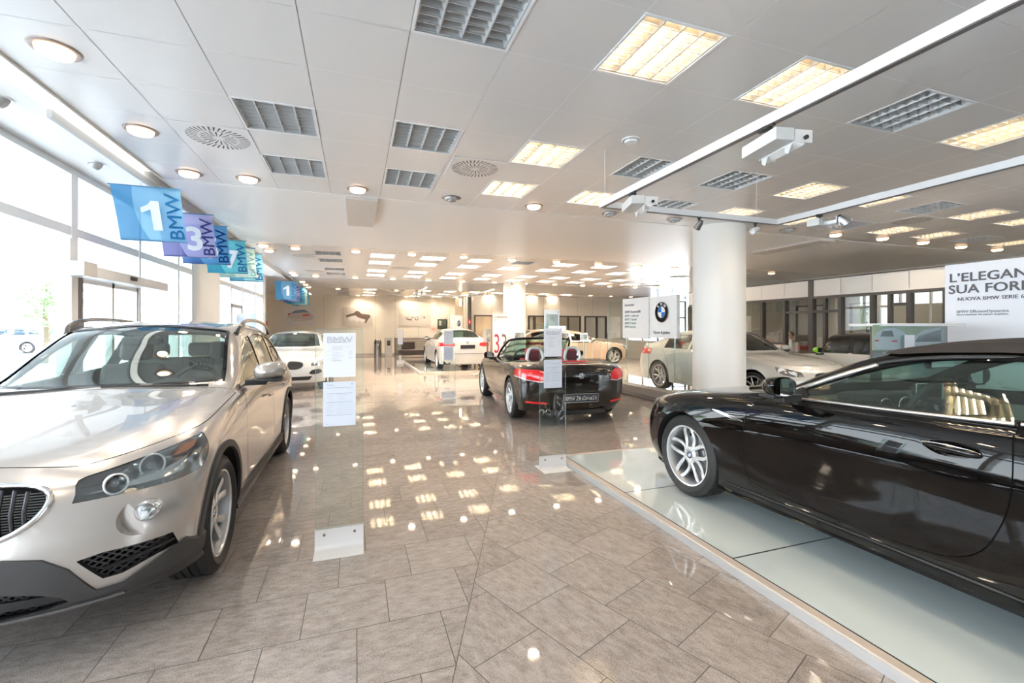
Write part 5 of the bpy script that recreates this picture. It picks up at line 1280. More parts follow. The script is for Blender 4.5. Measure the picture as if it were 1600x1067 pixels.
# ---------------------------------------------------------------- other cars from a parametric saloon/hatch hull
def gen_hull(L, w, H, zb, zl, xc, zc, xrf, xrr, xrg, zd, nu=70, sub=4, hatch=False, cf=.5, wr=.6, cr=.45, xroofend=None):
    """L length, w half width, H height, zb belt height, zl bonnet lip, cowl (xc, zc), roof front/rear x, rear glass foot x, deck z"""
    zm = zb*.63; xe = xroofend or L-.25
    if hatch:
        zr_tail = [(xe, H-.13), (L, H-.16)]
    def prof(sh, dz, sr=0):
        P = [(0, zl-.01), (.45, zl+(zc-zl)*.62+dz*.2), (xc-.5, zc-.045+dz*.3), (xc+sh*.3, zc+dz*.3), (xc+.12+sh, zc+.085+dz*.5), ((xc+xrf)/2+sh*.6, (zc+H)/2+.035+dz*.8), (xrf+sh*.4, H-.045+dz), ((xrf+xrr)/2, H+dz), (xrr-sr*.4, H-.05+dz)]
        if hatch: P += [(xe, H-.11+dz), (L+.1, H-.14+dz)]
        else: P += [((xrr+xrg)/2-sr*.6, (H+zd)/2+.03+dz*.8), (xrg-sr*.3, zd+.035+dz*.3), (xrg+.14-sr*.2, zd+dz*.2), (L-.05, zd-.015+dz*.2)]
        Q = [P[0]]
        for p in P[1:]:
            if p[0] > Q[-1][0]+.02: Q.append(p)
        return Q
    xt = lambda d: L-d
    rows = [
     (.16, L-.2, [], [(0, .20)]), (.12, L-.18, [(0, w*.85)], [(0, .19)]), (.05, L-.06, [(0, w*.93), (L/2, w*.965), (L, w*.93)], [(0, .25)]),
     (.0, L-.01, [(0, w*.95), (1, w*.985), (L/2, w*.97), (L-1, w*.985), (L, w*.95)], [(0, .40)]),
     (.005, L, [(0, w*.95), (.9, w), (L/2, w*.98), (L-1, w), (L, w*.95)], [(0, .55), (L/2, .58), (L, .62)]),
     (.03, L-.02, [(0, w*.93), (.9, w*.99), (L/2, w*.975), (L-1, w*.992), (L, w*.93)], [(0, zl-.12), (.9, zm+.06), (L, zb*.80)]),
     (.07, L-.05, [(0, w*.87), (.8, w*.935), (L-.9, w*.93), (L, w*.87)], [(0, zl-.05), (.8, zb-.13), (xc, zb-.06), (L, zb-(.0 if hatch else .03))]),
     (.12, L-.08, [(0, w*.74), (.8, w*.82), (xc+.3, w*.88), (L-1, w*.87), (L, w*.78)], [(0, zl-.02), (.8, zc-.09), (xc, zb-.02), (xc+.4, zb+.02), (L-1, zb+.06), (L, (zb+.06) if hatch else zd-.02)]),
     (.15, (xe if hatch else L-.08), [(0, w*.5), (.9, w*.6), (xc+.1, w*.78), (xrf, wr*1.0), (xrr, wr*.97), (xrg, w*.68), (L, w*.6)], prof(.17, -.085, .12), .5, (.2 if hatch else .45)),
     (.16, (xe-.02 if hatch else L-.08), [(0, w*.25), (.9, w*.33), (xc, w*.44), (xrf, wr*.6), (xrr, wr*.58), (L, w*.33)], prof(.05, -.02, .04), .5, (.2 if hatch else .45)),
     (.16, (xe-.03 if hatch else L-.08), [], prof(0, 0, 0), .5, (.2 if hatch else .45))]
    h = Hull(rows, nu=nu, sub=sub, cf=cf, cr=cr, n=2.6, caps=(14, 12)); h.prof = prof; return h
def gen_car(name, lab, cat, loc, rz, P, paint, wh, R=.33, rimr=.24, track=None, wstyle=None, wins=None, gl=None, front=None, rear=None, interior=seat_gr, near=False, seams=(), seeds=(), hood=True, mirrors=True, mirror_m_=None, rimm=(None, None), handles=(), head=None, tail=None, kid=True, fogs=False, arch=None, topblack=False):
    car = thing(name, lab, cat, loc, rz)
    h = gen_hull(**P); L, w, H, zb = P['L'], P['w'], P['H'], P['zb']; xc, zc, xrf, xrr, xrg, zd = [P[k] for k in ('xc', 'zc', 'xrf', 'xrr', 'xrg', 'zd')]
    hatch = P.get('hatch', False); wr = P.get('wr', .6)
    mats = [paint, gapm, int_dk, black]
    zt = lambda x: float(pch(h.prof(.17, -.085, .12))(x))
    if wins is None:
        wins = []
        xs = front or (xc+.32, xrf+.55, xrr+.1)
        a, b, c = xs
        def topz(x): return zt(x)-.045
        def seg(x0, x1):
            X = np.linspace(x0, x1, 8); top = [(x, max(topz(x), zb+.045)) for x in X]
            return [(x1, zb+.03), (x0, zb+.03)]+top
        wins = [seg(a, b-.04), seg(b+.03, c)]
    fw = [(xc+.05, 0), (xc+.07, .3), (xc+.13, w*.55), (xc+.24, w*.72), (xrf+.02, wr*.90), (xrf-.07, wr*.5), (xrf-.09, 0)]; fw = fw+[(x, -y) for x, y in fw[::-1] if y > 0]
    if hatch: rw = ('x', [(-.52*w/.9, zb+.10), (.52*w/.9, zb+.10), (.46*w/.9, H-.16), (-.46*w/.9, H-.16)], L-.9, L+1)
    else:
        r_ = [(xrr+.10, 0), (xrr+.08, wr*.6), (xrr+.06, wr*.92), (xrg-.10, w*.66), (xrg-.0, w*.4), (xrg+.0, 0)]; rw = ('z', r_+[(x, -y) for x, y in r_[::-1] if y > 0], zd-.02, 2)
    gt = []
    if hood:
        hd = smoothline([(.24, 0), (.26, w*.45), (.42, w*.72), (.8, w*.80), (xc, w*.83)], 3); hd = [(x, -y) for x, y in hd[::-1] if y > 0]+hd; gt = [(hd, P['zl']-.12, zc+.005), ([(xc, -w*.84), (xc-.06, 0), (xc, w*.84)], zc-.12, zc+.04)]; seeds = list(seeds)+[('bonnet', (.8, 0, zc-.06))]
    xend = (P.get('xroofend') or L-.25)-.12 if hatch else xrg-.05
    body_of(car, h, mats, [(x, R) for x in wh], arch or R+.045, cavity(h, xc+.15, xend, zb-.35), wins, (fw, zc-.02), rw, seams, gt, (), (), glassm=gl or glass_car, seeds=seeds)
    if topblack:
        bd = [c for c in car.children if c.name.startswith('body')][0].data
        for f in bd.polygons:
            c = f.center
            if f.material_index == 0 and c.z > zb+.055 and xc+.25 < c.x < L-.12: f.material_index = len(mats)
        bd.materials.append(blackgl)
    if head:
        for s_ in (1, -1):
            g = MB(); a = Vector((.70, s_*.71, 0)); d = Vector((.71, -s_*.70, 0)); g.prism(head, (0, s_*w*.45, 0), a, (0, 0, 1), d, -.6, .3)
            o = overlay(car, h, 'headlamp', g.mesh('c', [white]), -.004, .005, mat('headlamp_inner', (.30, .31, .32), .12, .8), (3, 9))
            cx_ = sum(p[0] for p in head)/len(head); cz_ = sum(p[1] for p in head)/len(head)
            for k in (-.09, .09):
                q = Vector((0, s_*w*.45, cz_+k*.25))+a*(cx_+k)
                # place the projector on the surface along -d
                G = h.G; best = None
                dd = (G[:, :, 0]-q.x)*d.x*0
                rel = np.stack([G[:, :, 0]-q.x, G[:, :, 1]*s_-q.y, G[:, :, 2]-q.z], -1); al = rel@np.array(d); pr = np.linalg.norm(rel-al[..., None]*np.array(d), axis=-1); i, j = np.unravel_index(np.argmin(pr), pr.shape); s0 = Vector((G[i, j, 0], s_*G[i, j, 1], G[i, j, 2]))
                M_ = Matrix.Translation(s0-d*.002) @ (-d).to_track_quat('Z', 'Y').to_matrix().to_4x4(); g = MB(); g.lathe([(.055, -.01), (.055, .008), (.045, .008), (.04, .002), (0, .006)], 24, M_); g.build('halo_ring', white if k else chrome, o, smooth=50)
    if tail:
        for s_ in (1, -1):
            g = MB(); g.prism([(s_*p[0], p[1]) for p in tail], (0, 0, 0), (0, 1, 0), (0, 0, 1), (1, 0, 0), L-.75, L+.3); overlay(car, h, 'tail_lamp', g.mesh('c', [red_lens]), -.004, .007, red_lens, (3, 9))
    if kid:
        zk = P['zl']-.10
        for s_ in (1, -1):
            kp = smoothpoly([(s_*.04, zk-.09), (s_*.055, zk+.05), (s_*.12, zk+.075), (s_*.30, zk+.06), (s_*.37, zk+.0), (s_*.33, zk-.08), (s_*.2, zk-.115)], 2)
            g = MB(); g.prism(kp, (0, 0, 0), (0, 1, 0), (0, 0, 1), (1, 0, 0), -.3, .4); o = overlay(car, h, 'kidney_grille', g.mesh('c', [black]), -.004, .004, black, (2, 9))
            G = h.G[:14]; ring = []
            for (yy, zz) in kp:
                dd = (G[:, :, 1]-abs(yy))**2+(G[:, :, 2]-zz)**2; i, j = np.unravel_index(np.argmin(dd), dd.shape); ring.append(G[i, j, 0])
            r2 = np.array(ring)
            for _ in range(5): r2 = (np.roll(r2, 1)+r2+np.roll(r2, -1))/3
            g = MB(); g.tube([(r2[i]-.006, kp[i][0], kp[i][1]) for i in range(len(kp))], .009, 6, closed=True); g.build('kidney_surround', chrome, o, smooth=60)
        g = MB(); g.prism([(-.5, .27), (-.56, .36), (.56, .36), (.5, .27)], (0, 0, 0), (0, 1, 0), (0, 0, 1), (1, 0, 0), -.3, .5); overlay(car, h, 'lower_intake', g.mesh('c', [black]), -.004, .004, black, (1, 7))
        if fogs:
            for s_ in (1, -1):
                g = MB(); g.prism(smoothpoly([(s_*.50, .42), (s_*.55, .50), (s_*.72, .52), (s_*.76, .44), (s_*.62, .40)], 2), (0, 0, 0), (0, 1, 0), (0, 0, 1), (1, 0, 0), -.3, .5); overlay(car, h, 'side_intake', g.mesh('c', [black]), -.004, .004, black, (1, 7))
    tr = (track or w-.02)-.11
    for x in wh:
        for s_ in (1, -1): wheel(car, x, s_*tr, s_, R, rimr, .21, wstyle, mats=rimm, near=near and s_ < 0)
    if mirrors:
        for s_ in (1, -1): door_mirror(car, xc+.42, s_*(w-.03), zb+.08, s_, mirror_m_ or paint, .21, .125, .12, black)
    for x in handles:
        for s_ in (1, -1):
            g = MB(); g.box(x, x+.18, s_*(w-.01)-.014, s_*(w-.01)+.014, zb-.135, zb-.11); g.build('door_handle', paint if paint is not paint_k else paint, car, bevel=.008)
    if interior:
        rounded('dashboard', xc+.12, xc+.55, -w*.8, w*.8, zb-.22, zb+.0, int_dk, car, .05); steering(car, xc+.68, -.36, zb-.04, .18)
        for s_ in (1, -1): seat(car, xrf+.55, s_*.36, zb-.50, interior, .24, .62, .25)
        if xrr-xrf > .7 or hatch:
            b = rounded('rear_bench', xrf+1.25, xrf+1.42, -.6, .6, zb-.45, zb+.08, interior, car, .05)
            for y in (-.38, .38): rounded('headrest', xrf+1.34, xrf+1.43, y-.12, y+.12, zb+.09, zb+.24, interior, b, .035)
    return car, h
# white hatchback facing the camera behind the silver crossover
Pa = dict(L=4.32, w=.883, H=1.42, zb=.97, zl=.74, xc=1.20, zc=.985, xrf=1.95, xrr=3.3, xrg=3.9, zd=1.0, hatch=True, wr=.58, xroofend=4.1, nu=90, sub=4)
gen_car('hatchback_car', 'white hatchback facing the camera, parked behind the silver crossover', 'car', (-1.53, 11.45, 0), PI/2, Pa, paint_w, (.80, 3.49), R=.315, head=[(.16, .60), (.18, .66), (.36, .72), (.58, .77), (.60, .72), (.50, .64), (.34, .60)], tail=[(.55, .78), (.55, .92), (.85, .92), (.85, .76)], handles=(1.9, 2.85), fogs=True, seams=[smoothline([(1.30, .30), (1.30, .7), (1.45, .99)], 3), [(2.46, .3), (2.48, 1.0)]])
# white saloon seen from behind, on the far platform; the root's front points away
Pb = dict(L=4.62, w=.906, H=1.43, zb=.98, zl=.70, xc=1.42, zc=.98, xrf=2.15, xrr=3.25, xrg=4.0, zd=1.07, wr=.57)
c3, h3 = gen_car('saloon_car', 'white saloon seen from behind on the far glass-topped platform', 'car', (3.56, 19.45, PZ), -PI/2, Pb, paint_p, (.80, 3.61), R=.325, head=[(.16, .60), (.20, .68), (.58, .74), (.56, .66), (.34, .60)], tail=[(.42, .83), (.44, .93), (.62, .95), (.92, .93), (.92, .82), (.60, .80)], handles=(2.2, 3.1), kid=False, rimm=(rim_s, rim_s))
back = lambda x, y, z: Matrix.Translation((x, y, z)) @ Matrix.Rotation(PI/2, 4, 'Z')
plate(c3, back(4.622, 0, .80), 'BMW 318d', .50, .125, black, black, size=.085)
roundel(c3, .038, back(4.60, 0, .945), 'boot_badge', letters=False)
g = MB(); g.box(4.61, 4.625, -.86, .86, .56, .57); g.build('boot_shut_line', gapm, c3)
for s_ in (1, -1):
    g = MB(); g.box(4.55, 4.60, s_*.70-.10, s_*.70+.10, .44, .475); g.build('rear_reflector', red_lens, c3, bevel=.005)
g = MB(); g.cyl((4.45, -.62, .24), (4.60, -.62, .24), .035, n=16); g.build('exhaust_pipe', steel, c3)
g = MB(); g.box(4.1, 4.42, -.78, .78, .20, .32); g.build('rear_valance', black, c3)
# white grand tourer on the right behind the thick column, facing the camera side
Pc = dict(L=4.75, w=.90, H=1.47, zb=.98, zl=.72, xc=1.35, zc=1.0, xrf=2.15, xrr=3.45, xrg=4.25, zd=1.10, wr=.58)
gen_car('gran_turismo_car', 'white fastback car behind the thick column and the glass screen', 'car', (7.90, 5.62, 0), PI/2, Pc, paint_p, (.88, 3.66), R=.335, rimr=.25, gl=glass_dk, head=[(.18, .64), (.22, .71), (.40, .76), (.62, .79), (.60, .72), (.50, .66), (.34, .63)], tail=[(.55, .86), (.55, .98), (.95, .98), (.95, .84)], near=True, wstyle=dict(n=5, a0=.14, a1=.30, w0=.016, w1=.018, dish=.03), rimm=(rim_s, mat('rim_dark_inner', (.06, .06, .06), .4, .6)), handles=(2.15, 3.15), seams=[smoothline([(1.42, .30), (1.42, .7), (1.60, 1.0)], 3), [(2.62, .3), (2.64, 1.0)], smoothline([(3.32, .33), (3.30, .65), (3.62, 1.03)], 3)], fogs=True)
# small white car with black roof beside the offices, facing away
Pd = dict(L=3.72, w=.80, H=1.41, zb=.96, zl=.78, xc=1.05, zc=.97, xrf=1.42, xrr=3.0, xrg=3.4, zd=1.0, hatch=True, wr=.62, xroofend=3.5)
c5, h5 = gen_car('city_car', 'small white city car with black roof and green mirrors beside the office windows', 'car', (9.68, 8.02, 0), -PI/2, Pd, paint_p, (.70, 3.17), R=.31, gl=glass_dk, interior=seat_gr, mirror_m_=mat('green_cap', (.28, .72, .03), .25, coat=1), handles=(2.15,), kid=False, head=[(.12, .62), (.14, .76), (.30, .80), (.42, .74), (.42, .62), (.26, .56)], topblack=True)
g = MB()
for q in range(4): g.prism([(2.0+.26*q, .60), (2.07+.26*q, .72), (2.22+.26*q, .72), (2.15+.26*q, .60)], (0, 0, 0), (1, 0, 0), (0, 0, 1), (0, 1, 0), -.9, .9)
overlay(c5, h5, 'side_graphic', g.mesh('c', [white]), -.002, .003, white, (3, 7))
# beige car behind the roadster, side on
Pe = dict(L=4.62, w=.90, H=1.42, zb=.96, zl=.74, xc=1.45, zc=.99, xrf=2.2, xrr=3.2, xrg=4.1, zd=1.06, wr=.58)
gen_car('coupe_car', 'beige coupe standing side-on far behind the dark roadster', 'car', (10.95, 17.0, 0), PI-.05, Pe, paint_b, (.85, 3.62), R=.335, gl=glass_dk, head=[(.18, .64), (.22, .71), (.60, .78), (.56, .68), (.34, .63)], tail=[(.55, .84), (.55, .95), (.95, .95), (.95, .82)], handles=(2.3,))
gen_car('estate_car', 'beige car half hidden between the distant column and the coupe', 'car', (11.5, 20.6, 0), PI-.02, dict(Pe, H=1.45, xrr=3.5), paint_b, (.85, 3.62), R=.335, gl=glass_dk, interior=None)
# parked cars outside
sv = dict(L=4.6, w=.92, H=1.72, zb=1.13, zl=.95, xc=1.25, zc=1.15, xrf=1.75, xrr=3.9, xrg=4.3, zd=1.2, hatch=True, wr=.68, xroofend=4.45, nu=60, sub=3)
for i, (x, y, r, m_, lb) in enumerate([(-23.6, 38.5, 0.0, paint_w, 'white off-roader parked outside, right one of the pair seen through the glass'), (-29.3, 39.5, .05, paint_w, 'white off-roader parked outside at the left edge of the picture'), (-15.5, 42.0, .1, paint_w, 'white off-roader outside, seen through the silver crossover windows'), (-10.2, 47.0, .05, mat('grey_paint', (.4, .42, .44), .3, coat=1), 'grey off-roader parked outside beyond the entrance doors')]):
    gen_car('parked_car', lb, 'car', (x, y, -.13), r, sv, m_, (.9, 3.6), R=.36, interior=None, kid=False, hood=False, mirrors=(i < 2), gl=mat('blue_dark_window', (.015, .04, .065), .05), wins=[[(1.75, 1.17), (1.95, 1.50), (2.55, 1.57), (2.6, 1.17)], [(2.72, 1.17), (2.72, 1.57), (3.4, 1.56), (3.5, 1.17)], [(3.62, 1.20), (3.56, 1.55), (4.0, 1.48), (4.1, 1.22)]])
# ---------------------------------------------------------------- dark roadster with the roof down
def build_roadster():
    car = thing('roadster_car', 'dark brown-black open roadster seen from behind in the middle of the hall', 'car', (3.58, 10.30, 0), -PI/2-.085)
    L = 4.24
    rows = [
     (.16, L-.24, [], [(0, .19)]), (.12, L-.20, [(0, .74), (2, .78), (L, .74)], [(0, .18)]), (.05, L-.10, [(0, .80), (.9, .84), (L-1, .86), (L, .82)], [(0, .24), (L, .25)]),
     (.0, L-.02, [(0, .84), (.8, .88), (2, .87), (L-.9, .89), (L, .85)], [(0, .38), (L, .42)]),
     (.01, L, [(0, .84), (.8, .895), (2, .87), (L-.9, .90), (L, .85)], [(0, .52), (.8, .58), (2, .56), (L, .60)]),
     (.04, L-.0, [(0, .82), (.8, .885), (2.2, .865), (L-.9, .89), (L, .84)], [(0, .62), (.8, .72), (2.2, .75), (L-.7, .80), (L, .76)]),
     (.08, L-.03, [(0, .77), (.8, .84), (2, .84), (3.3, .855), (L-.4, .82), (L, .76)], [(0, .68), (.8, .82), (1.7, .85), (2.6, .86), (3.3, .90), (L, .84)]),
     (.13, L-.06, [(0, .66), (.8, .74), (1.8, .77), (3.3, .76), (L, .66)], [(0, .71), (.8, .865), (1.8, .89), (2.6, .885), (3.3, .935), (L-.3, .90), (L, .875)]),
     (.16, L-.08, [(0, .46), (1, .56), (3.3, .56), (L, .46)], [(0, .73), (.8, .885), (1.8, .93), (2.6, .90), (3.3, .955), (L-.3, .925), (L, .905)]),
     (.17, L-.08, [(0, .22), (1, .30), (3.3, .28), (L, .24)], [(0, .735), (.8, .90), (1.8, .95), (2.6, .91), (3.3, .965), (L-.3, .94), (L, .915)]),
     (.17, L-.08, [], [(0, .74), (.8, .90), (1.8, .955), (2.6, .915), (3.3, .968), (L-.3, .942), (L, .918)])]
    h = Hull(rows, nu=110, sub=5, cf=.5, cr=.5, n=2.5, caps=(16, 22))
    mats = [paint_z, gapm, int_dk, black]; wheels = [(.78, .33), (3.276, .33)]
    cock = smoothpoly([(1.86, -.60), (1.80, 0), (1.86, .60), (2.2, .70), (2.75, .70), (2.98, .56), (3.02, 0), (2.98, -.56), (2.75, -.70), (2.2, -.70)], 3)
    boot = smoothline([(3.17, -.735), (3.12, 0), (3.17, .735)], 4)
    bs = smoothline([(3.14, .705), (3.5, .655), (L-.05, .615)], 3)
    body_of(car, h, mats, wheels, .375, lambda m: prism_z([cock], .42, 1.3, m, 2), None, None, None, [smoothline([(1.80, .30), (1.77, .6), (1.84, .85), (1.95, .96)], 3), smoothline([(2.84, .97), (2.93, .7), (2.90, .45), (2.75, .30)], 3), [(1.78, .31), (2.78, .31)]], [(boot, .88, 1.0), (bs, .66, .99), (mir(bs, 1), .66, .99)], [([(-.62, .98), (-.60, .66), (-.45, .60), (.45, .60), (.60, .66), (.62, .98)], L-.35, L+.1)], (), seeds=[('door', (2.3, -.87, .6)), ('door', (2.3, .87, .6)), ('boot_lid', (3.7, 0, .95))])
    # windscreen frame
    for_pts = smoothline([(1.62, -.72, .90), (1.85, -.70, 1.06), (2.10, -.64, 1.215), (2.20, -.56, 1.265), (2.22, -.3, 1.285), (2.225, 0, 1.29), (2.22, .3, 1.285), (2.20, .56, 1.265), (2.10, .64, 1.215), (1.85, .70, 1.06), (1.62, .72, .90)], 3)
    g = MB(); g.tube(for_pts, .024, 8); g.build('windscreen_frame', blackgl, car, smooth=60)
    g = MB(); P0 = [(1.58, y, .93) for y in np.linspace(-.68, .68, 9)]; P1 = [(2.21, y, 1.27-.03*abs(y)) for y in np.linspace(-.58, .58, 9)]; g.add(P0+P1, [(i, i+1, 10+i, 9+i) for i in range(8)]); o = g.build('windscreen', glass_car, car, smooth=60)
    so = o.modifiers.new('s', 'SOLIDIFY'); so.thickness = .005
    # red seats with silver rollover hoops
    for s_ in (1, -1):
        s__ = seat(car, 2.70, s_*.35, .48, seat_rd, .25, .50, .22, head=False)
        rounded('headrest', 2.76, 2.88, s_*.35-.14, s_*.35+.14, .93, 1.12, seat_rd, s__, .05)
        g = MB(); g.tube(smoothline([(2.99, s_*.35-.155, .90), (2.965, s_*.35-.13, 1.04), (2.95, s_*.35-.085, 1.115), (2.95, s_*.35, 1.13), (2.95, s_*.35+.085, 1.115), (2.965, s_*.35+.13, 1.04), (2.99, s_*.35+.155, .90)], 3), .030, 10); ho = g.build('roll_hoop', mat('hoop_silver', (.70, .70, .70), .3, .5), car, smooth=60)
        rounded('hoop_pad', 2.93, 2.96, s_*.35-.10, s_*.35+.10, .88, 1.08, mat('hoop_red_dark', (.12, .02, .03), .5), ho, .01)
        door_mirror(car, 1.83, s_*.84, .96, s_, paint_z, .21, .12, .12, black)
        pol = [(.50, .70), (.52, .80), (.62, .85), (.80, .855), (.95, .84), (.95, .76), (.8, .71), (.62, .685)]
        g = MB(); g.prism([(s_*p[0], p[1]) for p in pol], (0, 0, 0), (0, 1, 0), (0, 0, 1), (1, 0, 0), L-.62, L+.3); o = overlay(car, h, 'tail_lamp', g.mesh('c', [red_lens]), -.004, .010, red_lens, (3, 9))
        g = MB(); g.prism([(s_*p[0], p[1]) for p in [(.50, .705), (.62, .69), (.80, .715), (.95, .765), (.95, .735), (.80, .69), (.62, .665), (.50, .685)]], (0, 0, 0), (0, 1, 0), (0, 0, 1), (1, 0, 0), L-.62, L+.3); overlay(car, h, 'clear_lamp_band', g.mesh('c', [white]), -.004, .008, mat('lamp_clear', (.72, .62, .62), .1, .2), (3, 9), parent=o)
        g = MB(); g.prism([(s_*.52, .335), (s_*.52, .365), (s_*.80, .375), (s_*.80, .345)], (0, 0, 0), (0, 1, 0), (0, 0, 1), (1, 0, 0), L-.6, L+.3); overlay(car, h, 'rear_reflector', g.mesh('c', [red_lens]), -.004, .006, red_lens, (1, 6))
        g = MB(); g.box(2.1, 2.28, s_*.87-.012, s_*.87+.012, .765, .79); 
        wst = dict(n=5, a0=.10, a1=.28, w0=.018, w1=.026, dish=.03)
        for x in (.78, 3.276): wheel(car, x, s_*.775, s_, .33, .245, .235, wst, near=(s_ < 0), mats=(mat('bright_rim', (.78, .78, .77), .3, .5), mat('bright_rim2', (.6, .6, .6), .35, .5)))
    rounded('dashboard', 1.75, 2.08, -.66, .66, .74, .95, int_dk, car, .05); steering(car, 2.2, -.35, .92, .18)
    rounded('wind_deflector', 2.99, 3.10, -.62, .62, .82, .925, int_dk, car, .03)
    bk = lambda x, y, z, t=0: Matrix.Translation((x, y, z)) @ Matrix.Rotation(PI/2, 4, 'Z') @ Matrix.Rotation(t, 4, 'X')
    g = MB(); g.box(3.86, 3.93, -.24, .24, .955, .972); g.build('brake_light', red_lens, car, bevel=.006)
    roundel(car, .042, bk(L-.003, 0, .765, -.12), 'boot_badge')
    lettering([dict(sx='Z4', size=.065, x=.40, z=.755, off=.02, ext=.003)], satin, car, 'model_lettering', bk(L+.002, 0, 0))
    plate(car, bk(L+.016, -.02, .435), 'BMW Z4 sDrive23i', .56, .13, mat('plate_dark', (.05, .055, .065), .3), satin, size=.088, sxs=.72)
    for y in (-.62, -.52):
        g = MB(); g.lathe([(.040, -.10), (.042, .0), (.036, .004), (.034, -.02), (.03, -.08)], 20, Matrix.Translation((L-.04, y, .235)) @ Matrix.Rotation(PI/2, 4, 'Y')); g.build('exhaust_pipe', chrome, car, smooth=50)
    g = MB(); g.box(L-.5, L-.1, -.45, .45, .16, .24); g.build('rear_valance', black, car, bevel=.02)
    return car
build_roadster()
# ---------------------------------------------------------------- price stands
def sheet_lines(kind, cx, cz, w, h):
    """printed lines as thin boxes in local XZ facing -Y"""
    g = MB(); X0 = cx-w/2; T = cz+h/2
    def ln(x0, x1, z, t=.0012, m=0): g.box(X0+x0*w, X0+x1*w, -.0008, 0, T-z*h-t, T-z*h, m)
    if kind == 0:
        for k, z in enumerate((.215, .30, .315, .33, .345, .36, .38)): ln(.27, .27+.28+(k*37 % 5)*.03, z, .0011, 1)
        for k, z in enumerate((.40, .44, .46, .48, .50, .52, .54, .56, .58, .60, .62)): ln(.27 if k % 4 else .12, .45+(k*53 % 7)*.03, z, .0011, 1)
        for z in (.41, .43, .45, .47, .50, .53, .56, .59): ln(.78, .90, z, .0010, 1)
        ln(.68, .82, .31, .001, 1); ln(.68, .78, .33, .001, 1); ln(.25, .55, .63, .0016, 0); ln(.30, .75, .205, .0022, 0)
    else:
        for z in (.13, .26, .455, .75): ln(.10, .90, z, .0016, 0)
        for z in (.165, .285, .41): ln(.42, .90, z, .0010, 1)
        ln(.10, .30, .06, .0015, 0); ln(.10, .35, .08, .001, 0)
        for k in range(12): ln(.10, .22+(k*41 % 6)*.03, .48+.022*k, .001, 1); ln(.45, .9, .48+.022*k, .0006, 1)
        for k in range(5): ln(.10, .3, .29+.022*k, .0008, 1); ln(.46, .70, .29+.022*k, .0008, 1)
        g.box(X0+.41*w, X0+.412*w, -.0008, 0, T-.75*h, T-.26*h, 1); g.box(X0+.87*w, X0+.90*w, -.001, 0, T-.07*h, T-.045*h, 0); ln(.10, .14, .95, .003, 1); ln(.2, .3, .955, .001, 1)
    return g
def stand(loc, rz, lab, gw=.30, top=1.49, sheets=True, header=False, lean=0):
    t = thing('price_stand', lab, 'price display stand', loc, rz, 'glass price stands')
    g = MB(); g.box(-gw/2, gw/2, -.004, .004, .03, top); o = g.build('glass_panel', glass_p, t)
    g = MB()
    for s_ in (-1, 1): g.box(s_*gw/2-.0012, s_*gw/2+.0012, -.0045, .0045, .03, top)
    g.box(-gw/2, gw/2, -.0045, .0045, top-.001, top+.0012); g.build('glass_edge', glass_e, o)
    # folded steel foot
    g = MB(); P = [(-.014, .135)]+[(-.014-.03*(1-math.cos(a))*1.0, .035-.029*math.sin(a)+.0) for a in np.linspace(0, PI/2, 6)]+[(-.16, .006)]; Q = [(-.16, .0), (-.044, .0), (-.006, .0), (-.006, .135)]
    g.prism(P+Q, (0, 0, 0), (0, 1, 0), (0, 0, 1), (1, 0, 0), -gw/2-.004, gw/2+.004)
    g.prism([(.004, .004), (.004, .135), (.010, .135), (.010, .006), (.13, .006), (.13, 0), (.004, 0)], (0, 0, 0), (0, 1, 0), (0, 0, 1), (1, 0, 0), -gw/2-.004, gw/2+.004)
    g.build('steel_foot', mat('foot_white_steel', (.80, .79, .78), .35, .2), t, smooth=40)
    g = MB()
    for s_ in (-1, 1): g.cyl((s_*gw*.32, -.020, .10), (s_*gw*.32, -.013, .10), .009, n=16)
    g.build('foot_bolts', steel, t)
    if sheets:
        for k, (cz, nm) in enumerate(((top-.175, 'upper_sheet'), (top-.505, 'lower_sheet'))):
            g = MB(); g.box(-.103, .103, -.0075, -.0045, cz-.149, cz+.149); s = g.build(nm, paper_m if k == 0 else paper2_m, t)
            g = sheet_lines(k, 0, cz, .206, .298); me = g.mesh('printed_lines', [ink, ink_l]); me.transform(Matrix.Translation((0, -.0078, 0))); link('printed_lines', me, s)
            if k == 0: lettering([dict(sx='BMW', size=.060, x=0, z=cz+.083, align='CENTER', y=-.0078, off=.02, sxs=1.15)], mat('pale_letter', (.58, .58, .64), .6), s)
    if header:
        g = MB(); g.box(-.09, .085, .012, .022, top-.06, top+.17); s = g.build('header_frame', white, t, bevel=.003)
        g = MB(); g.box(-.07, .065, .009, .012, top-.05, top+.125); g.build('header_photo', mat('header_photo', (.45, .5, .47), .4, fn=noise_col((.32, .36, .36), (.62, .70, .60), 9)), s)
        g = MB(); g.cyl((.068, .011, top+.148), (.068, .013, top+.148), .006, n=12); g.build('header_mark', ink, s)
    return t
stand((-.105, 3.27, 0), 0, 'tall glass price stand with two white sheets on a steel foot, beside the silver car', top=1.475)
stand((1.97, 4.37, 0), 0, 'glass price stand with a photo card on top at the corner of the pale platform', top=1.505, header=True)
stand((1.86, 9.50, 0), 0, 'glass price stand in front of the far white saloon', top=1.46)
stand((1.76, 19.45, 0), 0, 'farthest glass price stand beside the dark bench', top=1.46, gw=.28)
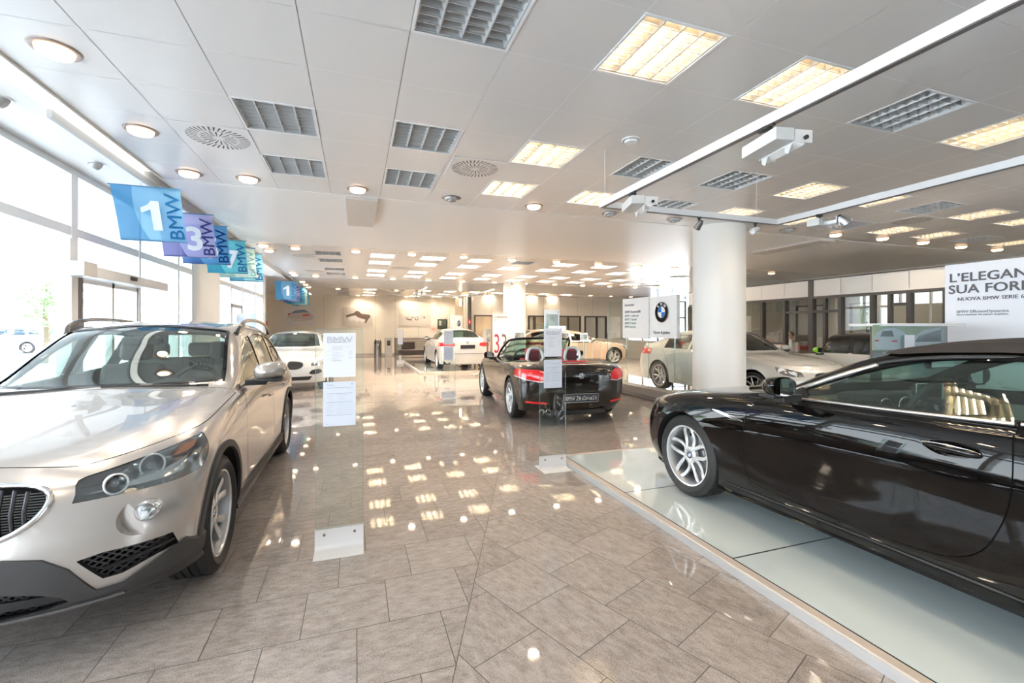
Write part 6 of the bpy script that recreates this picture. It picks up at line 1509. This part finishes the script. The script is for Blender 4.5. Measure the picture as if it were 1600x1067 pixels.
# ---------------------------------------------------------------- welcome screen with badge panels
t = thing('glass_screen', 'clear glass screen on a grey plinth in front of the white fastback car', 'glass partition', (6.0, 0, 0))
g = MB(); g.box(-.16, .16, 6.86, 10.1, .05, .20); g.build('plinth', grey_pl, t, bevel=.004)
g = MB(); g.box(-.38, .30, 6.95, 9.6, 0, .05); g.build('plinth_foot', grey_pd, t)
ys = [6.9, 7.42, 8.27, 9.1, 9.95]
for a, b in zip(ys[:-1], ys[1:]):
    g = MB(); g.box(-.006, .006, a+.004, b-.004, .20, 2.14); p_ = g.build('glass_pane', glass_p, t)
    g = MB(); g.box(-.007, .007, b-.006, b-.001, .20, 2.14); g.build('glass_edge', glass_e, p_)
RZ = Matrix.Rotation(-PI/2, 4, 'Z')          # local -Y face turned to -X
def wallM(x, y, z): return Matrix.Translation((x, y, z)) @ RZ
t = thing('badge_sign', 'white sign panel with a large blue and white roundel on the glass screen', 'sign', (5.96, 7.71, 0))
g = MB(); g.box(-.05, .03, -.46, .40, 1.28, 2.14); g.build('panel', white, t, bevel=.004)
roundel(t, .215, wallM(-.056, -.01, 1.81))
lettering([dict(sx='Piacere di guidare', size=.085, x=0, z=1.37, align='CENTER', y=-.052, off=.022, sxs=.86)], ink, t, M=RZ)
t = thing('welcome_sign', 'white welcome sign panel with lines of text left of the roundel sign', 'sign', (5.96, 8.73, 0))
g = MB(); g.box(-.03, .03, -.56, .44, 1.25, 2.16); g.build('panel', white, t, bevel=.004)
def rowsM(lines, m, nm): 
    lettering([dict(sx=s, size=z_, x=-.34, z=z, y=-.032, off=.02) for s, z_, z in lines], m, t, nm, RZ)
rowsM([('Benvenuto', .085, 1.99), ('BMW Automobili', .085, 1.83)], ink, 'heading')
rowsM([('BMW 1 Lubiconi', .078, 1.745), ('BMW 3 Sandri', .078, 1.66), ('BMW 5 Stazzi', .078, 1.575), ('BMW Service', .078, 1.49)], mat('grey_green_ink', (.30, .40, .40), .5), 'name_rows')
# ---------------------------------------------------------------- large poster board at the right
t = thing('poster_board', 'large white poster board with dark capitals behind the black convertible', 'poster', (5.62, 0, 0))
g = MB(); g.box(0, .06, -1.2, 2.87, .05, 2.115); g.build('board', mat('poster_white', (.80, .81, .86), .4), t, bevel=.003)
gk = mat('poster_grey', (.10, .09, .10), .5)
lettering([dict(sx="L\u2019ELEGANZA HA LA", size=.118, x=-2.835, z=1.94, y=-.003, off=.018, sxs=1.10), dict(sx='SUA FORMA PI\u00d9 BELLA.', size=.118, x=-2.84, z=1.825, y=-.003, off=.018, sxs=1.10)], gk, t, 'headline', RZ)
lettering([dict(sx='NUOVA BMW SERIE 6 CABRIO.', size=.047, x=-2.768, z=1.752, y=-.003, off=.008, sxs=1.05)], gk, t, 'subtitle', RZ)
lettering([dict(sx='BMW EfficientDynamics', size=.036, x=-2.775, z=1.632, y=-.003, off=.008, sxs=1.08), dict(sx='Meno emissioni. Pi\u00f9 piacere di guidare.', size=.023, x=-2.775, z=1.607, y=-.003, off=.004, sxs=1.05)], mat('poster_grey2', (.25, .25, .28), .5), t, 'small_text', RZ)
# brochure counter in front of it
t = thing('brochure_counter', 'grey brochure counter with a photo panel behind glass, in front of the white poster board', 'counter', (4.52, 2.92, 0), -YAW)
g = MB(); g.box(.06, .80, -.16, .28, 1.50, 1.525); g.build('counter_top', white, t, bevel=.003)
g = MB(); g.box(.60, .78, .0, .2, 0, 1.50); g.build('right_leg_panel', mat('counter_blue_grey', (.42, .47, .50), .4), t); g = MB(); g.box(.10, .18, .02, .06, 0, 1.50); g.build('post', grey_pd, t)
g = MB(); g.box(.0, .62, -.10, -.09, 1.28, 1.51); pp = g.build('photo_panel', mat('photo_field', (.42, .50, .30), .5, fn=noise_col((.34, .42, .24), (.56, .62, .44), 5)), t)
g = MB(); W0 = [(.01, 1.33), (.015, 1.40), (.06, 1.455), (.10, 1.478), (.19, 1.485), (.27, 1.455), (.325, 1.40), (.345, 1.36), (.34, 1.285), (.02, 1.285)]; g.prism(W0, (0, 0, 0), (1, 0, 0), (0, 0, 1), (0, 1, 0), -.103, -.10, 0)
g.prism([(.36, 1.35), (.40, 1.42), (.46, 1.465), (.62, 1.49), (.62, 1.285), (.38, 1.285)], (0, 0, 0), (1, 0, 0), (0, 0, 1), (0, 1, 0), -.103, -.10, 0)
g.build('pictured_cars', mat('pictured_silver', (.62, .64, .68), .4), pp)
g = MB(); g.prism([(.065, 1.405), (.085, 1.455), (.17, 1.46), (.19, 1.405)], (0, 0, 0), (1, 0, 0), (0, 0, 1), (0, 1, 0), -.106, -.1035, 0); g.prism([(.38, 1.355), (.42, 1.41), (.62, 1.47), (.62, 1.36)], (0, 0, 0), (1, 0, 0), (0, 0, 1), (0, 1, 0), -.106, -.1035, 0); g.build('pictured_windows', mat('pictured_dark', (.10, .11, .13), .4), pp)
g = MB(); g.box(.015, .05, -.106, -.1035, 1.36, 1.375); g.box(.17, .22, -.106, -.1035, 1.355, 1.37); g.build('pictured_lamps', redsig, pp)
g = MB(); g.box(-.02, .62, -.14, -.134, 1.07, 1.52); gp = g.build('front_glass', acryl, t)
g = MB(); g.box(-.02, .62, -.141, -.133, 1.273, 1.278); g.build('glass_joint', glass_e, gp)
g = MB(); g.box(.24, .33, -.16, -.157, 1.30, 1.42, 0, Matrix.Rotation(.0, 4, 'Y')); g.build('leaflet', paper_m, t)
g = MB(); g.box(.03, .30, -.06, 0, 1.05, 1.25); g.build('leaflet_tray', acryl, t)
# ---------------------------------------------------------------- back wall furniture
pbg = mat('poster_field', (.66, .62, .56), .5)
def poster(x0, x1, lab, kind):
    t = thing('wall_poster', lab, 'poster', ((x0+x1)/2, YB-.012, 2.1), group='car sketches on the back wall')
    w = (x1-x0)/2; g = MB(); g.box(-w, w, -.012, .008, -.5, .5); g.build('print', pbg if kind else mat('poster_white2', (.78, .77, .76), .5), t)
    cols = [mat('sketch_pale', (.62, .58, .56), .5), mat('sketch_brown', (.16, .11, .09), .5), mat('sketch_blue', (.20, .28, .45), .5), mat('sketch_red', (.60, .08, .08), .5), mat('sketch_light', (.82, .80, .78), .5)]
    g = MB(); P = lambda pol, m, d=.0135: g.prism(pol, (0, 0, 0), (1, 0, 0), (0, 0, 1), (0, 1, 0), -d-.0006*m, -.012, m)
    if kind == 0:
        P([(-.62, -.12), (-.55, .10), (-.30, .22), (.25, .28), (.45, .20), (.62, .02), (.60, -.16), (.2, -.24), (-.3, -.22)], 0); P([(-.45, .14), (-.25, .30), (.2, .36), (.42, .22), (.1, .20)], 2); P([(.10, .08), (.40, .12), (.42, .03), (.12, .0)], 3); P([(-.58, .12), (-.46, .18), (-.44, .12), (-.56, .06)], 3); P([(-.6, -.10), (.1, -.16), (.15, -.19), (-.5, -.16)], 4)
    elif kind == 1:
        P([(-.62, .05), (-.52, .10), (-.20, .20), (-.06, .33), (.06, .30), (.20, .17), (.62, .12), (.66, .0), (.55, -.12), (.42, -.34), (.36, -.32), (.40, -.14), (.20, -.08), (.02, -.02), (-.10, .08), (-.30, .05), (-.52, -.06)], 1)
        P([(-.50, -.02), (-.30, .03), (-.12, .05), (.0, -.05), (.18, -.11), (.36, -.16), (.30, -.30), (.05, -.20), (-.05, -.32), (-.15, -.18), (-.38, -.22)], 4); P([(-.18, .16), (-.05, .26), (.08, .12), (.0, .06)], 0); P([(.12, .12), (.50, .07), (.48, .02), (.16, .05)], 0); P([(-.02, -.06), (.12, -.12), (.05, -.18), (-.08, -.14)], 1); P([(-.44, .05), (-.24, .13), (-.22, .09), (-.42, .02)], 0)
    else:
        P([(-.60, -.10), (-.56, .0), (-.40, .05), (-.22, .14), (.08, .22), (.30, .20), (.45, .12), (.62, .08), (.60, -.06), (.40, -.10), (.10, -.22), (-.35, -.20)], 0); P([(-.55, -.06), (-.18, -.11), (-.16, -.18), (-.42, -.15)], 1); P([(-.22, .11), (.06, .19), (.26, .16), (.02, .06)], 4); P([(.02, -.04), (.10, .02), (.18, -.02), (.18, -.14), (.08, -.18), (.0, -.12)], 1); P([(.05, -.04), (.10, -.01), (.15, -.05), (.13, -.12), (.07, -.13)], 4, .015)
        P([(-.52, .0), (-.34, .0), (-.36, -.03), (-.52, -.03)], 1); P([(-.22, -.01), (-.04, .0), (-.08, -.04), (-.20, -.045)], 1); P([(.45, .02), (.54, .06), (.57, -.02), (.50, -.06)], 1); P([(-.62, -.19), (.5, -.14), (.6, -.12), (.1, -.26), (-.4, -.25)], 0, .0128)
    me = g.mesh('car_drawing', cols); link('car_drawing', me, t)
poster(-3.45, -2.0, 'white poster with a pale car sketch below the far blue flags', 0)
poster(-.68, .85, 'cream poster with a dark brown car body sketch, middle of the back wall', 1)
poster(2.23, 4.0, 'cream poster with a sepia car sketch, rightmost on the back wall', 2)
t = thing('waste_bin', 'tall round steel litter bin with a domed top by the back wall', 'bin', (1.08, 24.6, 0))
g = MB(); g.lathe([(.0, 0), (.19, 0), (.19, .66), (.192, .67)], 32); g.build('body', steel, t, smooth=40)
g = MB(); g.lathe([(.192, .67), (.19, .75), (.165, .86), (.10, .93), (0, .955)], 32); g.build('dome_lid', mat('dome_dark', (.22, .21, .20), .15, 1), t, smooth=60)
t = thing('water_cooler', 'grey upright water cooler beside the steel bin', 'water cooler', (1.62, 24.55, 0))
g = MB(); g.box(-.19, .19, -.17, .17, 0, .97); g.build('cabinet', mat('cooler_grey', (.50, .48, .46), .35, .3), t, bevel=.02)
g = MB(); g.box(-.08, .08, -.175, -.165, .58, .84); g.build('tap_recess', black, t); g = MB(); g.cyl((-.03, -.19, .76), (-.03, -.19, .70), .012); g.cyl((.03, -.19, .76), (.03, -.19, .70), .012); g.build('taps', steel, t); g = MB(); g.box(-.2, .2, -.18, .18, .97, .99); g.build('top_plate', alu, t)
t = thing('slatted_partition', 'low grey slatted partition behind the dark bench by the back wall', 'partition', (1.95, 24.9, 0))
sl = mat('slat_grey_brown', (.27, .24, .215), .5)
g = MB()
for k in range(7): g.box(0, 3.2, -.03, .03, .03+.135*k, .03+.135*k+.125)
g.build('slat_panel', sl, t); g = MB(); g.box(0, .05, -.05, .05, 0, .99); g.box(3.15, 3.2, -.05, .05, 0, .99); g.build('posts', grey_pd, t)
t = thing('lounge_bench', 'dark brown low bench with a square cushion back near the far platform', 'bench', (2.55, 23.2, 0))
dk = mat('bench_brown', (.045, .033, .028), .5)
g = MB(); g.box(-.55, 1.35, -.45, .45, .16, .42); g.build('seat', dk, t, bevel=.03)
g = MB(); g.box(-.35, .30, .2, .42, .42, .80); g.build('backrest', dk, t, bevel=.03)
for x in (-.5, 1.25):
    for y in (-.4, .35): g = MB(); g.box(x, x+.06, y, y+.06, 0, .16); g.build('leg', white, t)
t = thing('wall_niche_display', 'small dark framed wall niche with a green reflection beside the right poster', 'wall display', (4.65, YB-.03, 1.72))
g = MB(); g.box(-.27, .27, -.05, .025, -.28, .28); g.box(-.22, .22, -.056, -.05, -.23, .23, 1); g.build('frame', [black, mat('niche_inner', (.10, .13, .10), .1)], t)
g = MB(); g.box(-.05, -.03, -.06, -.055, -.23, .23); g.box(.06, .08, -.06, -.055, -.23, .23); g.box(-.22, .22, -.06, -.055, -.12, -.10); g.build('glazing_bars', black, t); g = MB(); g.box(-.2, -.06, -.058, -.056, -.08, .2); g.build('painted_reflection', mat('niche_pale', (.45, .52, .46), .3), t)  # reflection in the glazing painted as a pale green box
g = MB(); g.box(4.05, 4.30, YB-.012, YB, 1.36, 1.52); tag(g.build('warning_plate', mat('pink_plate', (.80, .48, .42), .5)), 'small pinkish notice on the back wall left of the dark niche', 'sign')
t = thing('fire_point_sign', 'tiny red and white fire sign on the back wall beside the left windows', 'sign', (-4.35, YB-.012, 1.75)); g = MB(); g.box(-.10, .10, -.008, .008, -.10, .10); g.build('plate', redsig, t); g = MB(); g.box(-.04, .04, -.010, -.008, -.05, .05); g.build('symbol', white, t)
t = thing('fire_point_sign', 'red fire sign by the dark pillar near the far door', 'sign', (5.57, 22.99, 1.85), PI/2*0); g = MB(); g.box(-.012, .10, -.01, .0, -.16, .10); g.build('plate', redsig, t); g = MB(); g.box(.02, .07, -.012, -.01, -.08, .03); g.build('symbol', white, t)
t = thing('badge_board', 'white board with a roundel left of the dark pillar on the far wall', 'sign', (5.05, 23.6, 0))
g = MB(); g.box(-.36, .34, 0, .05, 1.0, 2.17); g.build('board', white, t); g = MB(); g.box(-.05, .05, .05, .1, 0, 2.1); g.build('post', grey_pd, t)
roundel(t, .16, Matrix.Translation((.12, -.006, 1.75)) @ Matrix.Scale(.6, 4, (1, 0, 0)), letters=False)
# banner "33", info display and brochure stands around the distant column
t = thing('number_banner', 'white banner with large red and grey figures beside the distant column', 'banner', (4.93, 15.5, 0))
g = MB(); g.box(-.30, .30, 0, .02, .10, 2.02); g.build('banner_sheet', mat('banner_white', (.78, .77, .82), .5), t); g = MB(); g.box(-.32, .32, -.1, .12, 0, .05); g.build('foot', grey_pd, t)
lettering([dict(sx='3', size=.98, x=-.01, z=.60, align='RIGHT', y=-.002, sxs=.52)], mat('banner_red', (.38, .02, .07), .5), t, 'left_figure'); lettering([dict(sx='3', size=.98, x=.01, z=.60, y=-.002, sxs=.52)], mat('banner_grey', (.13, .10, .10), .5), t, 'right_figure')
lettering([dict(sx='LA PRECISIONE', size=.075, x=-.26, z=1.86, y=-.002, off=.01), dict(sx='BMW 3', size=.05, x=-.26, z=1.76, y=-.002)], gk, t, 'caption')
t = thing('info_display', 'grey upright information panel on a post left of the white banner', 'information stand', (4.12, 14.45, 0))
g = MB(); g.box(-.14, .12, 0, .02, 1.02, 1.47); pn = g.build('panel', mat('panel_pale', (.55, .52, .47), .4), t); g = MB(); g.box(-.02, .11, -.004, 0, 1.04, 1.45); g.build('photo', mat('photo_grey', (.25, .27, .27), .4, fn=noise_col((.08, .09, .09), (.55, .58, .58), 7)), pn)
g = MB(); g.box(.0, .06, .02, .05, 0, 1.1); g.box(-.1, .16, -.1, .15, 0, .02); g.build('post', grey_pd, t)
def brochure(loc, lab, w=.34, h=.28, z=1.14, rz=0, m=None):
    t = thing('photo_easel', lab, 'brochure stand', loc, rz, 'small photo stands')
    g = MB(); g.box(-w/2, w/2, 0, .012, z, z+h); p_ = g.build('photo_card', paper_m, t); g = MB(); g.box(-w/2+.015, w/2-.015, -.003, 0, z+.03, z+h-.05); g.build('photo', m or mat('photo_grey'), p_)
    g = MB(); g.box(-w/2-.02, w/2+.02, .012, .02, .5, z+.02); g.build('acrylic_sheet', acryl, t); g = MB(); g.cyl((0, .03, 0), (0, .03, z+.05), .012); g.build('pole', alu, t); g = MB(); g.cyl((0, .03, 0), (0, .03, .012), .14, n=24); g.build('base', alu, t)
brochure((4.45, 12.2, 0), 'photo stand in front of the distant round column', .30, .22, 1.18)
brochure((6.15, 12.8, 0), 'photo stand just behind the roadster, left one of the pair', .24, .22, 1.16, m=mat('photo_dark_red', (.12, .06, .06), .4, fn=noise_col((.05, .03, .03), (.35, .3, .3), 8)))
brochure((6.75, 12.6, 0), 'blue-grey photo stand behind the roadster, right one of the pair', .26, .24, 1.10, m=mat('photo_blue', (.22, .33, .40), .4, fn=noise_col((.12, .2, .26), (.5, .6, .66), 6)))
t = thing('display_table', 'glass display table behind the roadster in front of the beige coupe', 'table', (6.9, 13.6, 0))
g = MB(); g.box(-.9, .9, -.3, .3, 1.0, 1.015); g.build('glass_top', acryl, t)
for x in (-.88, -.3, .3, .88):
    g = MB(); g.cyl((x, -.28, 0), (x, -.28, 1.0), .012, n=8); g.cyl((x, .28, 0), (x, .28, 1.0), .012, n=8); g.build('leg_frame', alu, t)
t = thing('entrance_leaflet_panel', 'pale blue photo panel standing by the far left windows', 'poster', (-2.55, 13.1, 0)); g = MB(); g.box(-.32, .12, 0, .03, 1.2, 1.85); g.build('panel', mat('panel_blue_white', (.62, .70, .80), .4, fn=noise_col((.45, .58, .75), (.85, .88, .92), 4)), t); g = MB(); g.box(-.14, -.08, .03, .06, 0, 1.8); g.box(-.3, .1, -.15, .2, 0, .02); g.build('post', alu, t)
# ---------------------------------------------------------------- office: desk, chair, seated man
t = thing('office_desk', 'pale office desk in front of the seated man behind the glass', 'desk', (11.6, 9.9, 0))
g = MB(); g.box(-.35, .35, -.8, .8, .72, .75); g.build('worktop', mat('desk_top', (.6, .56, .5), .4), t, bevel=.004)
for x in (-.32, .28):
    for y in (-.76, .72): g = MB(); g.box(x, x+.04, y, y+.04, 0, .72); g.build('leg', alu, t)
t = thing('office_chair', 'black high-backed office chair beside the seated man', 'chair', (13.0, 10.36, 0))
g = MB(); g.box(-.24, .26, -.25, .25, .45, .54); g.build('seat', black, t, bevel=.04); g = MB(); g.box(.20, .30, -.26, .26, .55, 1.28); g.build('backrest', black, t, bevel=.045, seg=3); g = MB(); g.cyl((0, 0, .08), (0, 0, .46), .03); g.build('gas_column', steel, t)
g = MB()
for k in range(5): a = 2*PI*k/5; g.cyl((0, 0, .09), (.28*math.cos(a), .28*math.sin(a), .05), .02, n=8)
g.build('star_base', black, t)
t = thing('office_chair', 'black office chair carrying the seated man', 'chair', (12.3, 9.86, 0))
g = MB(); g.box(-.24, .22, -.25, .25, .42, .50); g.build('seat', black, t, bevel=.035); g = MB(); g.box(.24, .30, -.22, .22, .52, .98); g.build('backrest', black, t, bevel=.03); g = MB(); g.cyl((0, 0, .0), (0, 0, .43), .04); g.build('gas_column', steel, t)
def person():
    t = thing('person', 'seated man in a pale blue shirt looking down, behind the office glass', 'person', (12.22, 9.86, .505))
    # local: facing -x. joints: id -> (pos, radius)
    J = [((0, 0, .09), .135), ((0, 0, .28), .135), ((-.03, 0, .46), .155), ((-.05, 0, .56), .075), ((-.08, 0, .64), .055),
         ((-.05, .17, .52), .062), ((-.14, .25, .28), .048), ((-.36, .16, .275), .036), ((-.05, -.17, .52), .062), ((-.14, -.25, .28), .048), ((-.36, -.14, .275), .036),
         ((-.05, .09, .07), .10), ((-.44, .11, .06), .072), ((-.46, .11, -.38), .048), ((-.05, -.09, .07), .10), ((-.44, -.11, .06), .072), ((-.46, -.11, -.38), .048), ((-.58, .12, -.455), .035), ((-.58, -.12, -.455), .035)]
    E_ = [(0, 1), (1, 2), (2, 3), (3, 4), (2, 5), (5, 6), (6, 7), (2, 8), (8, 9), (9, 10), (0, 11), (11, 12), (12, 13), (0, 14), (14, 15), (15, 16), (13, 17), (16, 18)]
    me = bpy.data.meshes.new('clothed_body'); me.from_pydata([j[0] for j in J], E_, []); o = bpy.data.objects.new('clothed_body', me); COL.objects.link(o)
    sk = o.modifiers.new('skin', 'SKIN'); sk.use_smooth_shade = True
    for v, j in zip(me.skin_vertices[0].data, J): v.radius = (j[1], j[1])
    me.skin_vertices[0].data[0].use_root = True
    sb = o.modifiers.new('sub', 'SUBSURF'); sb.levels = sb.render_levels = 2
    dg = bpy.context.evaluated_depsgraph_get(); m2 = bpy.data.meshes.new_from_object(o.evaluated_get(dg)); bpy.data.objects.remove(o)
    skin = mat('skin', (.55, .33, .24), .5); m2.materials.clear(); m2.materials.append(mat('shirt_pale_blue', (.55, .60, .68), .8)); m2.materials.append(mat('trousers_dark', (.05, .05, .07), .8)); m2.materials.append(skin)
    for f in m2.polygons:
        c = f.center; f.use_smooth = True
        if c.z < .13 and not (c.x < -.30 and c.z > .2): f.material_index = 1
        if (c.z > .565 and abs(c.y) < .08): f.material_index = 2
    link('body', m2, t)
    def ell(name, c, r, m, par, tilt=0, cut=None):
        bm = bmesh.new(); bmesh.ops.create_uvsphere(bm, u_segments=24, v_segments=16, radius=1)
        for v in bm.verts:
            x, y, z = v.co
            if name == 'head':
                k = 1-.18*max(0, -z)**1.5; y *= k; x = x*(1-.10*max(0, -z))
                if x < 0: x -= .10*math.exp(-((z+.05)/.16)**2-(y/.16)**2)          # nose
                if x < 0: x += .05*(math.exp(-((z-.14)/.10)**2-((abs(y)-.38)/.16)**2))  # eye sockets
                if x < 0: x += .03*math.exp(-((z+.42)/.06)**2-(y/.3)**2)            # mouth
            v.co = (x*r[0], y*r[1], z*r[2])
        if cut: bmesh.ops.delete(bm, geom=[v for v in bm.verts if cut(v.co)], context='VERTS')
        m_ = bpy.data.meshes.new(name); bm.to_mesh(m_); bm.free(); m_.materials.append(m); m_.transform(Matrix.Translation(c) @ Matrix.Rotation(tilt, 4, 'Y')); return link(name, m_, par, smooth=80)
    hd = ell('head', (-.115, 0, .755), (.098, .078, .122), skin, t, -.30)
    ell('hair', (-.100, 0, .775), (.103, .083, .115), mat('brown_hair', (.07, .04, .025), .7), hd, -.30, lambda c: c.x < -.055 and c.z < .055 or c.z < -.03)
    for s_ in (1, -1):
        ell('ear', (-.105, s_*.080, .745), (.018, .010, .030), skin, hd)
        ell('eye', (-.198, s_*.030, .748), (.008, .012, .007), mat('eye_dark', (.05, .04, .03), .2), hd)
        # hand: palm with five fingers resting on the desk
        px, py, pz = -.40, s_*.145, .272
        J2 = [((px+.03, py, pz), .026), ((px-.03, py, pz), .032)]; E2 = [(0, 1)]
        for k, (dy, ln) in enumerate(((-.030, .060), (-.010, .072), (.010, .068), (.028, .052))):
            b = len(J2); J2 += [((px-.055, py+dy, pz+.002), .010), ((px-.055-ln*.55, py+dy*1.15, pz+.006), .009), ((px-.055-ln, py+dy*1.2, pz-.010), .0075)]; E2 += [(1, b), (b, b+1), (b+1, b+2)]
        b = len(J2); J2 += [((px-.02, py-s_*.045, pz-.004), .011), ((px-.05, py-s_*.062, pz-.008), .009)]; E2 += [(1, b), (b, b+1)]
        me = bpy.data.meshes.new('hand'); me.from_pydata([j[0] for j in J2], E2, []); o = bpy.data.objects.new('hand', me); COL.objects.link(o); o.modifiers.new('skin', 'SKIN').use_smooth_shade = True
        for v, j in zip(me.skin_vertices[0].data, J2): v.radius = (j[1], j[1]*.8)
        me.skin_vertices[0].data[0].use_root = True; q = o.modifiers.new('sub', 'SUBSURF'); q.levels = q.render_levels = 1
        dg = bpy.context.evaluated_depsgraph_get(); m2 = bpy.data.meshes.new_from_object(o.evaluated_get(dg)); bpy.data.objects.remove(o); m2.materials.clear(); m2.materials.append(skin); link('hand', m2, t)
    g = MB(); g.lathe([(.072, 0), (.060, .03)], 20, Matrix.Translation((-.065, 0, .565)) @ Matrix.Rotation(-.3, 4, 'Y')); g.build('collar', mat('shirt_pale_blue'), t, smooth=50)
person()
# ---------------------------------------------------------------- outside: trees and a barrier
def tree(loc, h, r, lab, seed, c1, c2):
    rnd = random.Random(seed); t = thing('tree', lab, 'tree', loc, group='trees outside the glass wall')
    g = MB(); g.tube([(0, 0, 0), (.1, .05, h*.25), (.0, .1, h*.5), (.1, 0, h*.8)], [.16, .12, .09, .03], 8); g.build('trunk', mat('bark', (.2, .15, .11), .9), t)
    g = MB()
    for k in range(2600):
        a = rnd.uniform(0, 2*PI); ph = rnd.uniform(-1, 1); rr = rnd.random()**.45
        lump = 1+.25*math.sin(a*3+seed)+.2*math.sin(ph*6+a)
        c = Vector((math.cos(a)*math.sqrt(1-ph*ph)*r*rr*lump, math.sin(a)*math.sqrt(1-ph*ph)*r*rr*lump, h*.62+ph*h*.38*rr*lump)); s = rnd.uniform(.10, .22)
        q = Matrix.Rotation(rnd.uniform(0, 6.28), 3, 'Z') @ Matrix.Rotation(rnd.uniform(-1.2, 1.2), 3, 'X')
        g.add([c+q @ Vector(p)*s for p in ((-.5, 0, 0), (0, -.35, .05), (.6, 0, 0), (0, .35, .05))], [(0, 1, 2, 3)], k % 2)
    me = g.mesh('foliage', [mat('leaf_a', c1, .7), mat('leaf_b', c2, .7)]); link('foliage', me, t)
tree((-13.5, 26.5, -.13), 4.6, 1.8, 'round pale green tree outside behind the window right of the entrance', 1, (.30, .50, .22), (.45, .62, .33))
tree((-9.6, 37.5, -.13), 4.6, 2.1, 'second green tree outside, further right behind the glass wall', 2, (.34, .52, .25), (.5, .66, .38))
tree((-17.6, 26.0, -.13), 3.6, 1.1, 'small dark green shrub-like tree outside beside the round one', 5, (.2, .42, .24), (.28, .5, .3))
tree((24, 1.5, -.13), 6, 2.4, 'green tree outside beyond the offices on the right', 3, (.14, .36, .06), (.24, .46, .1))
t = thing('barrier_gate', 'thin pale barrier arm outside on the forecourt', 'barrier', (-18.0, 29.0, -.13)); g = MB(); g.box(-.1, .1, -.1, .1, 0, 1.9); g.build('post', alu_l, t); g = MB(); g.cyl((0, 0, 2.9), (-3.6, 0, 2.3), .05); g.cyl((0, 0, 1.9), (0, 0, 2.9), .05); g.build('arm', mat('barrier_red_pale', (.7, .45, .42), .5), t)
